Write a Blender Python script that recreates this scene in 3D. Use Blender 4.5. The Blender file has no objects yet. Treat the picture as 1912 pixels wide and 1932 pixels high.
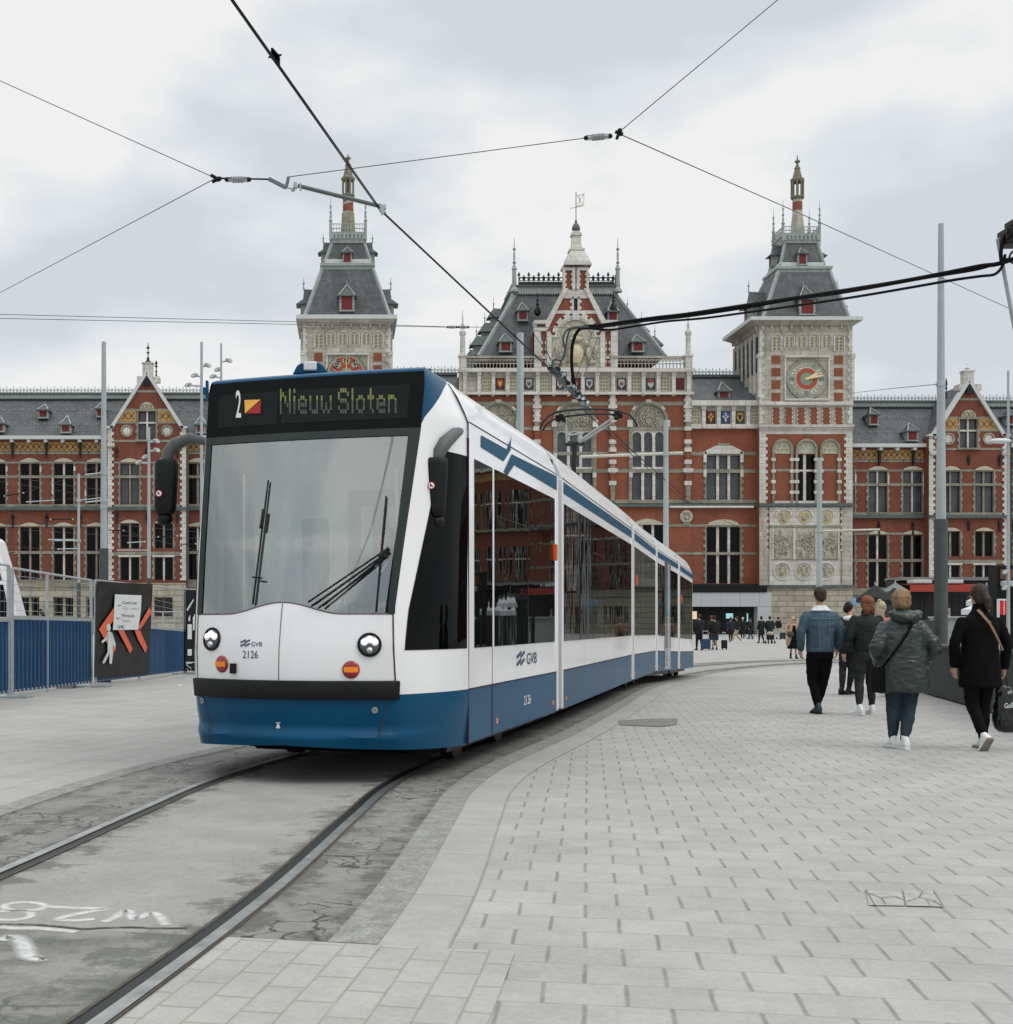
import bpy, bmesh, math, random
from mathutils import Vector, Matrix, noise
sc = bpy.context.scene
COL = sc.collection
R = math.radians
# ------------------------------------------------------------------ camera
F = 2500.0; U0 = 655.0; V0 = 1175.0; HC = 1.3      # focal length / vanishing point in picture units (1912 wide)
cam_d = bpy.data.cameras.new('camera'); cam = bpy.data.objects.new('camera', cam_d); COL.objects.link(cam)
cam.location = (0, 0, HC); cam.rotation_euler = (R(90), 0, 0)
cam_d.sensor_fit = 'HORIZONTAL'; cam_d.sensor_width = 36; cam_d.lens = F/1912*36
cam_d.shift_x = (956-U0)/1912; cam_d.shift_y = (V0-966)/1912
cam_d.clip_start = 0.1; cam_d.clip_end = 3000
sc.camera = cam
# ------------------------------------------------------------------ world: overcast with broken cloud
SUN_EL, SUN_AZ = R(48), R(122)
w = bpy.data.worlds.new('World'); sc.world = w; w.use_nodes = True
nt = w.node_tree; N = nt.nodes; L = nt.links; N.clear()
out = N.new('ShaderNodeOutputWorld')
sky = N.new('ShaderNodeTexSky'); sky.sky_type = 'NISHITA'; sky.sun_disc = False
sky.sun_elevation = SUN_EL; sky.sun_rotation = SUN_AZ
bg1 = N.new('ShaderNodeBackground'); bg1.inputs[1].default_value = 0.05; L.new(sky.outputs[0], bg1.inputs[0])
tc = N.new('ShaderNodeTexCoord'); mp = N.new('ShaderNodeMapping'); mp.inputs['Scale'].default_value = (1, 1, 2.2)
mp.inputs['Location'].default_value = (3.1, 0.4, 1.7)
L.new(tc.outputs['Generated'], mp.inputs[0])
nz = N.new('ShaderNodeTexNoise'); nz.inputs['Scale'].default_value = 3.4; nz.inputs['Detail'].default_value = 5; nz.inputs['Roughness'].default_value = .48
L.new(mp.outputs[0], nz.inputs['Vector'])
cr = N.new('ShaderNodeValToRGB'); L.new(nz.outputs[0], cr.inputs[0])
e = cr.color_ramp.elements; e[0].position = .42; e[0].color = (.63, .68, .725, 1); e[1].position = .56; e[1].color = (.865, .87, .86, 1)
m_ = e = cr.color_ramp.elements.new(.5); m_.color = (.745, .785, .81, 1)
# overcast: brighter overhead
sp = N.new('ShaderNodeSeparateXYZ'); L.new(tc.outputs['Generated'], sp.inputs[0])
mr = N.new('ShaderNodeMapRange'); mr.inputs[1].default_value = .46; mr.inputs[2].default_value = .95; mr.inputs[3].default_value = 1.0; mr.inputs[4].default_value = 2.15
L.new(sp.outputs[2], mr.inputs[0])
bg2 = N.new('ShaderNodeBackground'); L.new(cr.outputs[0], bg2.inputs[0]); L.new(mr.outputs[0], bg2.inputs[1])
mx = N.new('ShaderNodeMixShader'); mx.inputs[0].default_value = .955
L.new(bg1.outputs[0], mx.inputs[1]); L.new(bg2.outputs[0], mx.inputs[2]); L.new(mx.outputs[0], out.inputs[0])
sd = bpy.data.lights.new('sun', 'SUN'); sd.energy = 0.9; sd.angle = R(24); sd.color = (1, .965, .92); sd.specular_factor = .15
so = bpy.data.objects.new('sun', sd); COL.objects.link(so)
# sky rotation is measured clockwise from +Y
sdir = Vector((math.sin(SUN_AZ)*math.cos(SUN_EL), math.cos(SUN_AZ)*math.cos(SUN_EL), math.sin(SUN_EL)))
so.rotation_euler = sdir.to_track_quat('Z', 'Y').to_euler(); so.location = (0, 0, 60)
sc.view_settings.view_transform = 'Standard'; sc.view_settings.look = 'None'
sc.view_settings.exposure = 0.06; sc.view_settings.gamma = 1; sc.view_settings.use_curve_mapping = False
sc.cycles.max_bounces = 7; sc.cycles.transparent_max_bounces = 12

# ------------------------------------------------------------------ helpers
def PX(u, v, Y):            # point seen at picture position (u, v) at depth Y
    return Vector(((u-U0)*Y/F, Y, HC+(V0-v)*Y/F))
def lerp(a, b, t): return a+(b-a)*t
def srgb(r, g, b):
    f = lambda c: ((c/255+.055)/1.055)**2.4 if c > 10 else c/255/12.92
    return (f(r), f(g), f(b))
MATS = {}
def mat(name, col, rough=.6, metal=0, var=.12, scale=6, bump=0, coat=0, spec=.3, emit=0, bscale=None, stretch=None, var2=0):
    if name in MATS: return MATS[name]
    m = bpy.data.materials.new(name); m.use_nodes = True; t = m.node_tree; n = t.nodes; l = t.links
    b = n['Principled BSDF']; b.inputs['Roughness'].default_value = rough; b.inputs['Metallic'].default_value = metal
    b.inputs['Specular IOR Level'].default_value = spec; b.inputs['Coat Weight'].default_value = coat; b.inputs['Coat Roughness'].default_value = .04
    g = n.new('ShaderNodeNewGeometry'); vec = g.outputs['Position']
    if stretch:
        mpp = n.new('ShaderNodeMapping'); mpp.inputs['Scale'].default_value = stretch; l.new(vec, mpp.inputs[0]); vec = mpp.outputs[0]
    z = n.new('ShaderNodeTexNoise'); z.inputs['Scale'].default_value = scale; z.inputs['Detail'].default_value = 6; z.inputs['Roughness'].default_value = .6
    l.new(vec, z.inputs['Vector'])
    r = n.new('ShaderNodeMapRange'); r.inputs[1].default_value = .3; r.inputs[2].default_value = .7
    r.inputs[3].default_value = 1-var; r.inputs[4].default_value = 1+var; l.new(z.outputs[0], r.inputs[0])
    mu = n.new('ShaderNodeVectorMath'); mu.operation = 'SCALE'; mu.inputs[0].default_value = col; l.new(r.outputs[0], mu.inputs['Scale'])
    src = mu.outputs[0]
    if var2:
        z2 = n.new('ShaderNodeTexNoise'); z2.inputs['Scale'].default_value = scale*.13; z2.inputs['Detail'].default_value = 3; l.new(vec, z2.inputs['Vector'])
        r2 = n.new('ShaderNodeMapRange'); r2.inputs[1].default_value = .35; r2.inputs[2].default_value = .65; r2.inputs[3].default_value = 1-var2; r2.inputs[4].default_value = 1+var2
        l.new(z2.outputs[0], r2.inputs[0]); mu2 = n.new('ShaderNodeVectorMath'); mu2.operation = 'SCALE'; l.new(src, mu2.inputs[0]); l.new(r2.outputs[0], mu2.inputs['Scale']); src = mu2.outputs[0]
    l.new(src, b.inputs['Base Color'])
    if emit:
        l.new(src, b.inputs['Emission Color']); b.inputs['Emission Strength'].default_value = emit
    if bump:
        bz = n.new('ShaderNodeTexNoise'); bz.inputs['Scale'].default_value = bscale or scale*4; bz.inputs['Detail'].default_value = 5; l.new(vec, bz.inputs['Vector'])
        bp = n.new('ShaderNodeBump'); bp.inputs['Strength'].default_value = bump; bp.inputs['Distance'].default_value = .02
        l.new(bz.outputs[0], bp.inputs['Height']); l.new(bp.outputs[0], b.inputs['Normal'])
    MATS[name] = m; return m

class MB:
    def __init__(s): s.v = []; s.f = []; s.m = []; s.mi = 0; s.uv = None
    def add(s, vs, fs, mi=None):
        o = len(s.v); s.v += [tuple(p) for p in vs]; s.f += [tuple(i+o for i in f) for f in fs]; s.m += [s.mi if mi is None else mi]*len(fs)
    def quad(s, a, b, c, d, mi=None): s.add([a, b, c, d], [(0, 1, 2, 3)], mi)
    def box(s, x0, x1, y0, y1, z0, z1, mi=None):
        x0, x1 = min(x0, x1), max(x0, x1); y0, y1 = min(y0, y1), max(y0, y1); z0, z1 = min(z0, z1), max(z0, z1)
        s.add([(x0, y0, z0), (x1, y0, z0), (x1, y1, z0), (x0, y1, z0), (x0, y0, z1), (x1, y0, z1), (x1, y1, z1), (x0, y1, z1)],
              [(0, 3, 2, 1), (4, 5, 6, 7), (0, 1, 5, 4), (1, 2, 6, 5), (2, 3, 7, 6), (3, 0, 4, 7)], mi)
    def bar(s, p0, p1, w, h=None, up=(0, 0, 1), mi=None):     # rectangular bar between two points
        p0 = Vector(p0); p1 = Vector(p1); d = (p1-p0).normalized(); h = h or w
        a = d.cross(Vector(up)); a = a.normalized() if a.length > 1e-5 else d.cross(Vector((1, 0, 0))).normalized(); b = a.cross(d).normalized()
        vs = [p+a*sx*w/2+b*sz*h/2 for p in (p0, p1) for sx, sz in ((-1, -1), (1, -1), (1, 1), (-1, 1))]
        s.add(vs, [(0, 1, 2, 3), (7, 6, 5, 4), (0, 4, 5, 1), (1, 5, 6, 2), (2, 6, 7, 3), (3, 7, 4, 0)], mi)
    def tube(s, pts, r, n=8, mi=None, cap=True):
        pts = [Vector(p) for p in pts]; k = len(pts); rs = r if isinstance(r, (list, tuple)) else [r]*k
        vs = []; prev = None
        for i, p in enumerate(pts):
            d = (pts[min(i+1, k-1)]-pts[max(i-1, 0)]).normalized()
            if prev is None:
                a = d.cross(Vector((0, 0, 1))); a = a.normalized() if a.length > 1e-3 else Vector((1, 0, 0))
            else: a = (prev-d*prev.dot(d)).normalized()
            prev = a; b = d.cross(a)
            vs += [p+(a*math.cos(2*math.pi*j/n)+b*math.sin(2*math.pi*j/n))*rs[i] for j in range(n)]
        fs = [(i*n+j, i*n+(j+1) % n, (i+1)*n+(j+1) % n, (i+1)*n+j) for i in range(k-1) for j in range(n)]
        if cap: fs += [tuple(range(n-1, -1, -1)), tuple((k-1)*n+j for j in range(n))]
        s.add(vs, fs, mi)
    def lathe(s, prof, c, n=12, mi=None, rot=0, sx=1, sy=1):      # prof: [(r, z)]
        vs = [(c[0]+sx*r*math.cos(2*math.pi*j/n+rot), c[1]+sy*r*math.sin(2*math.pi*j/n+rot), c[2]+z) for r, z in prof for j in range(n)]
        k = len(prof); fs = [(i*n+j, i*n+(j+1) % n, (i+1)*n+(j+1) % n, (i+1)*n+j) for i in range(k-1) for j in range(n)]
        fs += [tuple(range(n-1, -1, -1)), tuple((k-1)*n+j for j in range(n))]
        s.add(vs, fs, mi)
    def ball(s, c, r, n=10, mi=None, M=None):
        rx, ry, rz = r if isinstance(r, (list, tuple)) else (r, r, r); vs = []; k = n//2+1
        for i in range(k):
            th = math.pi*i/(k-1)
            for j in range(n):
                p = Vector((rx*math.sin(th)*math.cos(2*math.pi*j/n), ry*math.sin(th)*math.sin(2*math.pi*j/n), rz*math.cos(th)))
                if M: p = M @ p
                vs.append(p+Vector(c))
        s.add(vs, [(i*n+j, (i+1)*n+j, (i+1)*n+(j+1) % n, i*n+(j+1) % n) for i in range(k-1) for j in range(n)], mi)
    def prism(s, poly, y0, y1, mi=None):                  # poly [(x, z)], extruded along y
        n = len(poly); ar = sum(poly[i][0]*poly[(i+1) % n][1]-poly[(i+1) % n][0]*poly[i][1] for i in range(n))
        if ar < 0: poly = poly[::-1]
        vs = [(x, y0, z) for x, z in poly]+[(x, y1, z) for x, z in poly]
        s.add(vs, [tuple(range(n)), tuple(range(2*n-1, n-1, -1))]+[(i, i+n, (i+1) % n+n, (i+1) % n) for i in range(n)], mi)
    def grid(s, fn, nu, nv, mi=None, flip=False):
        vs = [fn(i/nu, j/nv) for j in range(nv+1) for i in range(nu+1)]
        fs = []
        for j in range(nv):
            for i in range(nu):
                a = j*(nu+1)+i; q = (a, a+1, a+nu+2, a+nu+1); fs.append(q[::-1] if flip else q)
        s.add(vs, fs, mi)
def wloc(o):
    v = Vector((0, 0, 0))
    while o: v += o.location; o = o.parent
    return v
def link(name, me, mats, parent=None):
    o = bpy.data.objects.new(name, me); COL.objects.link(o)
    for m in (mats if isinstance(mats, (list, tuple)) else [mats]): me.materials.append(m)
    if parent: o.parent = parent
    return o
def build(name, mb, mats, parent=None, smooth=False, origin=None, merge=0, bevel=0):
    """links the collected shapes (given in world coordinates) as one mesh object"""
    me = bpy.data.meshes.new(name)
    org = wloc(parent) if parent else Vector(origin or (0, 0, 0))
    me.from_pydata([(x-org[0], y-org[1], z-org[2]) for x, y, z in mb.v], [], mb.f)
    me.polygons.foreach_set('material_index', mb.m)
    if smooth is True: me.polygons.foreach_set('use_smooth', [True]*len(mb.f))
    if merge or bevel:
        bm = bmesh.new(); bm.from_mesh(me); bmesh.ops.remove_doubles(bm, verts=bm.verts, dist=merge or 1e-4); bm.to_mesh(me); bm.free()
    me.update()
    o = link(name, me, mats, parent)
    if not parent and origin: o.location = origin
    if smooth and smooth is not True: me.polygons.foreach_set('use_smooth', [True]*len(me.polygons)); me.set_sharp_from_angle(angle=R(smooth))
    if bevel:
        b = o.modifiers.new('bevel', 'BEVEL'); b.width = bevel; b.segments = 2; b.limit_method = 'ANGLE'; b.angle_limit = R(35)
    return o
def tag(o, label=None, cat=None, group=None, kind=None):
    if label: o['label'] = label
    if cat: o['category'] = cat
    if group: o['group'] = group
    if kind: o['kind'] = kind
    return o
def thing(name, label, cat, loc=(0, 0, 0), group=None):
    o = bpy.data.objects.new(name, None); COL.objects.link(o); o.location = loc; o.empty_display_size = .2
    return tag(o, label, cat, group)
def copy_tree(o, parent=None):
    c = o.copy(); COL.objects.link(c); c.parent = parent
    for ch in list(o.children): copy_tree(ch, c)
    return c
def text_mb(mb, txt, place, size, mi=None, align='CENTER', depth=0, bold=0, sx=1):
    """adds flat lettering; place(x, y) -> world point"""
    cu = bpy.data.curves.new('t', 'FONT'); cu.body = txt; cu.size = size; cu.align_x = align; cu.align_y = 'CENTER'; cu.offset = bold; cu.resolution_u = 3
    ob = bpy.data.objects.new('t', cu); COL.objects.link(ob)
    dg = bpy.context.evaluated_depsgraph_get(); me = bpy.data.meshes.new_from_object(ob.evaluated_get(dg))
    vs = [place(v.co.x*sx, v.co.y) for v in me.vertices]; mb.add(vs, [tuple(p.vertices) for p in me.polygons], mi)
    bpy.data.objects.remove(ob); bpy.data.curves.remove(cu); bpy.data.meshes.remove(me)
def smooth01(t): t = max(0, min(1, t)); return t*t*(3-2*t)
def gz(y):                 # the square dips slightly in the middle distance
    if y < 24: return 0
    if y < 40: return -.28*smooth01((y-24)/16)
    if y < 52: return -.28+.14*smooth01((y-40)/12)
    return -.14*(1-smooth01((y-52)/33))
# ================================================================== GROUND
CL = [(-3.2, -6), (-2.75, -2), (-2.25, 1.5), (-1.62, 4.1), (-1.12, 6.4), (-.70, 8.9), (-.40, 10.6), (.12, 12.5), (1.385, 16.11), (2.7, 20.2), (4.12, 24.78), (5.86, 30.37),
      (7.56, 35.1), (9.3, 39.9), (11.8, 44.3), (15.6, 48.4), (20.5, 50.9), (27, 52.4), (36, 53.2), (60, 54), (110, 55)]
def crom(pts, n=12):
    P = [Vector((x, y)) for x, y in pts]; o = []
    for i in range(len(P)-1):
        a, b, c, d = P[max(i-1, 0)], P[i], P[i+1], P[min(i+2, len(P)-1)]
        for k in range(n):
            t = k/n; o.append(.5*((2*b)+(c-a)*t+(2*a-5*b+4*c-d)*t*t+(3*b-a-3*c+d)*t**3))
    o.append(P[-1]); return o
CLP = crom(CL)
_s = [0.0]
for _i in range(1, len(CLP)): _s.append(_s[-1]+(CLP[_i]-CLP[_i-1]).length)
def cl_norm(i):
    d = (CLP[min(i+1, len(CLP)-1)]-CLP[max(i-1, 0)]).normalized(); return Vector((d.y, -d.x))
def strip(mb, o0, o1, z, i0=0, i1=None, y0=None, y1=None, z2=None, zz=None):
    """ribbon that follows the track between lateral offsets o0 and o1; returns uv list"""
    i1 = len(CLP)-1 if i1 is None else i1; uvs = []
    y0 = None if y0 is None else y0; NEAR = min(i for i, p in enumerate(CLP) if p.y > 5.55)
    if y0 == 'near': i0, y0 = NEAR, None
    if y1 == 'near': i1, y1 = NEAR, None
    for i in range(i0, i1):
        a, b = CLP[i], CLP[i+1]
        if y0 is not None and b.y < y0: continue
        if y1 is not None and a.y > y1: break
        na, nb = cl_norm(i), cl_norm(i+1)
        def pt(p, n, o):
            q = p+n*o; return (q.x, q.y, gz(q.y)+z)
        mb.quad(pt(a, na, o0), pt(a, na, o1), pt(b, nb, o1), pt(b, nb, o0)); uvs += [(o0, _s[i]), (o1, _s[i]), (o1, _s[i+1]), (o0, _s[i+1])]
    return uvs
def set_uv(o, uvs):
    uv = o.data.uv_layers.new(name='UVMap')
    for i, c in enumerate(uvs): uv.data[i].uv = c
def nodes(name):
    m = bpy.data.materials.new(name); m.use_nodes = True; return m, m.node_tree.nodes, m.node_tree.links, m.node_tree.nodes['Principled BSDF']
def mth(n, l, op, a, b=None, c=None):
    x = n.new('ShaderNodeMath'); x.operation = op
    for i, q in enumerate((a, b, c)):
        if q is None: continue
        if isinstance(q, (int, float)): x.inputs[i].default_value = q
        else: l.new(q, x.inputs[i])
    return x.outputs[0]
def mixc(n, l, fac, a, b):
    x = n.new('ShaderNodeMix'); x.data_type = 'RGBA'
    for s_, q in ((x.inputs[0], fac), (x.inputs[6], a), (x.inputs[7], b)):
        if isinstance(q, (int, float)): s_.default_value = q
        elif isinstance(q, tuple): s_.default_value = (*q, 1) if len(q) == 3 else q
        else: l.new(q, s_)
    return x.outputs[2]
def nse(n, l, vec, sc_, det=4, rough=.55):
    x = n.new('ShaderNodeTexNoise'); x.inputs['Scale'].default_value = sc_; x.inputs['Detail'].default_value = det; x.inputs['Roughness'].default_value = rough
    if vec is not None: l.new(vec, x.inputs['Vector'])
    return x.outputs[0]
def ramp(n, l, fac, lo, hi, a=0., b=1.):
    x = n.new('ShaderNodeMapRange'); x.inputs[1].default_value = lo; x.inputs[2].default_value = hi; x.inputs[3].default_value = a; x.inputs[4].default_value = b; l.new(fac, x.inputs[0]); return x.outputs[0]
def slab_mat(name, W, H, base, ang=None, uv=False, offs=.5, joint=.012, rowj=.007, jcol=(.165, .15, .12), swap=False, jstr=.78, rstr=.42):
    """running bond slabs: dark worn head joints, faint bed joints, every slab a slightly different grey"""
    m, n, l, b = nodes(name)
    if uv: vec = n.new('ShaderNodeUVMap').outputs[0]
    else:
        g = n.new('ShaderNodeNewGeometry'); mp_ = n.new('ShaderNodeMapping'); mp_.inputs['Rotation'].default_value = (0, 0, ang or 0); l.new(g.outputs['Position'], mp_.inputs[0]); vec = mp_.outputs[0]
    wob = n.new('ShaderNodeTexNoise'); wob.inputs['Scale'].default_value = 2.2; wob.inputs['Detail'].default_value = 2; l.new(vec, wob.inputs['Vector'])
    wv = n.new('ShaderNodeVectorMath'); wv.operation = 'MULTIPLY_ADD'; l.new(wob.outputs['Color'], wv.inputs[0]); wv.inputs[1].default_value = ((.022, .022, 0) if not uv else (.006, .03, 0)); l.new(vec, wv.inputs[2])
    s = n.new('ShaderNodeSeparateXYZ'); l.new(wv.outputs[0], s.inputs[0])
    X, Yc = (s.outputs[1], s.outputs[0]) if swap else (s.outputs[0], s.outputs[1])
    ry = mth(n, l, 'DIVIDE', Yc, H); row = mth(n, l, 'FLOOR', ry); fy = mth(n, l, 'SUBTRACT', ry, row)
    sh = mth(n, l, 'MULTIPLY', mth(n, l, 'MODULO', row, 2.0), offs)
    rx = mth(n, l, 'ADD', mth(n, l, 'DIVIDE', X, W), sh); cx = mth(n, l, 'FLOOR', rx); fx = mth(n, l, 'SUBTRACT', rx, cx)
    dx = mth(n, l, 'MULTIPLY', mth(n, l, 'MINIMUM', fx, mth(n, l, 'SUBTRACT', 1.0, fx)), W)
    dy = mth(n, l, 'MULTIPLY', mth(n, l, 'MINIMUM', fy, mth(n, l, 'SUBTRACT', 1.0, fy)), H)
    cb = n.new('ShaderNodeCombineXYZ'); l.new(cx, cb.inputs[0]); l.new(row, cb.inputs[1])
    wn = n.new('ShaderNodeTexWhiteNoise'); l.new(cb.outputs[0], wn.inputs[0])
    n1 = nse(n, l, vec, 1.1, 5, .6); n2 = nse(n, l, vec, 34, 6, .75); n3 = nse(n, l, vec, 5.5, 4)
    v = mth(n, l, 'ADD', ramp(n, l, wn.outputs['Value'], 0, 1, -.045, .04), ramp(n, l, n1, .3, .7, -.11, .08))
    v = mth(n, l, 'ADD', v, ramp(n, l, n2, .3, .7, -.13, .11)); v = mth(n, l, 'ADD', v, ramp(n, l, n3, .35, .7, .05, -.05)); v = mth(n, l, 'ADD', v, 1.0)
    sc_ = n.new('ShaderNodeVectorMath'); sc_.operation = 'SCALE'; sc_.inputs[0].default_value = base; l.new(v, sc_.inputs['Scale'])
    # dark spots (gum, dirt)
    vo = n.new('ShaderNodeTexVoronoi'); vo.inputs['Scale'].default_value = 3.3; l.new(vec, vo.inputs['Vector'])
    spot = mth(n, l, 'MULTIPLY', ramp(n, l, vo.outputs['Distance'], .035, .07, 1, 0), ramp(n, l, n3, .52, .6, 0, .35))
    c1 = mixc(n, l, spot, sc_.outputs[0], (.13, .125, .115))
    jn = ramp(n, l, nse(n, l, vec, 5, 4), .35, .60, .62, 1.0)
    jm = mth(n, l, 'MULTIPLY', mth(n, l, 'MULTIPLY', ramp(n, l, dx, joint*.3, joint, 1, 0), jn), jstr)
    jr = mth(n, l, 'MULTIPLY', mth(n, l, 'MULTIPLY', ramp(n, l, dy, rowj*.3, rowj, 1, 0), jn), rstr)
    jj = mth(n, l, 'MAXIMUM', jm, jr)
    c2 = mixc(n, l, jj, c1, jcol); l.new(c2, b.inputs['Base Color']); b.inputs['Roughness'].default_value = .82; b.inputs['Specular IOR Level'].default_value = .3
    hh = mth(n, l, 'ADD', mth(n, l, 'MULTIPLY', jj, -1.0), mth(n, l, 'MULTIPLY', n2, .3)); bp = n.new('ShaderNodeBump'); bp.inputs['Strength'].default_value = .5; bp.inputs['Distance'].default_value = .006
    l.new(hh, bp.inputs['Height']); l.new(bp.outputs[0], b.inputs['Normal'])
    return m
def crack_mat(name, base, crack=.5, stain=.0, sc_=3.0, dark=(.045, .045, .04), edges=()):
    m, n, l, b = nodes(name); g = n.new('ShaderNodeNewGeometry'); vec = g.outputs['Position']
    n0 = n.new('ShaderNodeTexNoise'); n0.inputs['Scale'].default_value = 2.5; n0.inputs['Detail'].default_value = 6; l.new(vec, n0.inputs['Vector'])
    wv = n.new('ShaderNodeVectorMath'); wv.operation = 'MULTIPLY_ADD'; l.new(n0.outputs['Color'], wv.inputs[0]); wv.inputs[1].default_value = (.5, .5, 0); l.new(vec, wv.inputs[2])
    vo = n.new('ShaderNodeTexVoronoi'); vo.feature = 'DISTANCE_TO_EDGE'; vo.inputs['Scale'].default_value = sc_; l.new(wv.outputs[0], vo.inputs['Vector'])
    gate = ramp(n, l, nse(n, l, vec, 1.3, 3), .43, .53, 0, 1)
    ck = mth(n, l, 'MULTIPLY', mth(n, l, 'MULTIPLY', ramp(n, l, vo.outputs['Distance'], .008, .05, 1, 0), gate), crack)
    nn = nse(n, l, vec, 40, 7, .75); n1 = nse(n, l, vec, 1.6, 5)
    v = mth(n, l, 'ADD', ramp(n, l, nn, .3, .7, .84, 1.16), ramp(n, l, n1, .3, .7, -.12, .12))
    s2 = n.new('ShaderNodeVectorMath'); s2.operation = 'SCALE'; s2.inputs[0].default_value = base; l.new(v, s2.inputs['Scale'])
    st = mth(n, l, 'MULTIPLY', ramp(n, l, nse(n, l, vec, 2.1, 7, .7), .46, .66, 0, 1), stain)
    msk = mth(n, l, 'MAXIMUM', ck, st)
    if edges:      # grime along the rails
        u_ = n.new('ShaderNodeUVMap'); su = n.new('ShaderNodeSeparateXYZ'); l.new(u_.outputs[0], su.inputs[0]); au = mth(n, l, 'ABSOLUTE', su.outputs[0])
        for e_, wd in edges:
            dd = mth(n, l, 'ABSOLUTE', mth(n, l, 'SUBTRACT', au, e_)); dd = mth(n, l, 'ADD', dd, ramp(n, l, nse(n, l, vec, 3.2, 7, .72), .38, .62, wd*1.3, -wd*1.0)); msk = mth(n, l, 'MAXIMUM', msk, ramp(n, l, dd, wd*.0, wd*1.1, .62, 0))
    c = mixc(n, l, msk, s2.outputs[0], dark); l.new(c, b.inputs['Base Color']); b.inputs['Roughness'].default_value = .85; b.inputs['Specular IOR Level'].default_value = .25
    bp = n.new('ShaderNodeBump'); bp.inputs['Strength'].default_value = .45; bp.inputs['Distance'].default_value = .01
    l.new(mth(n, l, 'SUBTRACT', nn, ck), bp.inputs['Height']); l.new(bp.outputs[0], b.inputs['Normal']); return m

PAVE = (.366, .360, .341)
M_pave = slab_mat('paving_slabs', .29, .27, PAVE, ang=R(10.3))
ys = [-60, -20, -5, 0, 6, 12, 18]+[24+i for i in range(0, 62)]+[95, 120, 160, 260, 500, 1500]
g = MB(); xs = [-1200, -200, -60, -20, 0, 20, 60, 200, 1200]
for i in range(len(ys)-1):
    for j in range(len(xs)-1):
        g.quad((xs[j], ys[i], gz(ys[i])), (xs[j+1], ys[i], gz(ys[i])), (xs[j+1], ys[i+1], gz(ys[i+1])), (xs[j], ys[i+1], gz(ys[i+1])))
tag(build('ground', g, M_pave), 'pale grey concrete slab paving of the square', kind='structure')
# long slabs that follow the kerb on both sides of the track
g = MB(); uv = strip(g, 1.43, 1.72, .004, y0='near'); o = build('pavement_border', g, slab_mat('border_slabs', 1.1, .43, (.36, .352, .33), uv=True, swap=True, offs=.37, rowj=.012, rstr=.55, jstr=.5)); set_uv(o, uv)
tag(o, 'smooth slab border that curves along the kerb', kind='structure')
g = MB(); uv = strip(g, -9.5, -1.8, .004, y0=2, y1=60); o = build('pavement', g, slab_mat('left_slabs', 1.25, .36, (.355, .347, .325), uv=True, swap=True, offs=.45, rowj=.01, rstr=.6, jstr=.3, jcol=(.17, .16, .14))); set_uv(o, uv)
tag(o, 'worn slab pavement between the fence and the tram track', kind='structure')
g = MB(); uv = strip(g, .80, 1.98, .004, y1='near'); o = build('pavement', g, slab_mat('track_pavers', .31, .145, (.37, .363, .335), uv=True, swap=True, offs=.5, rowj=.007, rstr=.6, jstr=.6, jcol=(.2, .18, .13))); set_uv(o, uv)
tag(o, 'small pale pavers laid against the near rail', kind='structure')
# track bed
M_bed = crack_mat('track_concrete', (.30, .295, .27), crack=.12, stain=.14, edges=((.66, .16),))
M_asp = crack_mat('cracked_asphalt', (.235, .23, .21), crack=.95, stain=.45, sc_=5.5, edges=((.80, .12), (1.2, .1), (1.6, .1)))
g = MB(); uv = strip(g, -.70, .70, .004, y0='near'); o = build('track_bed', g, M_bed); set_uv(o, uv); tag(o, 'grey concrete between the two rails', kind='structure')
g = MB(); uv = strip(g, -.70, .70, .004, y1='near'); o = build('track_bed', g, crack_mat('stained_concrete', (.255, .25, .225), crack=.7, stain=.75, sc_=3.2, dark=(.05, .06, .048), edges=((.62, .34), (.66, .2)))); set_uv(o, uv); tag(o, 'dark stained and cracked concrete between the near rails', kind='structure')
g = MB(); uv = strip(g, .80, 1.23, .004, y0='near'); uv += strip(g, -1.6, -.80, .004, y0=-4); o = build('asphalt', g, M_asp); set_uv(o, uv); tag(o, 'cracked dark asphalt strips outside the rails', kind='structure')
M_kerb = mat('granite_kerb', (.25, .25, .23), .8, var=.35, scale=60, bump=.3, var2=.15)
g = MB(); strip(g, 1.225, 1.43, .006, y0='near'); strip(g, -1.80, -1.6, .006)
tag(build('kerb', g, M_kerb), 'flush granite kerb bands on both sides of the track', kind='structure')
# rails: steel head, dark groove, thin check lip
M_rail = mat('rail_steel', (.43, .44, .43), .42, 1, var=.25, scale=9, stretch=(1, 1, 1))
M_groove = mat('rail_groove', (.012, .014, .013), .5, var=.3)
M_rust = mat('rail_side', (.09, .075, .06), .7, .3, var=.4, scale=20)
for sgn in (-1, 1):
    t = thing('tram_rail', 'grooved steel rail on the %s of the track under the tram' % ('left side' if sgn < 0 else 'right side'), 'rail', (-1.6+sgn*.75, 4.2, 0)); t['kind'] = 'structure'
    g = MB(); a, b_ = sorted((sgn*.728, sgn*.788)); strip(g, a, b_, .015); build('rail_head', g, M_rail, t)
    g = MB(); a, b_ = sorted((sgn*.668, sgn*.728)); strip(g, a, b_, .0085); build('groove', g, M_groove, t)
    g = MB(); a, b_ = sorted((sgn*.652, sgn*.668)); strip(g, a, b_, .013); a, b_ = sorted((sgn*.788, sgn*.80)); strip(g, a, b_, .011); build('check_lip', g, M_rust, t)
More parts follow.
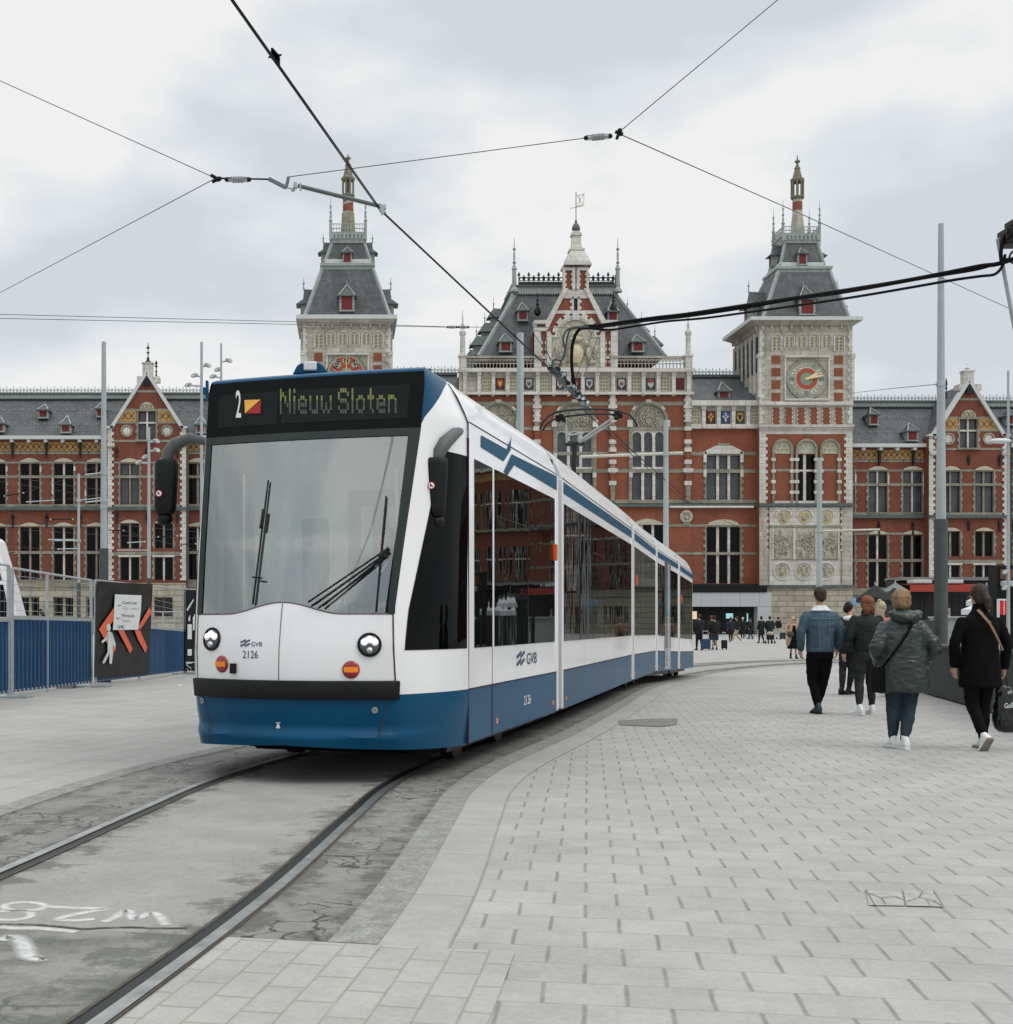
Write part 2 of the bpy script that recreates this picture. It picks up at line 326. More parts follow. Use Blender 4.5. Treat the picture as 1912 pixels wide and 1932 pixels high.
# chalk marks on the track bed ("W28" read from the far side, and strokes below it)
m, n, l, b = nodes('road_spray_paint'); M_chalk = m; b.inputs['Base Color'].default_value = (.62, .62, .60, 1); b.inputs['Roughness'].default_value = .9; b.inputs['Specular IOR Level'].default_value = .1
g_ = n.new('ShaderNodeNewGeometry'); uvn = n.new('ShaderNodeUVMap'); su = n.new('ShaderNodeSeparateXYZ'); l.new(uvn.outputs[0], su.inputs[0])
l.new(mth(n, l, 'MULTIPLY', ramp(n, l, nse(n, l, g_.outputs['Position'], 16, 5, .6), .36, .60, .6, .9), ramp(n, l, mth(n, l, 'ABSOLUTE', su.outputs[0]), .3, 1.0, 1, 0)), b.inputs['Alpha'])
def gp(u, v, dz=.009):
    Y = HC*F/(v-V0)
    for _ in range(30): Y = .5*Y+.5*(HC-gz(Y))*F/(v-V0)
    return Vector(((u-U0)*Y/F, Y, gz(Y)+dz))
SUV = []
def stroke(mb, pts, wd):
    P = crom(pts, 6); W_ = [gp(p.x, p.y, .0055) for p in P]; W_ = [p for i, p in enumerate(W_) if i == 0 or (p-W_[i-1]).length > .002]; wd *= 1.5; vs = []
    for i, p in enumerate(W_):
        d = W_[min(i+1, len(W_)-1)]-W_[max(i-1, 0)]; d.z = 0; n_ = Vector((d.y, -d.x, 0)).normalized()*wd/2; q = p+Vector((0, 0, len(SUV)*4e-7)); vs += [q+n_, q-n_]
    for i in range(len(W_)-1): mb.quad(vs[2*i], vs[2*i+1], vs[2*i+3], vs[2*i+2]); SUV.extend([(1, 0), (-1, 0), (-1, 0), (1, 0)])
def zs(*p): return [(x*.48, 1330.8+.48*y) for x, y in p]
g = MB()
stroke(g, zs((70, 812), (25, 804), (20, 790), (70, 780), (140, 781), (176, 794), (150, 808), (70, 812), (-10, 816), (-45, 832), (-10, 846), (60, 848), (118, 836), (118, 820), (70, 812)), .042)
stroke(g, zs((182, 795), (260, 800), (340, 803), (410, 806), (330, 820), (250, 838), (235, 848), (300, 851), (372, 845)), .046)
stroke(g, zs((402, 856), (440, 845), (500, 812), (520, 840), (540, 843), (590, 822), (620, 828), (640, 850), (652, 870)), .046)
stroke(g, zs((0, 876), (60, 882), (130, 882), (200, 886), (300, 896)), .05)
stroke(g, zs((0, 930), (50, 915), (90, 940), (110, 990), (150, 1003), (170, 1000)), .07)
o = build('road_marking', g, M_chalk, origin=gp(150, 1710)); set_uv(o, SUV); tag(o, 'white sprayed figures and strokes on the concrete between the near rails', 'marking')
SUV = []; g = MB(); stroke(g, zs((-60, 862), (60, 866), (150, 868), (260, 878), (330, 884), (420, 880), (520, 878), (640, 882), (735, 881)), .022)
m, n, l, b = nodes('seam_dark'); b.inputs['Base Color'].default_value = (.035, .04, .033, 1); b.inputs['Roughness'].default_value = .9; g_ = n.new('ShaderNodeNewGeometry'); l.new(ramp(n, l, nse(n, l, g_.outputs['Position'], 9, 5, .7), .36, .55, .2, .95), b.inputs['Alpha'])
o = build('concrete_seam', g, m); tag(o, 'dark ragged seam across the concrete between the near rails', kind='structure')
# repaired patches in the paving
M_patch = mat('patch_asphalt', (.2, .195, .18), .9, var=.3, scale=14, bump=.4)
g = MB(); pl = [(1165, 1361), (1215, 1357), (1280, 1357), (1277, 1368), (1250, 1372), (1172, 1369)]
g.add([gp(u, v, .007) for u, v in pl], [tuple(range(6))]); tag(build('pavement_patch', g, M_patch, origin=gp(1220, 1363)), 'dark sunken patch in the paving beside the tram', 'patch')
random.seed(5)
g = MB()
g.add([gp(u, v, .005) for u, v in ((1634, 1681), (1702, 1682), (1708, 1711), (1640, 1710))], [(3, 2, 1, 0)]); g.add([gp(u, v, .005) for u, v in ((1705, 1682), (1762, 1683), (1780, 1713), (1711, 1711))], [(3, 2, 1, 0)])
ck_ = [((1634, 1681), (1702, 1682)), ((1634, 1681), (1652, 1711)), ((1640, 1688), (1664, 1697), (1690, 1694), (1709, 1702)), ((1664, 1697), (1672, 1709)), ((1703, 1682), (1710, 1711)), ((1711, 1704), (1735, 1696), (1762, 1702), (1778, 1712)), ((1735, 1696), (1742, 1684)), ((1748, 1699), (1756, 1711)), ((1762, 1683), (1781, 1713)), ((1711, 1712), (1780, 1714))]
zc = .0075
for ch_ in ck_:
    for p, q in zip(ch_, ch_[1:]):
        zc += 1e-4; a, b = gp(*p, zc), gp(*q, zc); n_ = (b-a).cross(Vector((0, 0, 1))).normalized()*random.uniform(.0018, .0035); g.add([a+n_, a-n_, b-n_*.6, b+n_*.6], [(0, 1, 2, 3)], 1)
tag(build('broken_slab', g, [mat('broken_slab', (.355, .345, .32), .9, var=.2, scale=20), mat('crack_dark', (.19, .18, .15), .9)], origin=gp(1700, 1700)), 'pair of cracked paving slabs in the foreground right', 'slab')
# ================================================================== TRAM
SA, CA = .3249, .9457
OX, OY = -.08, 11.86                      # centre of the cab section where the straight side begins
def TW(a, w, z): return Vector((OX-SA*a+CA*w, OY-CA*a-SA*w, z))
def tab(T, z):
    if z <= T[0][0]: return T[0][1]
    for (a, b), (c, d) in zip(T, T[1:]):
        if z <= c: return b+(d-b)*(z-a)/(c-a)
    return T[-1][1]
T_ac = [(.22, 1.02), (.33, 1.055), (.385, 1.08), (.45, 1.03), (.58, 1.06), (.83, 1.08), (1.10, 1.11), (1.40, 1.10), (1.9, .98), (2.9, .70), (3.2, .64), (3.40, .60), (3.43, .52), (3.46, .30)]
T_wf = [(.25, .83), (.8, .875), (1.4, .86), (2.9, .965), (3.3, .975), (3.42, .96), (3.46, .90)]
T_bf = [(.3, .27), (.9, .25), (1.4, .17), (2.0, .11), (2.9, .07), (3.4, .05)]
T_ws = [(.25, 1.17), (.6, 1.2), (3.03, 1.2), (3.10, 1.17), (3.38, 1.03), (3.42, .985), (3.46, .92)]
T_a0 = [(.7, 0), (3.03, -.2), (3.46, -.2)]
def S0(q, z):
    s = -1 if q < 0 else 1; q = abs(q); ac, wf, ws, a0 = tab(T_ac, z), tab(T_wf, z), tab(T_ws, z), tab(T_a0, z)
    if q <= .45:
        x = q/.45; w_, a = x*wf, ac+tab(T_bf, z)*(1-x*x)
    else:
        t = (q-.45)/.55; c1 = (wf+(ws-wf)*.42, ac-(ac-a0)*.16); c2 = (ws-.02, a0+(ac-a0)*.42)
        b0, b1, b2, b3 = (1-t)**3, 3*t*(1-t)**2, 3*t*t*(1-t), t**3
        w_ = b0*wf+b1*c1[0]+b2*c2[0]+b3*ws; a = b0*ac+b1*c1[1]+b2*c2[1]+b3*a0
    return TW(a, s*w_, z)
def SN(q, z):
    e = .004; q = max(-.995, min(.995, q))
    n_ = (S0(q+e, z)-S0(q-e, z)).cross(S0(q, min(z+.01, 3.46))-S0(q, z-.01)); return n_.normalized()
def S(q, z, off=0):
    return S0(q, z)+SN(q, z)*off if off else S0(q, z)
def inv(u, v, q=0, z=2.):
    for _ in range(14):
        def pr(q, z):
            p = S0(q, z); return U0+F*p.x/p.y, V0-F*(p.z-HC)/p.y
        a = pr(q, z); e = 1e-3; b = pr(q+e, z); c = pr(q, z+e)
        J = ((b[0]-a[0])/e, (c[0]-a[0])/e, (b[1]-a[1])/e, (c[1]-a[1])/e); D_ = J[0]*J[3]-J[1]*J[2]; du, dv = u-a[0], v-a[1]
        q += max(-.1, min(.1, (J[3]*du-J[1]*dv)/D_)); z += max(-.3, min(.3, (-J[2]*du+J[0]*dv)/D_))
    return q, z
M_white = mat('tram_white_paint', (.79, .79, .80), .3, var=.035, scale=3, coat=.4, stretch=(1, 1, .2), var2=.02)
M_blue = mat('tram_blue_paint', (.0002, .062, .140), .36, var=.10, scale=3, coat=.07, spec=.15, stretch=(1, 1, .3), var2=.06)
M_black = mat('black_trim', (.006, .0065, .0065), .4, var=.1, spec=.2)
M_rub = mat('black_rubber', (.0085, .010, .0095), .5, var=.2, scale=12, spec=.22)
M_seam = mat('panel_gap', (.05, .02, .03), .7)
M_grey = mat('grey_metal', (.32, .33, .33), .4, .3, var=.12)
M_dgrey = mat('dark_grey_plastic', (.028, .03, .03), .45, var=.15)
M_int = mat('cab_interior', (.70, .73, .71), .7, var=.1)
M_bellow = mat('bellows_rubber', (.03, .03, .03), .8, var=.2)
def glass_dark(name, col=(.002, .0024, .0026), rough=.015, wob=.0, refl=.27):
    m, n, l, b = nodes(name); n.remove(b); df = n.new('ShaderNodeBsdfDiffuse'); df.inputs[0].default_value = (*col, 1); gg = n.new('ShaderNodeBsdfGlossy'); gg.inputs[0].default_value = (.92, .95, .95, 1); gg.inputs['Roughness'].default_value = rough
    fr_ = n.new('ShaderNodeFresnel'); fr_.inputs[0].default_value = 1.45; mx_ = n.new('ShaderNodeMixShader'); l.new(mth(n, l, 'MULTIPLY', fr_.outputs[0], refl), mx_.inputs[0]); l.new(df.outputs[0], mx_.inputs[1]); l.new(gg.outputs[0], mx_.inputs[2]); l.new(mx_.outputs[0], n['Material Output'].inputs[0])
    if wob:
        g_ = n.new('ShaderNodeNewGeometry'); mp_ = n.new('ShaderNodeMapping'); mp_.inputs['Scale'].default_value = (1.3, 1.3, .5); l.new(g_.outputs['Position'], mp_.inputs[0])
        bp = n.new('ShaderNodeBump'); bp.inputs['Strength'].default_value = wob; bp.inputs['Distance'].default_value = .02; l.new(nse(n, l, mp_.outputs[0], 1.6, 2), bp.inputs['Height']); l.new(bp.outputs[0], gg.inputs['Normal'])
    return m
M_gl = glass_dark('tram_side_glass', wob=.12); M_glc = glass_dark('cab_side_glass', col=(.0012, .0015, .0016), wob=.05, refl=.25)
m, n, l, b = nodes('windscreen_glass'); MATS['windscreen_glass'] = m
n.remove(b); o_ = n['Material Output']; tr = n.new('ShaderNodeBsdfTransparent'); tr.inputs[0].default_value = (.93, .97, .95, 1); gl = n.new('ShaderNodeBsdfGlossy'); gl.inputs['Roughness'].default_value = .03; gl.inputs[0].default_value = (.92, .98, .96, 1)
mxs = n.new('ShaderNodeMixShader'); fr = n.new('ShaderNodeFresnel'); fr.inputs[0].default_value = 1.5
l.new(mth(n, l, 'ADD', mth(n, l, 'MULTIPLY', fr.outputs[0], .8), .25), mxs.inputs[0]); l.new(tr.outputs[0], mxs.inputs[1]); l.new(gl.outputs[0], mxs.inputs[2]); l.new(mxs.outputs[0], o_.inputs[0]); M_ws = m

tram = thing('tram', 'long white and blue articulated tram showing line 2 on its display', 'tram', TW(1.3, 0, 0))
def zh(q):                 # lower edge of the windscreen, with the raised hump in the middle
    x = abs((q+.02)/.27); return 1.375+(.095*(math.cos(math.pi*x)+1)/2 if x < 1 else 0)
g = MB()
ZB = .245
# white shell: cheeks, front panel below the screen, band over the display
for s_ in (-1, 1):
    g.grid(lambda a, b_: S(s_*(.45+.55*a), lerp(.727, 3.46, b_)), 16, 44, flip=s_ < 0)
g.grid(lambda a, b_: S(lerp(-.45, .45, a), lerp(.727, zh(lerp(-.45, .45, a)), b_)), 40, 8)
cabin = build('cab_body', g, M_white, tram, smooth=50, merge=1e-4)
# roof of cab (blue cap) and cheek blue
g = MB()
def bluef(z): return .45+.55*tab([(2.93, 0), (3.0, .06), (3.15, .30), (3.30, .56), (3.40, .80), (3.46, .97)], z)
g.grid(lambda a, b_: S(lerp(.45, bluef(lerp(2.93, 3.46, b_)), a), lerp(2.93, 3.46, b_), .004), 12, 16)
g.grid(lambda a, b_: S(-lerp(.45, bluef(lerp(2.93, 3.46, b_)), a), lerp(2.93, 3.46, b_), .004), 12, 16, flip=True)
g.grid(lambda a, b_: S(lerp(-.45, .45, a), lerp(3.385, 3.46, b_), .004), 24, 5)
# top cap: from the nose edge back over the roof
g.grid(lambda a, b_: S(lerp(-.97, .97, a), 3.46, .004).lerp(TW(-.5, lerp(-.85, .85, a), 3.485), b_), 24, 4)
build('roof_cap', g, M_blue, tram, smooth=60, merge=1e-4)
# skirt
zbt = lambda q: lerp(.318, .240, abs(q))
g = MB(); g.grid(lambda a, b_: S(lerp(-1, 1, a), lerp(zbt(lerp(-1, 1, a)), .727, b_)), 60, 14); g.grid(lambda a, b_: S(lerp(-1, 1, a), zbt(lerp(-1, 1, a))).lerp(TW(0, lerp(-1.15, 1.15, a), .26), b_), 60, 3)
sk = build('front_skirt', g, M_blue, tram, smooth=50, merge=1e-4)
def seam(mb, pts, wd=.007, off=.003, mi=None):     # thin line on the nose surface through (q, z) points
    for (q0, z0), (q1, z1) in zip(pts, pts[1:]):
        a, b_ = S(q0, z0, off), S(q1, z1, off); nn = SN((q0+q1)/2, (z0+z1)/2); s_ = (b_-a).cross(nn).normalized()*wd/2
        mb.quad(a-s_, b_-s_, b_+s_, a+s_, mi)
def seq(p, q, k=12): return [(lerp(p[0], q[0], i/k), lerp(p[1], q[1], i/k)) for i in range(k+1)]
g = MB(); seam(g, seq((-.018, .84), (-.018, 1.455)), .006); seam(g, seq((-.445, .84), (-.445, 1.37)), .009); seam(g, seq((.445, .84), (.445, 1.37)), .012)
seam(g, [(q_, zh(q_)-.006) for q_ in [lerp(-.445, .445, i/40) for i in range(41)]], .008)
build('panel_gap', g, M_seam, cabin)
g = MB(); P1 = [inv(*p, q=.4, z=.5) for p in ((728, 1333), (723, 1362), (715, 1390), (709, 1408))]
seam(g, P1, .009); seam(g, [(-x, z) for x, z in P1], .009); build('panel_gap', g, M_seam, sk)
# bumper
g = MB(); prof = [(.0, .688), (.028, .689), (.034, .698), (.034, .829), (.028, .838), (0, .839)]
g.grid(lambda a, b_: S(lerp(-.457, .457, a), tab([(i/5, p[1]) for i, p in enumerate(prof)], b_), tab([(i/5, p[0]) for i, p in enumerate(prof)], b_)+.002), 44, 5)
for s_ in (-1, 1):
    g.add([S(s_*.457, z, o) for o, z in prof], [tuple(range(6)) if s_ > 0 else tuple(range(5, -1, -1))])
build('bumper', g, M_rub, tram, smooth=40)
# windscreen with black surround
g = MB(); g.grid(lambda a, b_: S(lerp(-.43, .415, a), lerp(zh(lerp(-.43, .415, a))+.004, 2.855, b_), -.006), 40, 30); wsn = build('windscreen', g, M_ws, tram, smooth=True)
g = MB()
g.grid(lambda a, b_: S(lerp(-.452, -.425, a), lerp(1.37, 2.91, b_), .004), 2, 24); g.grid(lambda a, b_: S(lerp(lerp(.425, .405, b_), .453, a), lerp(1.37, 2.91, b_), .004), 2, 24)
g.grid(lambda a, b_: S(lerp(-.452, .453, a), lerp(2.84, 2.91, b_), .004), 40, 1)
build('screen_surround', g, mat('dark_green_glass_edge', (.012, .022, .019), .2, var=.1, spec=.35), wsn, smooth=True)
# destination display
g = MB(); g.grid(lambda a, b_: S(lerp(-.452, .452, a), lerp(2.905, 3.385, b_), .006), 40, 8)
dsp = build('destination_display', g, mat('display_glass', (.003, .004, .004), .2, spec=.12), tram, smooth=True)
g = MB(); g.grid(lambda a, b_: S(lerp(-.40, -.135, a), lerp(2.985, 3.275, b_), .0085), 12, 4); g.grid(lambda a, b_: S(lerp(-.115, .395, a), lerp(2.985, 3.275, b_), .0085), 24, 4)
build('display_panel', g, mat('display_matt', (.011, .016, .015), .6, spec=.1), dsp)
def D2(u, v, off=.01, q=0, z=3.1):
    q_, z_ = inv(u, v, q, z); return S(q_, z_, off)
g = MB(); g.add([D2(463, 756, .016), D2(493, 755, .016), D2(464, 781, .016)], [(0, 2, 1)], 0); g.add([D2(494, 756, .016), D2(493, 781, .016), D2(465, 781.5, .016)], [(0, 2, 1)], 1)
build('line_badge', g, [mat('badge_amber', (.75, .40, .07), .5), mat('badge_red', (.30, .02, .015), .5)], dsp)
g = MB(); text_mb(g, '2', lambda x, y: D2(451+x*20.5, 766-y*42*1.72+(x)*0), 1.0, bold=.012, sx=1.05)
build('line_number', g, mat('number_white', (.66, .70, .70), .5, var=.03), dsp)
# dot matrix destination
FONT = {'N': ['10001', '11001', '10101', '10101', '10011', '10001', '10001'], 'i': ['1', '0', '1', '1', '1', '1', '1'], 'e': ['0000', '0000', '0110', '1001', '1111', '1000', '0111'],
        'u': ['0000', '0000', '1001', '1001', '1001', '1001', '0111'], 'w': ['00000', '00000', '10001', '10001', '10101', '10101', '01010'], 'S': ['01110', '10001', '10000', '01110', '00001', '10001', '01110'],
        'l': ['1', '1', '1', '1', '1', '1', '1'], 'o': ['0000', '0000', '0110', '1001', '1001', '1001', '0110'], 't': ['010', '010', '111', '010', '010', '010', '001'], 'n': ['0000', '0000', '1110', '1001', '1001', '1001', '1001'], ' ': ['0']*7}
g = MB(); cx = 0.; cols = []
for ch in 'Nieuw Sloten':
    gl_ = FONT[ch]; W_ = len(gl_[0])
    for r_ in range(7):
        for c_ in range(W_):
            if gl_[r_][c_] == '1':
                for k2 in range(2):
                    cols.append((cx+c_, r_+k2*.5))
    cx += W_+1.05 if ch != ' ' else 1.6
tot = cx-1
for x, r_ in cols:
    u = 531+224*x/tot*.985; v = 737-(u-531)*.010+r_*6.6; q_, z_ = inv(u, v, .1, 3.1)
    mi = 0 if r_ < 3.2 else 1
    hw, hh = .0062, .011
    a = S(q_, z_, .0105); dq = (S(q_+.005, z_, .0105)-S(q_-.005, z_, .0105)).normalized()*hw*1.25; dz = Vector((0, 0, hh))
    g.quad(a-dq-dz, a+dq-dz, a+dq+dz, a-dq+dz, mi)
build('destination_text', g, [mat('dots_yellow', (.21, .22, .075), .6, emit=.05, var=.3, scale=40), mat('dots_dim', (.085, .105, .08), .6, emit=.03, var=.4, scale=40)], dsp)
# cab side windows (in the cheeks)
QA = inv(763, 1222, .55, 1.08); QB = inv(831, 866, .6, 2.7)
for s_ in (1, -1):
    g = MB()
    def fq(a, b_):
        z_ = lerp(1.08, 2.74, b_); lo = lerp(QA[0], QB[0], b_); hi = lerp(.965, .93, b_)
        return S(s_*lerp(lo, hi, a), z_, .005)
    g.grid(fq, 12, 20, flip=s_ < 0); build('cab_side_window', g, M_glc, tram, smooth=True)
# panel lines at the cab / body joint
# lights
def disc_at(mb, u, v, rings, q=0, z=1., seg=24, mi=None, sx=1):
    """round fitting on the nose; rings = [(radius, out)]"""
    q_, z_ = inv(u, v, q, z); c = S0(q_, z_); nn = SN(q_, z_); ax = nn.cross(Vector((0, 0, 1))).normalized()*-1; ay = nn.cross(ax).normalized()
    if ay.z < 0: ay = -ay
    vs = [c+nn*o+ax*math.cos(2*math.pi*j/seg)*r*sx+ay*math.sin(2*math.pi*j/seg)*r for r, o in rings for j in range(seg)]; k = len(rings)
    fs = [(i*seg+j, i*seg+(j+1) % seg, (i+1)*seg+(j+1) % seg, (i+1)*seg+j) for i in range(k-1) for j in range(seg)]
    fs.append(tuple((k-1)*seg+j for j in range(seg)))
    mb.add(vs, fs, mi); return c, nn, ax, ay
M_chrome = mat('chrome_reflector', (.62, .63, .66), .12, 1, var=.1)
M_lens = mat('lamp_lens_dark', (.06, .065, .07), .1, .4, coat=1)
for u, v, q0 in ((400.4, 1205.9, -.38), (697.4, 1216.7, .36)):
    g = MB(); c, nn, ax, ay = disc_at(g, u, v, [(.098, 0), (.096, .012), (.086, .014), (.084, .005)], q0, 1.15)
    hl = build('headlight', g, M_black, tram, smooth=40)
    g = MB(); disc_at(g, u, v, [(.084, .003), (.078, .010), (.064, .015), (.036, .018)], q0, 1.15); build('lamp_lens', g, M_lens, hl, smooth=True)
    g = MB()
    for dx_, dy_, rr in ((-.042, .02, .030), (.042, .02, .030), (0, .04, .032), (-.028, .034, .022), (.028, .034, .022)):
        g.ball(c+ax*dx_+ay*dy_+nn*.012, (rr, rr, rr), 12)
    build('reflector', g, mat('lamp_bright', (.85, .85, .88), .15, var=.05, emit=.5), hl, smooth=True)
    g = MB(); g.ball(c-ay*.045+nn*.012, .03, 12); build('reflector', g, M_chrome, hl, smooth=True)
for u, v, q0 in ((419, 1253, -.35), (662.4, 1263.5, .3)):
    g = MB(); c, nn, ax, ay = disc_at(g, u, v, [(.071, 0), (.070, .008), (.062, .014), (.05, .018), (.026, .020)], q0, .95)
    tl = build('rear_lamp', g, mat('red_lens', (.25, .010, .007), .18, var=.15, coat=1), tram, smooth=True)
    g = MB()
    pts = [c+nn*.0215+ax*x_*.84+ay*y_*.95 for x_, y_ in ((-.066, -.022), (.066, -.022), (.068, .0), (.066, .022), (-.066, .022), (-.068, 0))]
    g.add(pts, [(0, 1, 2, 3, 4, 5)]); g.add([p-nn*.01 for p in pts], []); build('amber_band', g, mat('amber_lens', (.80, .22, .02), .3, var=.15, emit=.05), tl)
for u, v, q0 in ((382.7, 1321.7, -.4), (707, 1340, .38)):
    g = MB(); disc_at(g, u, v, [(.026, 0), (.026, .01), (.013, .012), (.012, .002)], q0, .6, 12); build('jacking_plug', g, M_grey, sk, smooth=40)
g = MB(); q_, z_ = inv(442, 1261, -.3, .95)
for dz0, dz1 in ((-.045, .035),):
    g.grid(lambda a, b_: S(q_-.012+a*.024, z_-.04+b_*.08, .03), 2, 2); g.grid(lambda a, b_: S(q_-.012+a*.024, z_-.04, b_*.03), 2, 1, flip=True); g.grid(lambda a, b_: S(q_-.012+a*.024, z_+.04, b_*.03), 2, 1)
    g.grid(lambda a, b_: S(q_-.012, z_-.04+a*.08, b_*.03), 1, 1); g.grid(lambda a, b_: S(q_+.012, z_-.04+a*.08, b_*.03), 1, 1, flip=True)
build('socket_cover', g, M_black, tram)
M_ink = mat('dark_blue_lettering', (.03, .045, .10), .5)
# operator mark and number on the front
def front_text(mb, txt, u, v, size, sx=1, bold=0, q0=-.2, z0=1.1):
    q_, z_ = inv(u, v, q0, z0); c = S(q_, z_, .004); ax = (S(q_+.01, z_, .004)-S(q_-.01, z_, .004)).normalized(); up = (S(q_, z_+.01, .004)-S(q_, z_-.01, .004)).normalized()
    text_mb(mb, txt, lambda x, y: c+ax*x+up*y, size, sx=sx, bold=bold)
    return c, ax, up
def wave_mark(mb, P, s_):                      # three stacked flowing strokes; P(x, y) -> point
    for x0, y0, w0 in ((-1.1, .42, 1.25), (-.05, .42, 1.15), (-1.1, -.30, 1.2), (-.05, -.30, 1.15)):
        K = 8
        for i in range(K):
            def yy(t): return math.sin((t-.5)*math.pi)*.20+.10
            t0, t1 = i/K, (i+1)/K
            mb.quad(P((x0+t0*w0)*s_, (y0+yy(t0)-.15)*s_), P((x0+t1*w0)*s_, (y0+yy(t1)-.15)*s_), P((x0+t1*w0)*s_, (y0+yy(t1)+.17)*s_), P((x0+t0*w0)*s_, (y0+yy(t0)+.17)*s_))
g = MB(); front_text(g, '2126', 472.7, 1236, .088, sx=.86)
c, ax, up = front_text(g, 'GVB', 484.5, 1216, .054, sx=1.05)
c2 = D2(463, 1215, .004, -.2, 1.12); wave_mark(g, lambda x, y: c2+ax*x+up*y, .042)
build('lettering', g, M_ink, cabin)
g = MB(); q_, z_ = inv(525.4, 1368, -.05, .45); c = S(q_, z_, .006); ax = (S(q_+.01, z_)-S(q_-.01, z_)).normalized(); up = Vector((0, 0, 1))
g.add([c+ax*x+up*y for x, y in ((-.02, -.025), (.02, -.025), (.008, .012), (-.008, .012))], [(0, 1, 2, 3)]); g.add([c+ax*x+up*y for x, y in ((-.02, .016), (.02, .016), (.02, .022), (-.02, .022))], [(0, 1, 2, 3)])
build('jacking_symbol', g, mat('symbol_white', (.6, .65, .68), .6), sk)
# wipers
def wip(mb, a, b_, r, o=.03, q0=.2, z0=1.8, k=8, mi=None):
    pts = []
    for i in range(k+1):
        t = i/k; q_, z_ = inv(lerp(a[0], b_[0], t), lerp(a[1], b_[1], t), q0, z0); pts.append(S(q_, z_, o))
    mb.tube(pts, r, 6, mi)
g = MB(); wip(g, (479, 1141), (508, 908), .009, o=.016, q0=-.15); wip(g, (480, 1138), (497, 1000), .007, o=.026, q0=-.15); wip(g, (497, 1000), (502, 965), .016, .045, q0=-.15); wp = build('wiper', g, M_rub, tram, smooth=True)
g = MB(); wip(g, (499, 1094), (481, 1092), .008, .04, q0=-.15); build('wiper_hose', g, M_rub, wp)
g = MB(); wip(g, (729.5, 938), (710, 1153), .009, o=.018, q0=.35); wip(g, (728, 1041), (584, 1140), .009, .045, q0=.3); wip(g, (732, 1046), (597, 1144), .009, .045, q0=.3); wip(g, (722, 1056), (611, 1146), .009, .035, q0=.3)
wip(g, (735, 1038), (716, 1054), .02, .045, q0=.35); wp = build('wiper', g, M_rub, tram, smooth=True)
g = MB(); g.add([TW(.2, -.7, .17), TW(.2, .7, .17), TW(-.2, .9, .17), TW(-.2, -.9, .17), TW(.45, -.75, .3), TW(.45, .75, .3), TW(-.2, 1.0, .3), TW(-.2, -1.0, .3)], [(0, 1, 2, 3), (4, 7, 6, 5), (0, 4, 5, 1), (1, 5, 6, 2), (3, 2, 6, 7), (0, 3, 7, 4)]); build('underframe', g, M_black, tram)  # slab under the nose, added to block light and deepen the shade beneath
# cab interior
g = MB()
def tbox(mb, a0, a1, w0, w1, z0, z1, mi=None):
    vs = [TW(a, w_, z) for z in (z0, z1) for a, w_ in ((a0, w0), (a1, w0), (a1, w1), (a0, w1))]
    mb.add(vs, [(3, 2, 1, 0), (4, 5, 6, 7), (0, 1, 5, 4), (1, 2, 6, 5), (2, 3, 7, 6), (3, 0, 4, 7)], mi)
tbox(g, -.82, -.74, -1.12, 1.12, .4, 3.3, 0); tbox(g, -.74, 1.0, -.8, .8, .4, .45, 1); tbox(g, .25, .95, -.8, .8, .9, 1.30, 2)
tbox(g, -.74, -.72, -.15, .5, .9, 2.55, 3); tbox(g, -.74, -.725, -.62, -.35, 1.2, 2.3, 3); tbox(g, -.72, -.71, -.02, .10, 1.9, 2.4, 4); tbox(g, -.72, -.71, .26, .42, 1.6, 2.4, 4)
tbox(g, -.74, -.71, -.85, -.70, 1.2, 2.2, 4); tbox(g, -.7, .4, -.9, .9, 2.96, 3.0, 0)
for s_ in (-1, 1): tbox(g, .45, .5, s_*.70-.012, s_*.70+.012, 1.3, 2.6, 4)
build('cab_interior', g, [M_int, M_dgrey, mat('dashboard', (.16, .17, .165), .7), mat('partition_glass', (.10, .115, .11), .3), mat('notice_white', (.6, .6, .6), .6)], tram)
g = MB(); tbox(g, -.55, -.42, .12, .62, 1.0, 1.75); tbox(g, -.55, -.05, .14, .60, .85, 1.0); build('driver_seat', g, mat('seat_grey', (.14, .15, .15), .8), tram, bevel=.04)
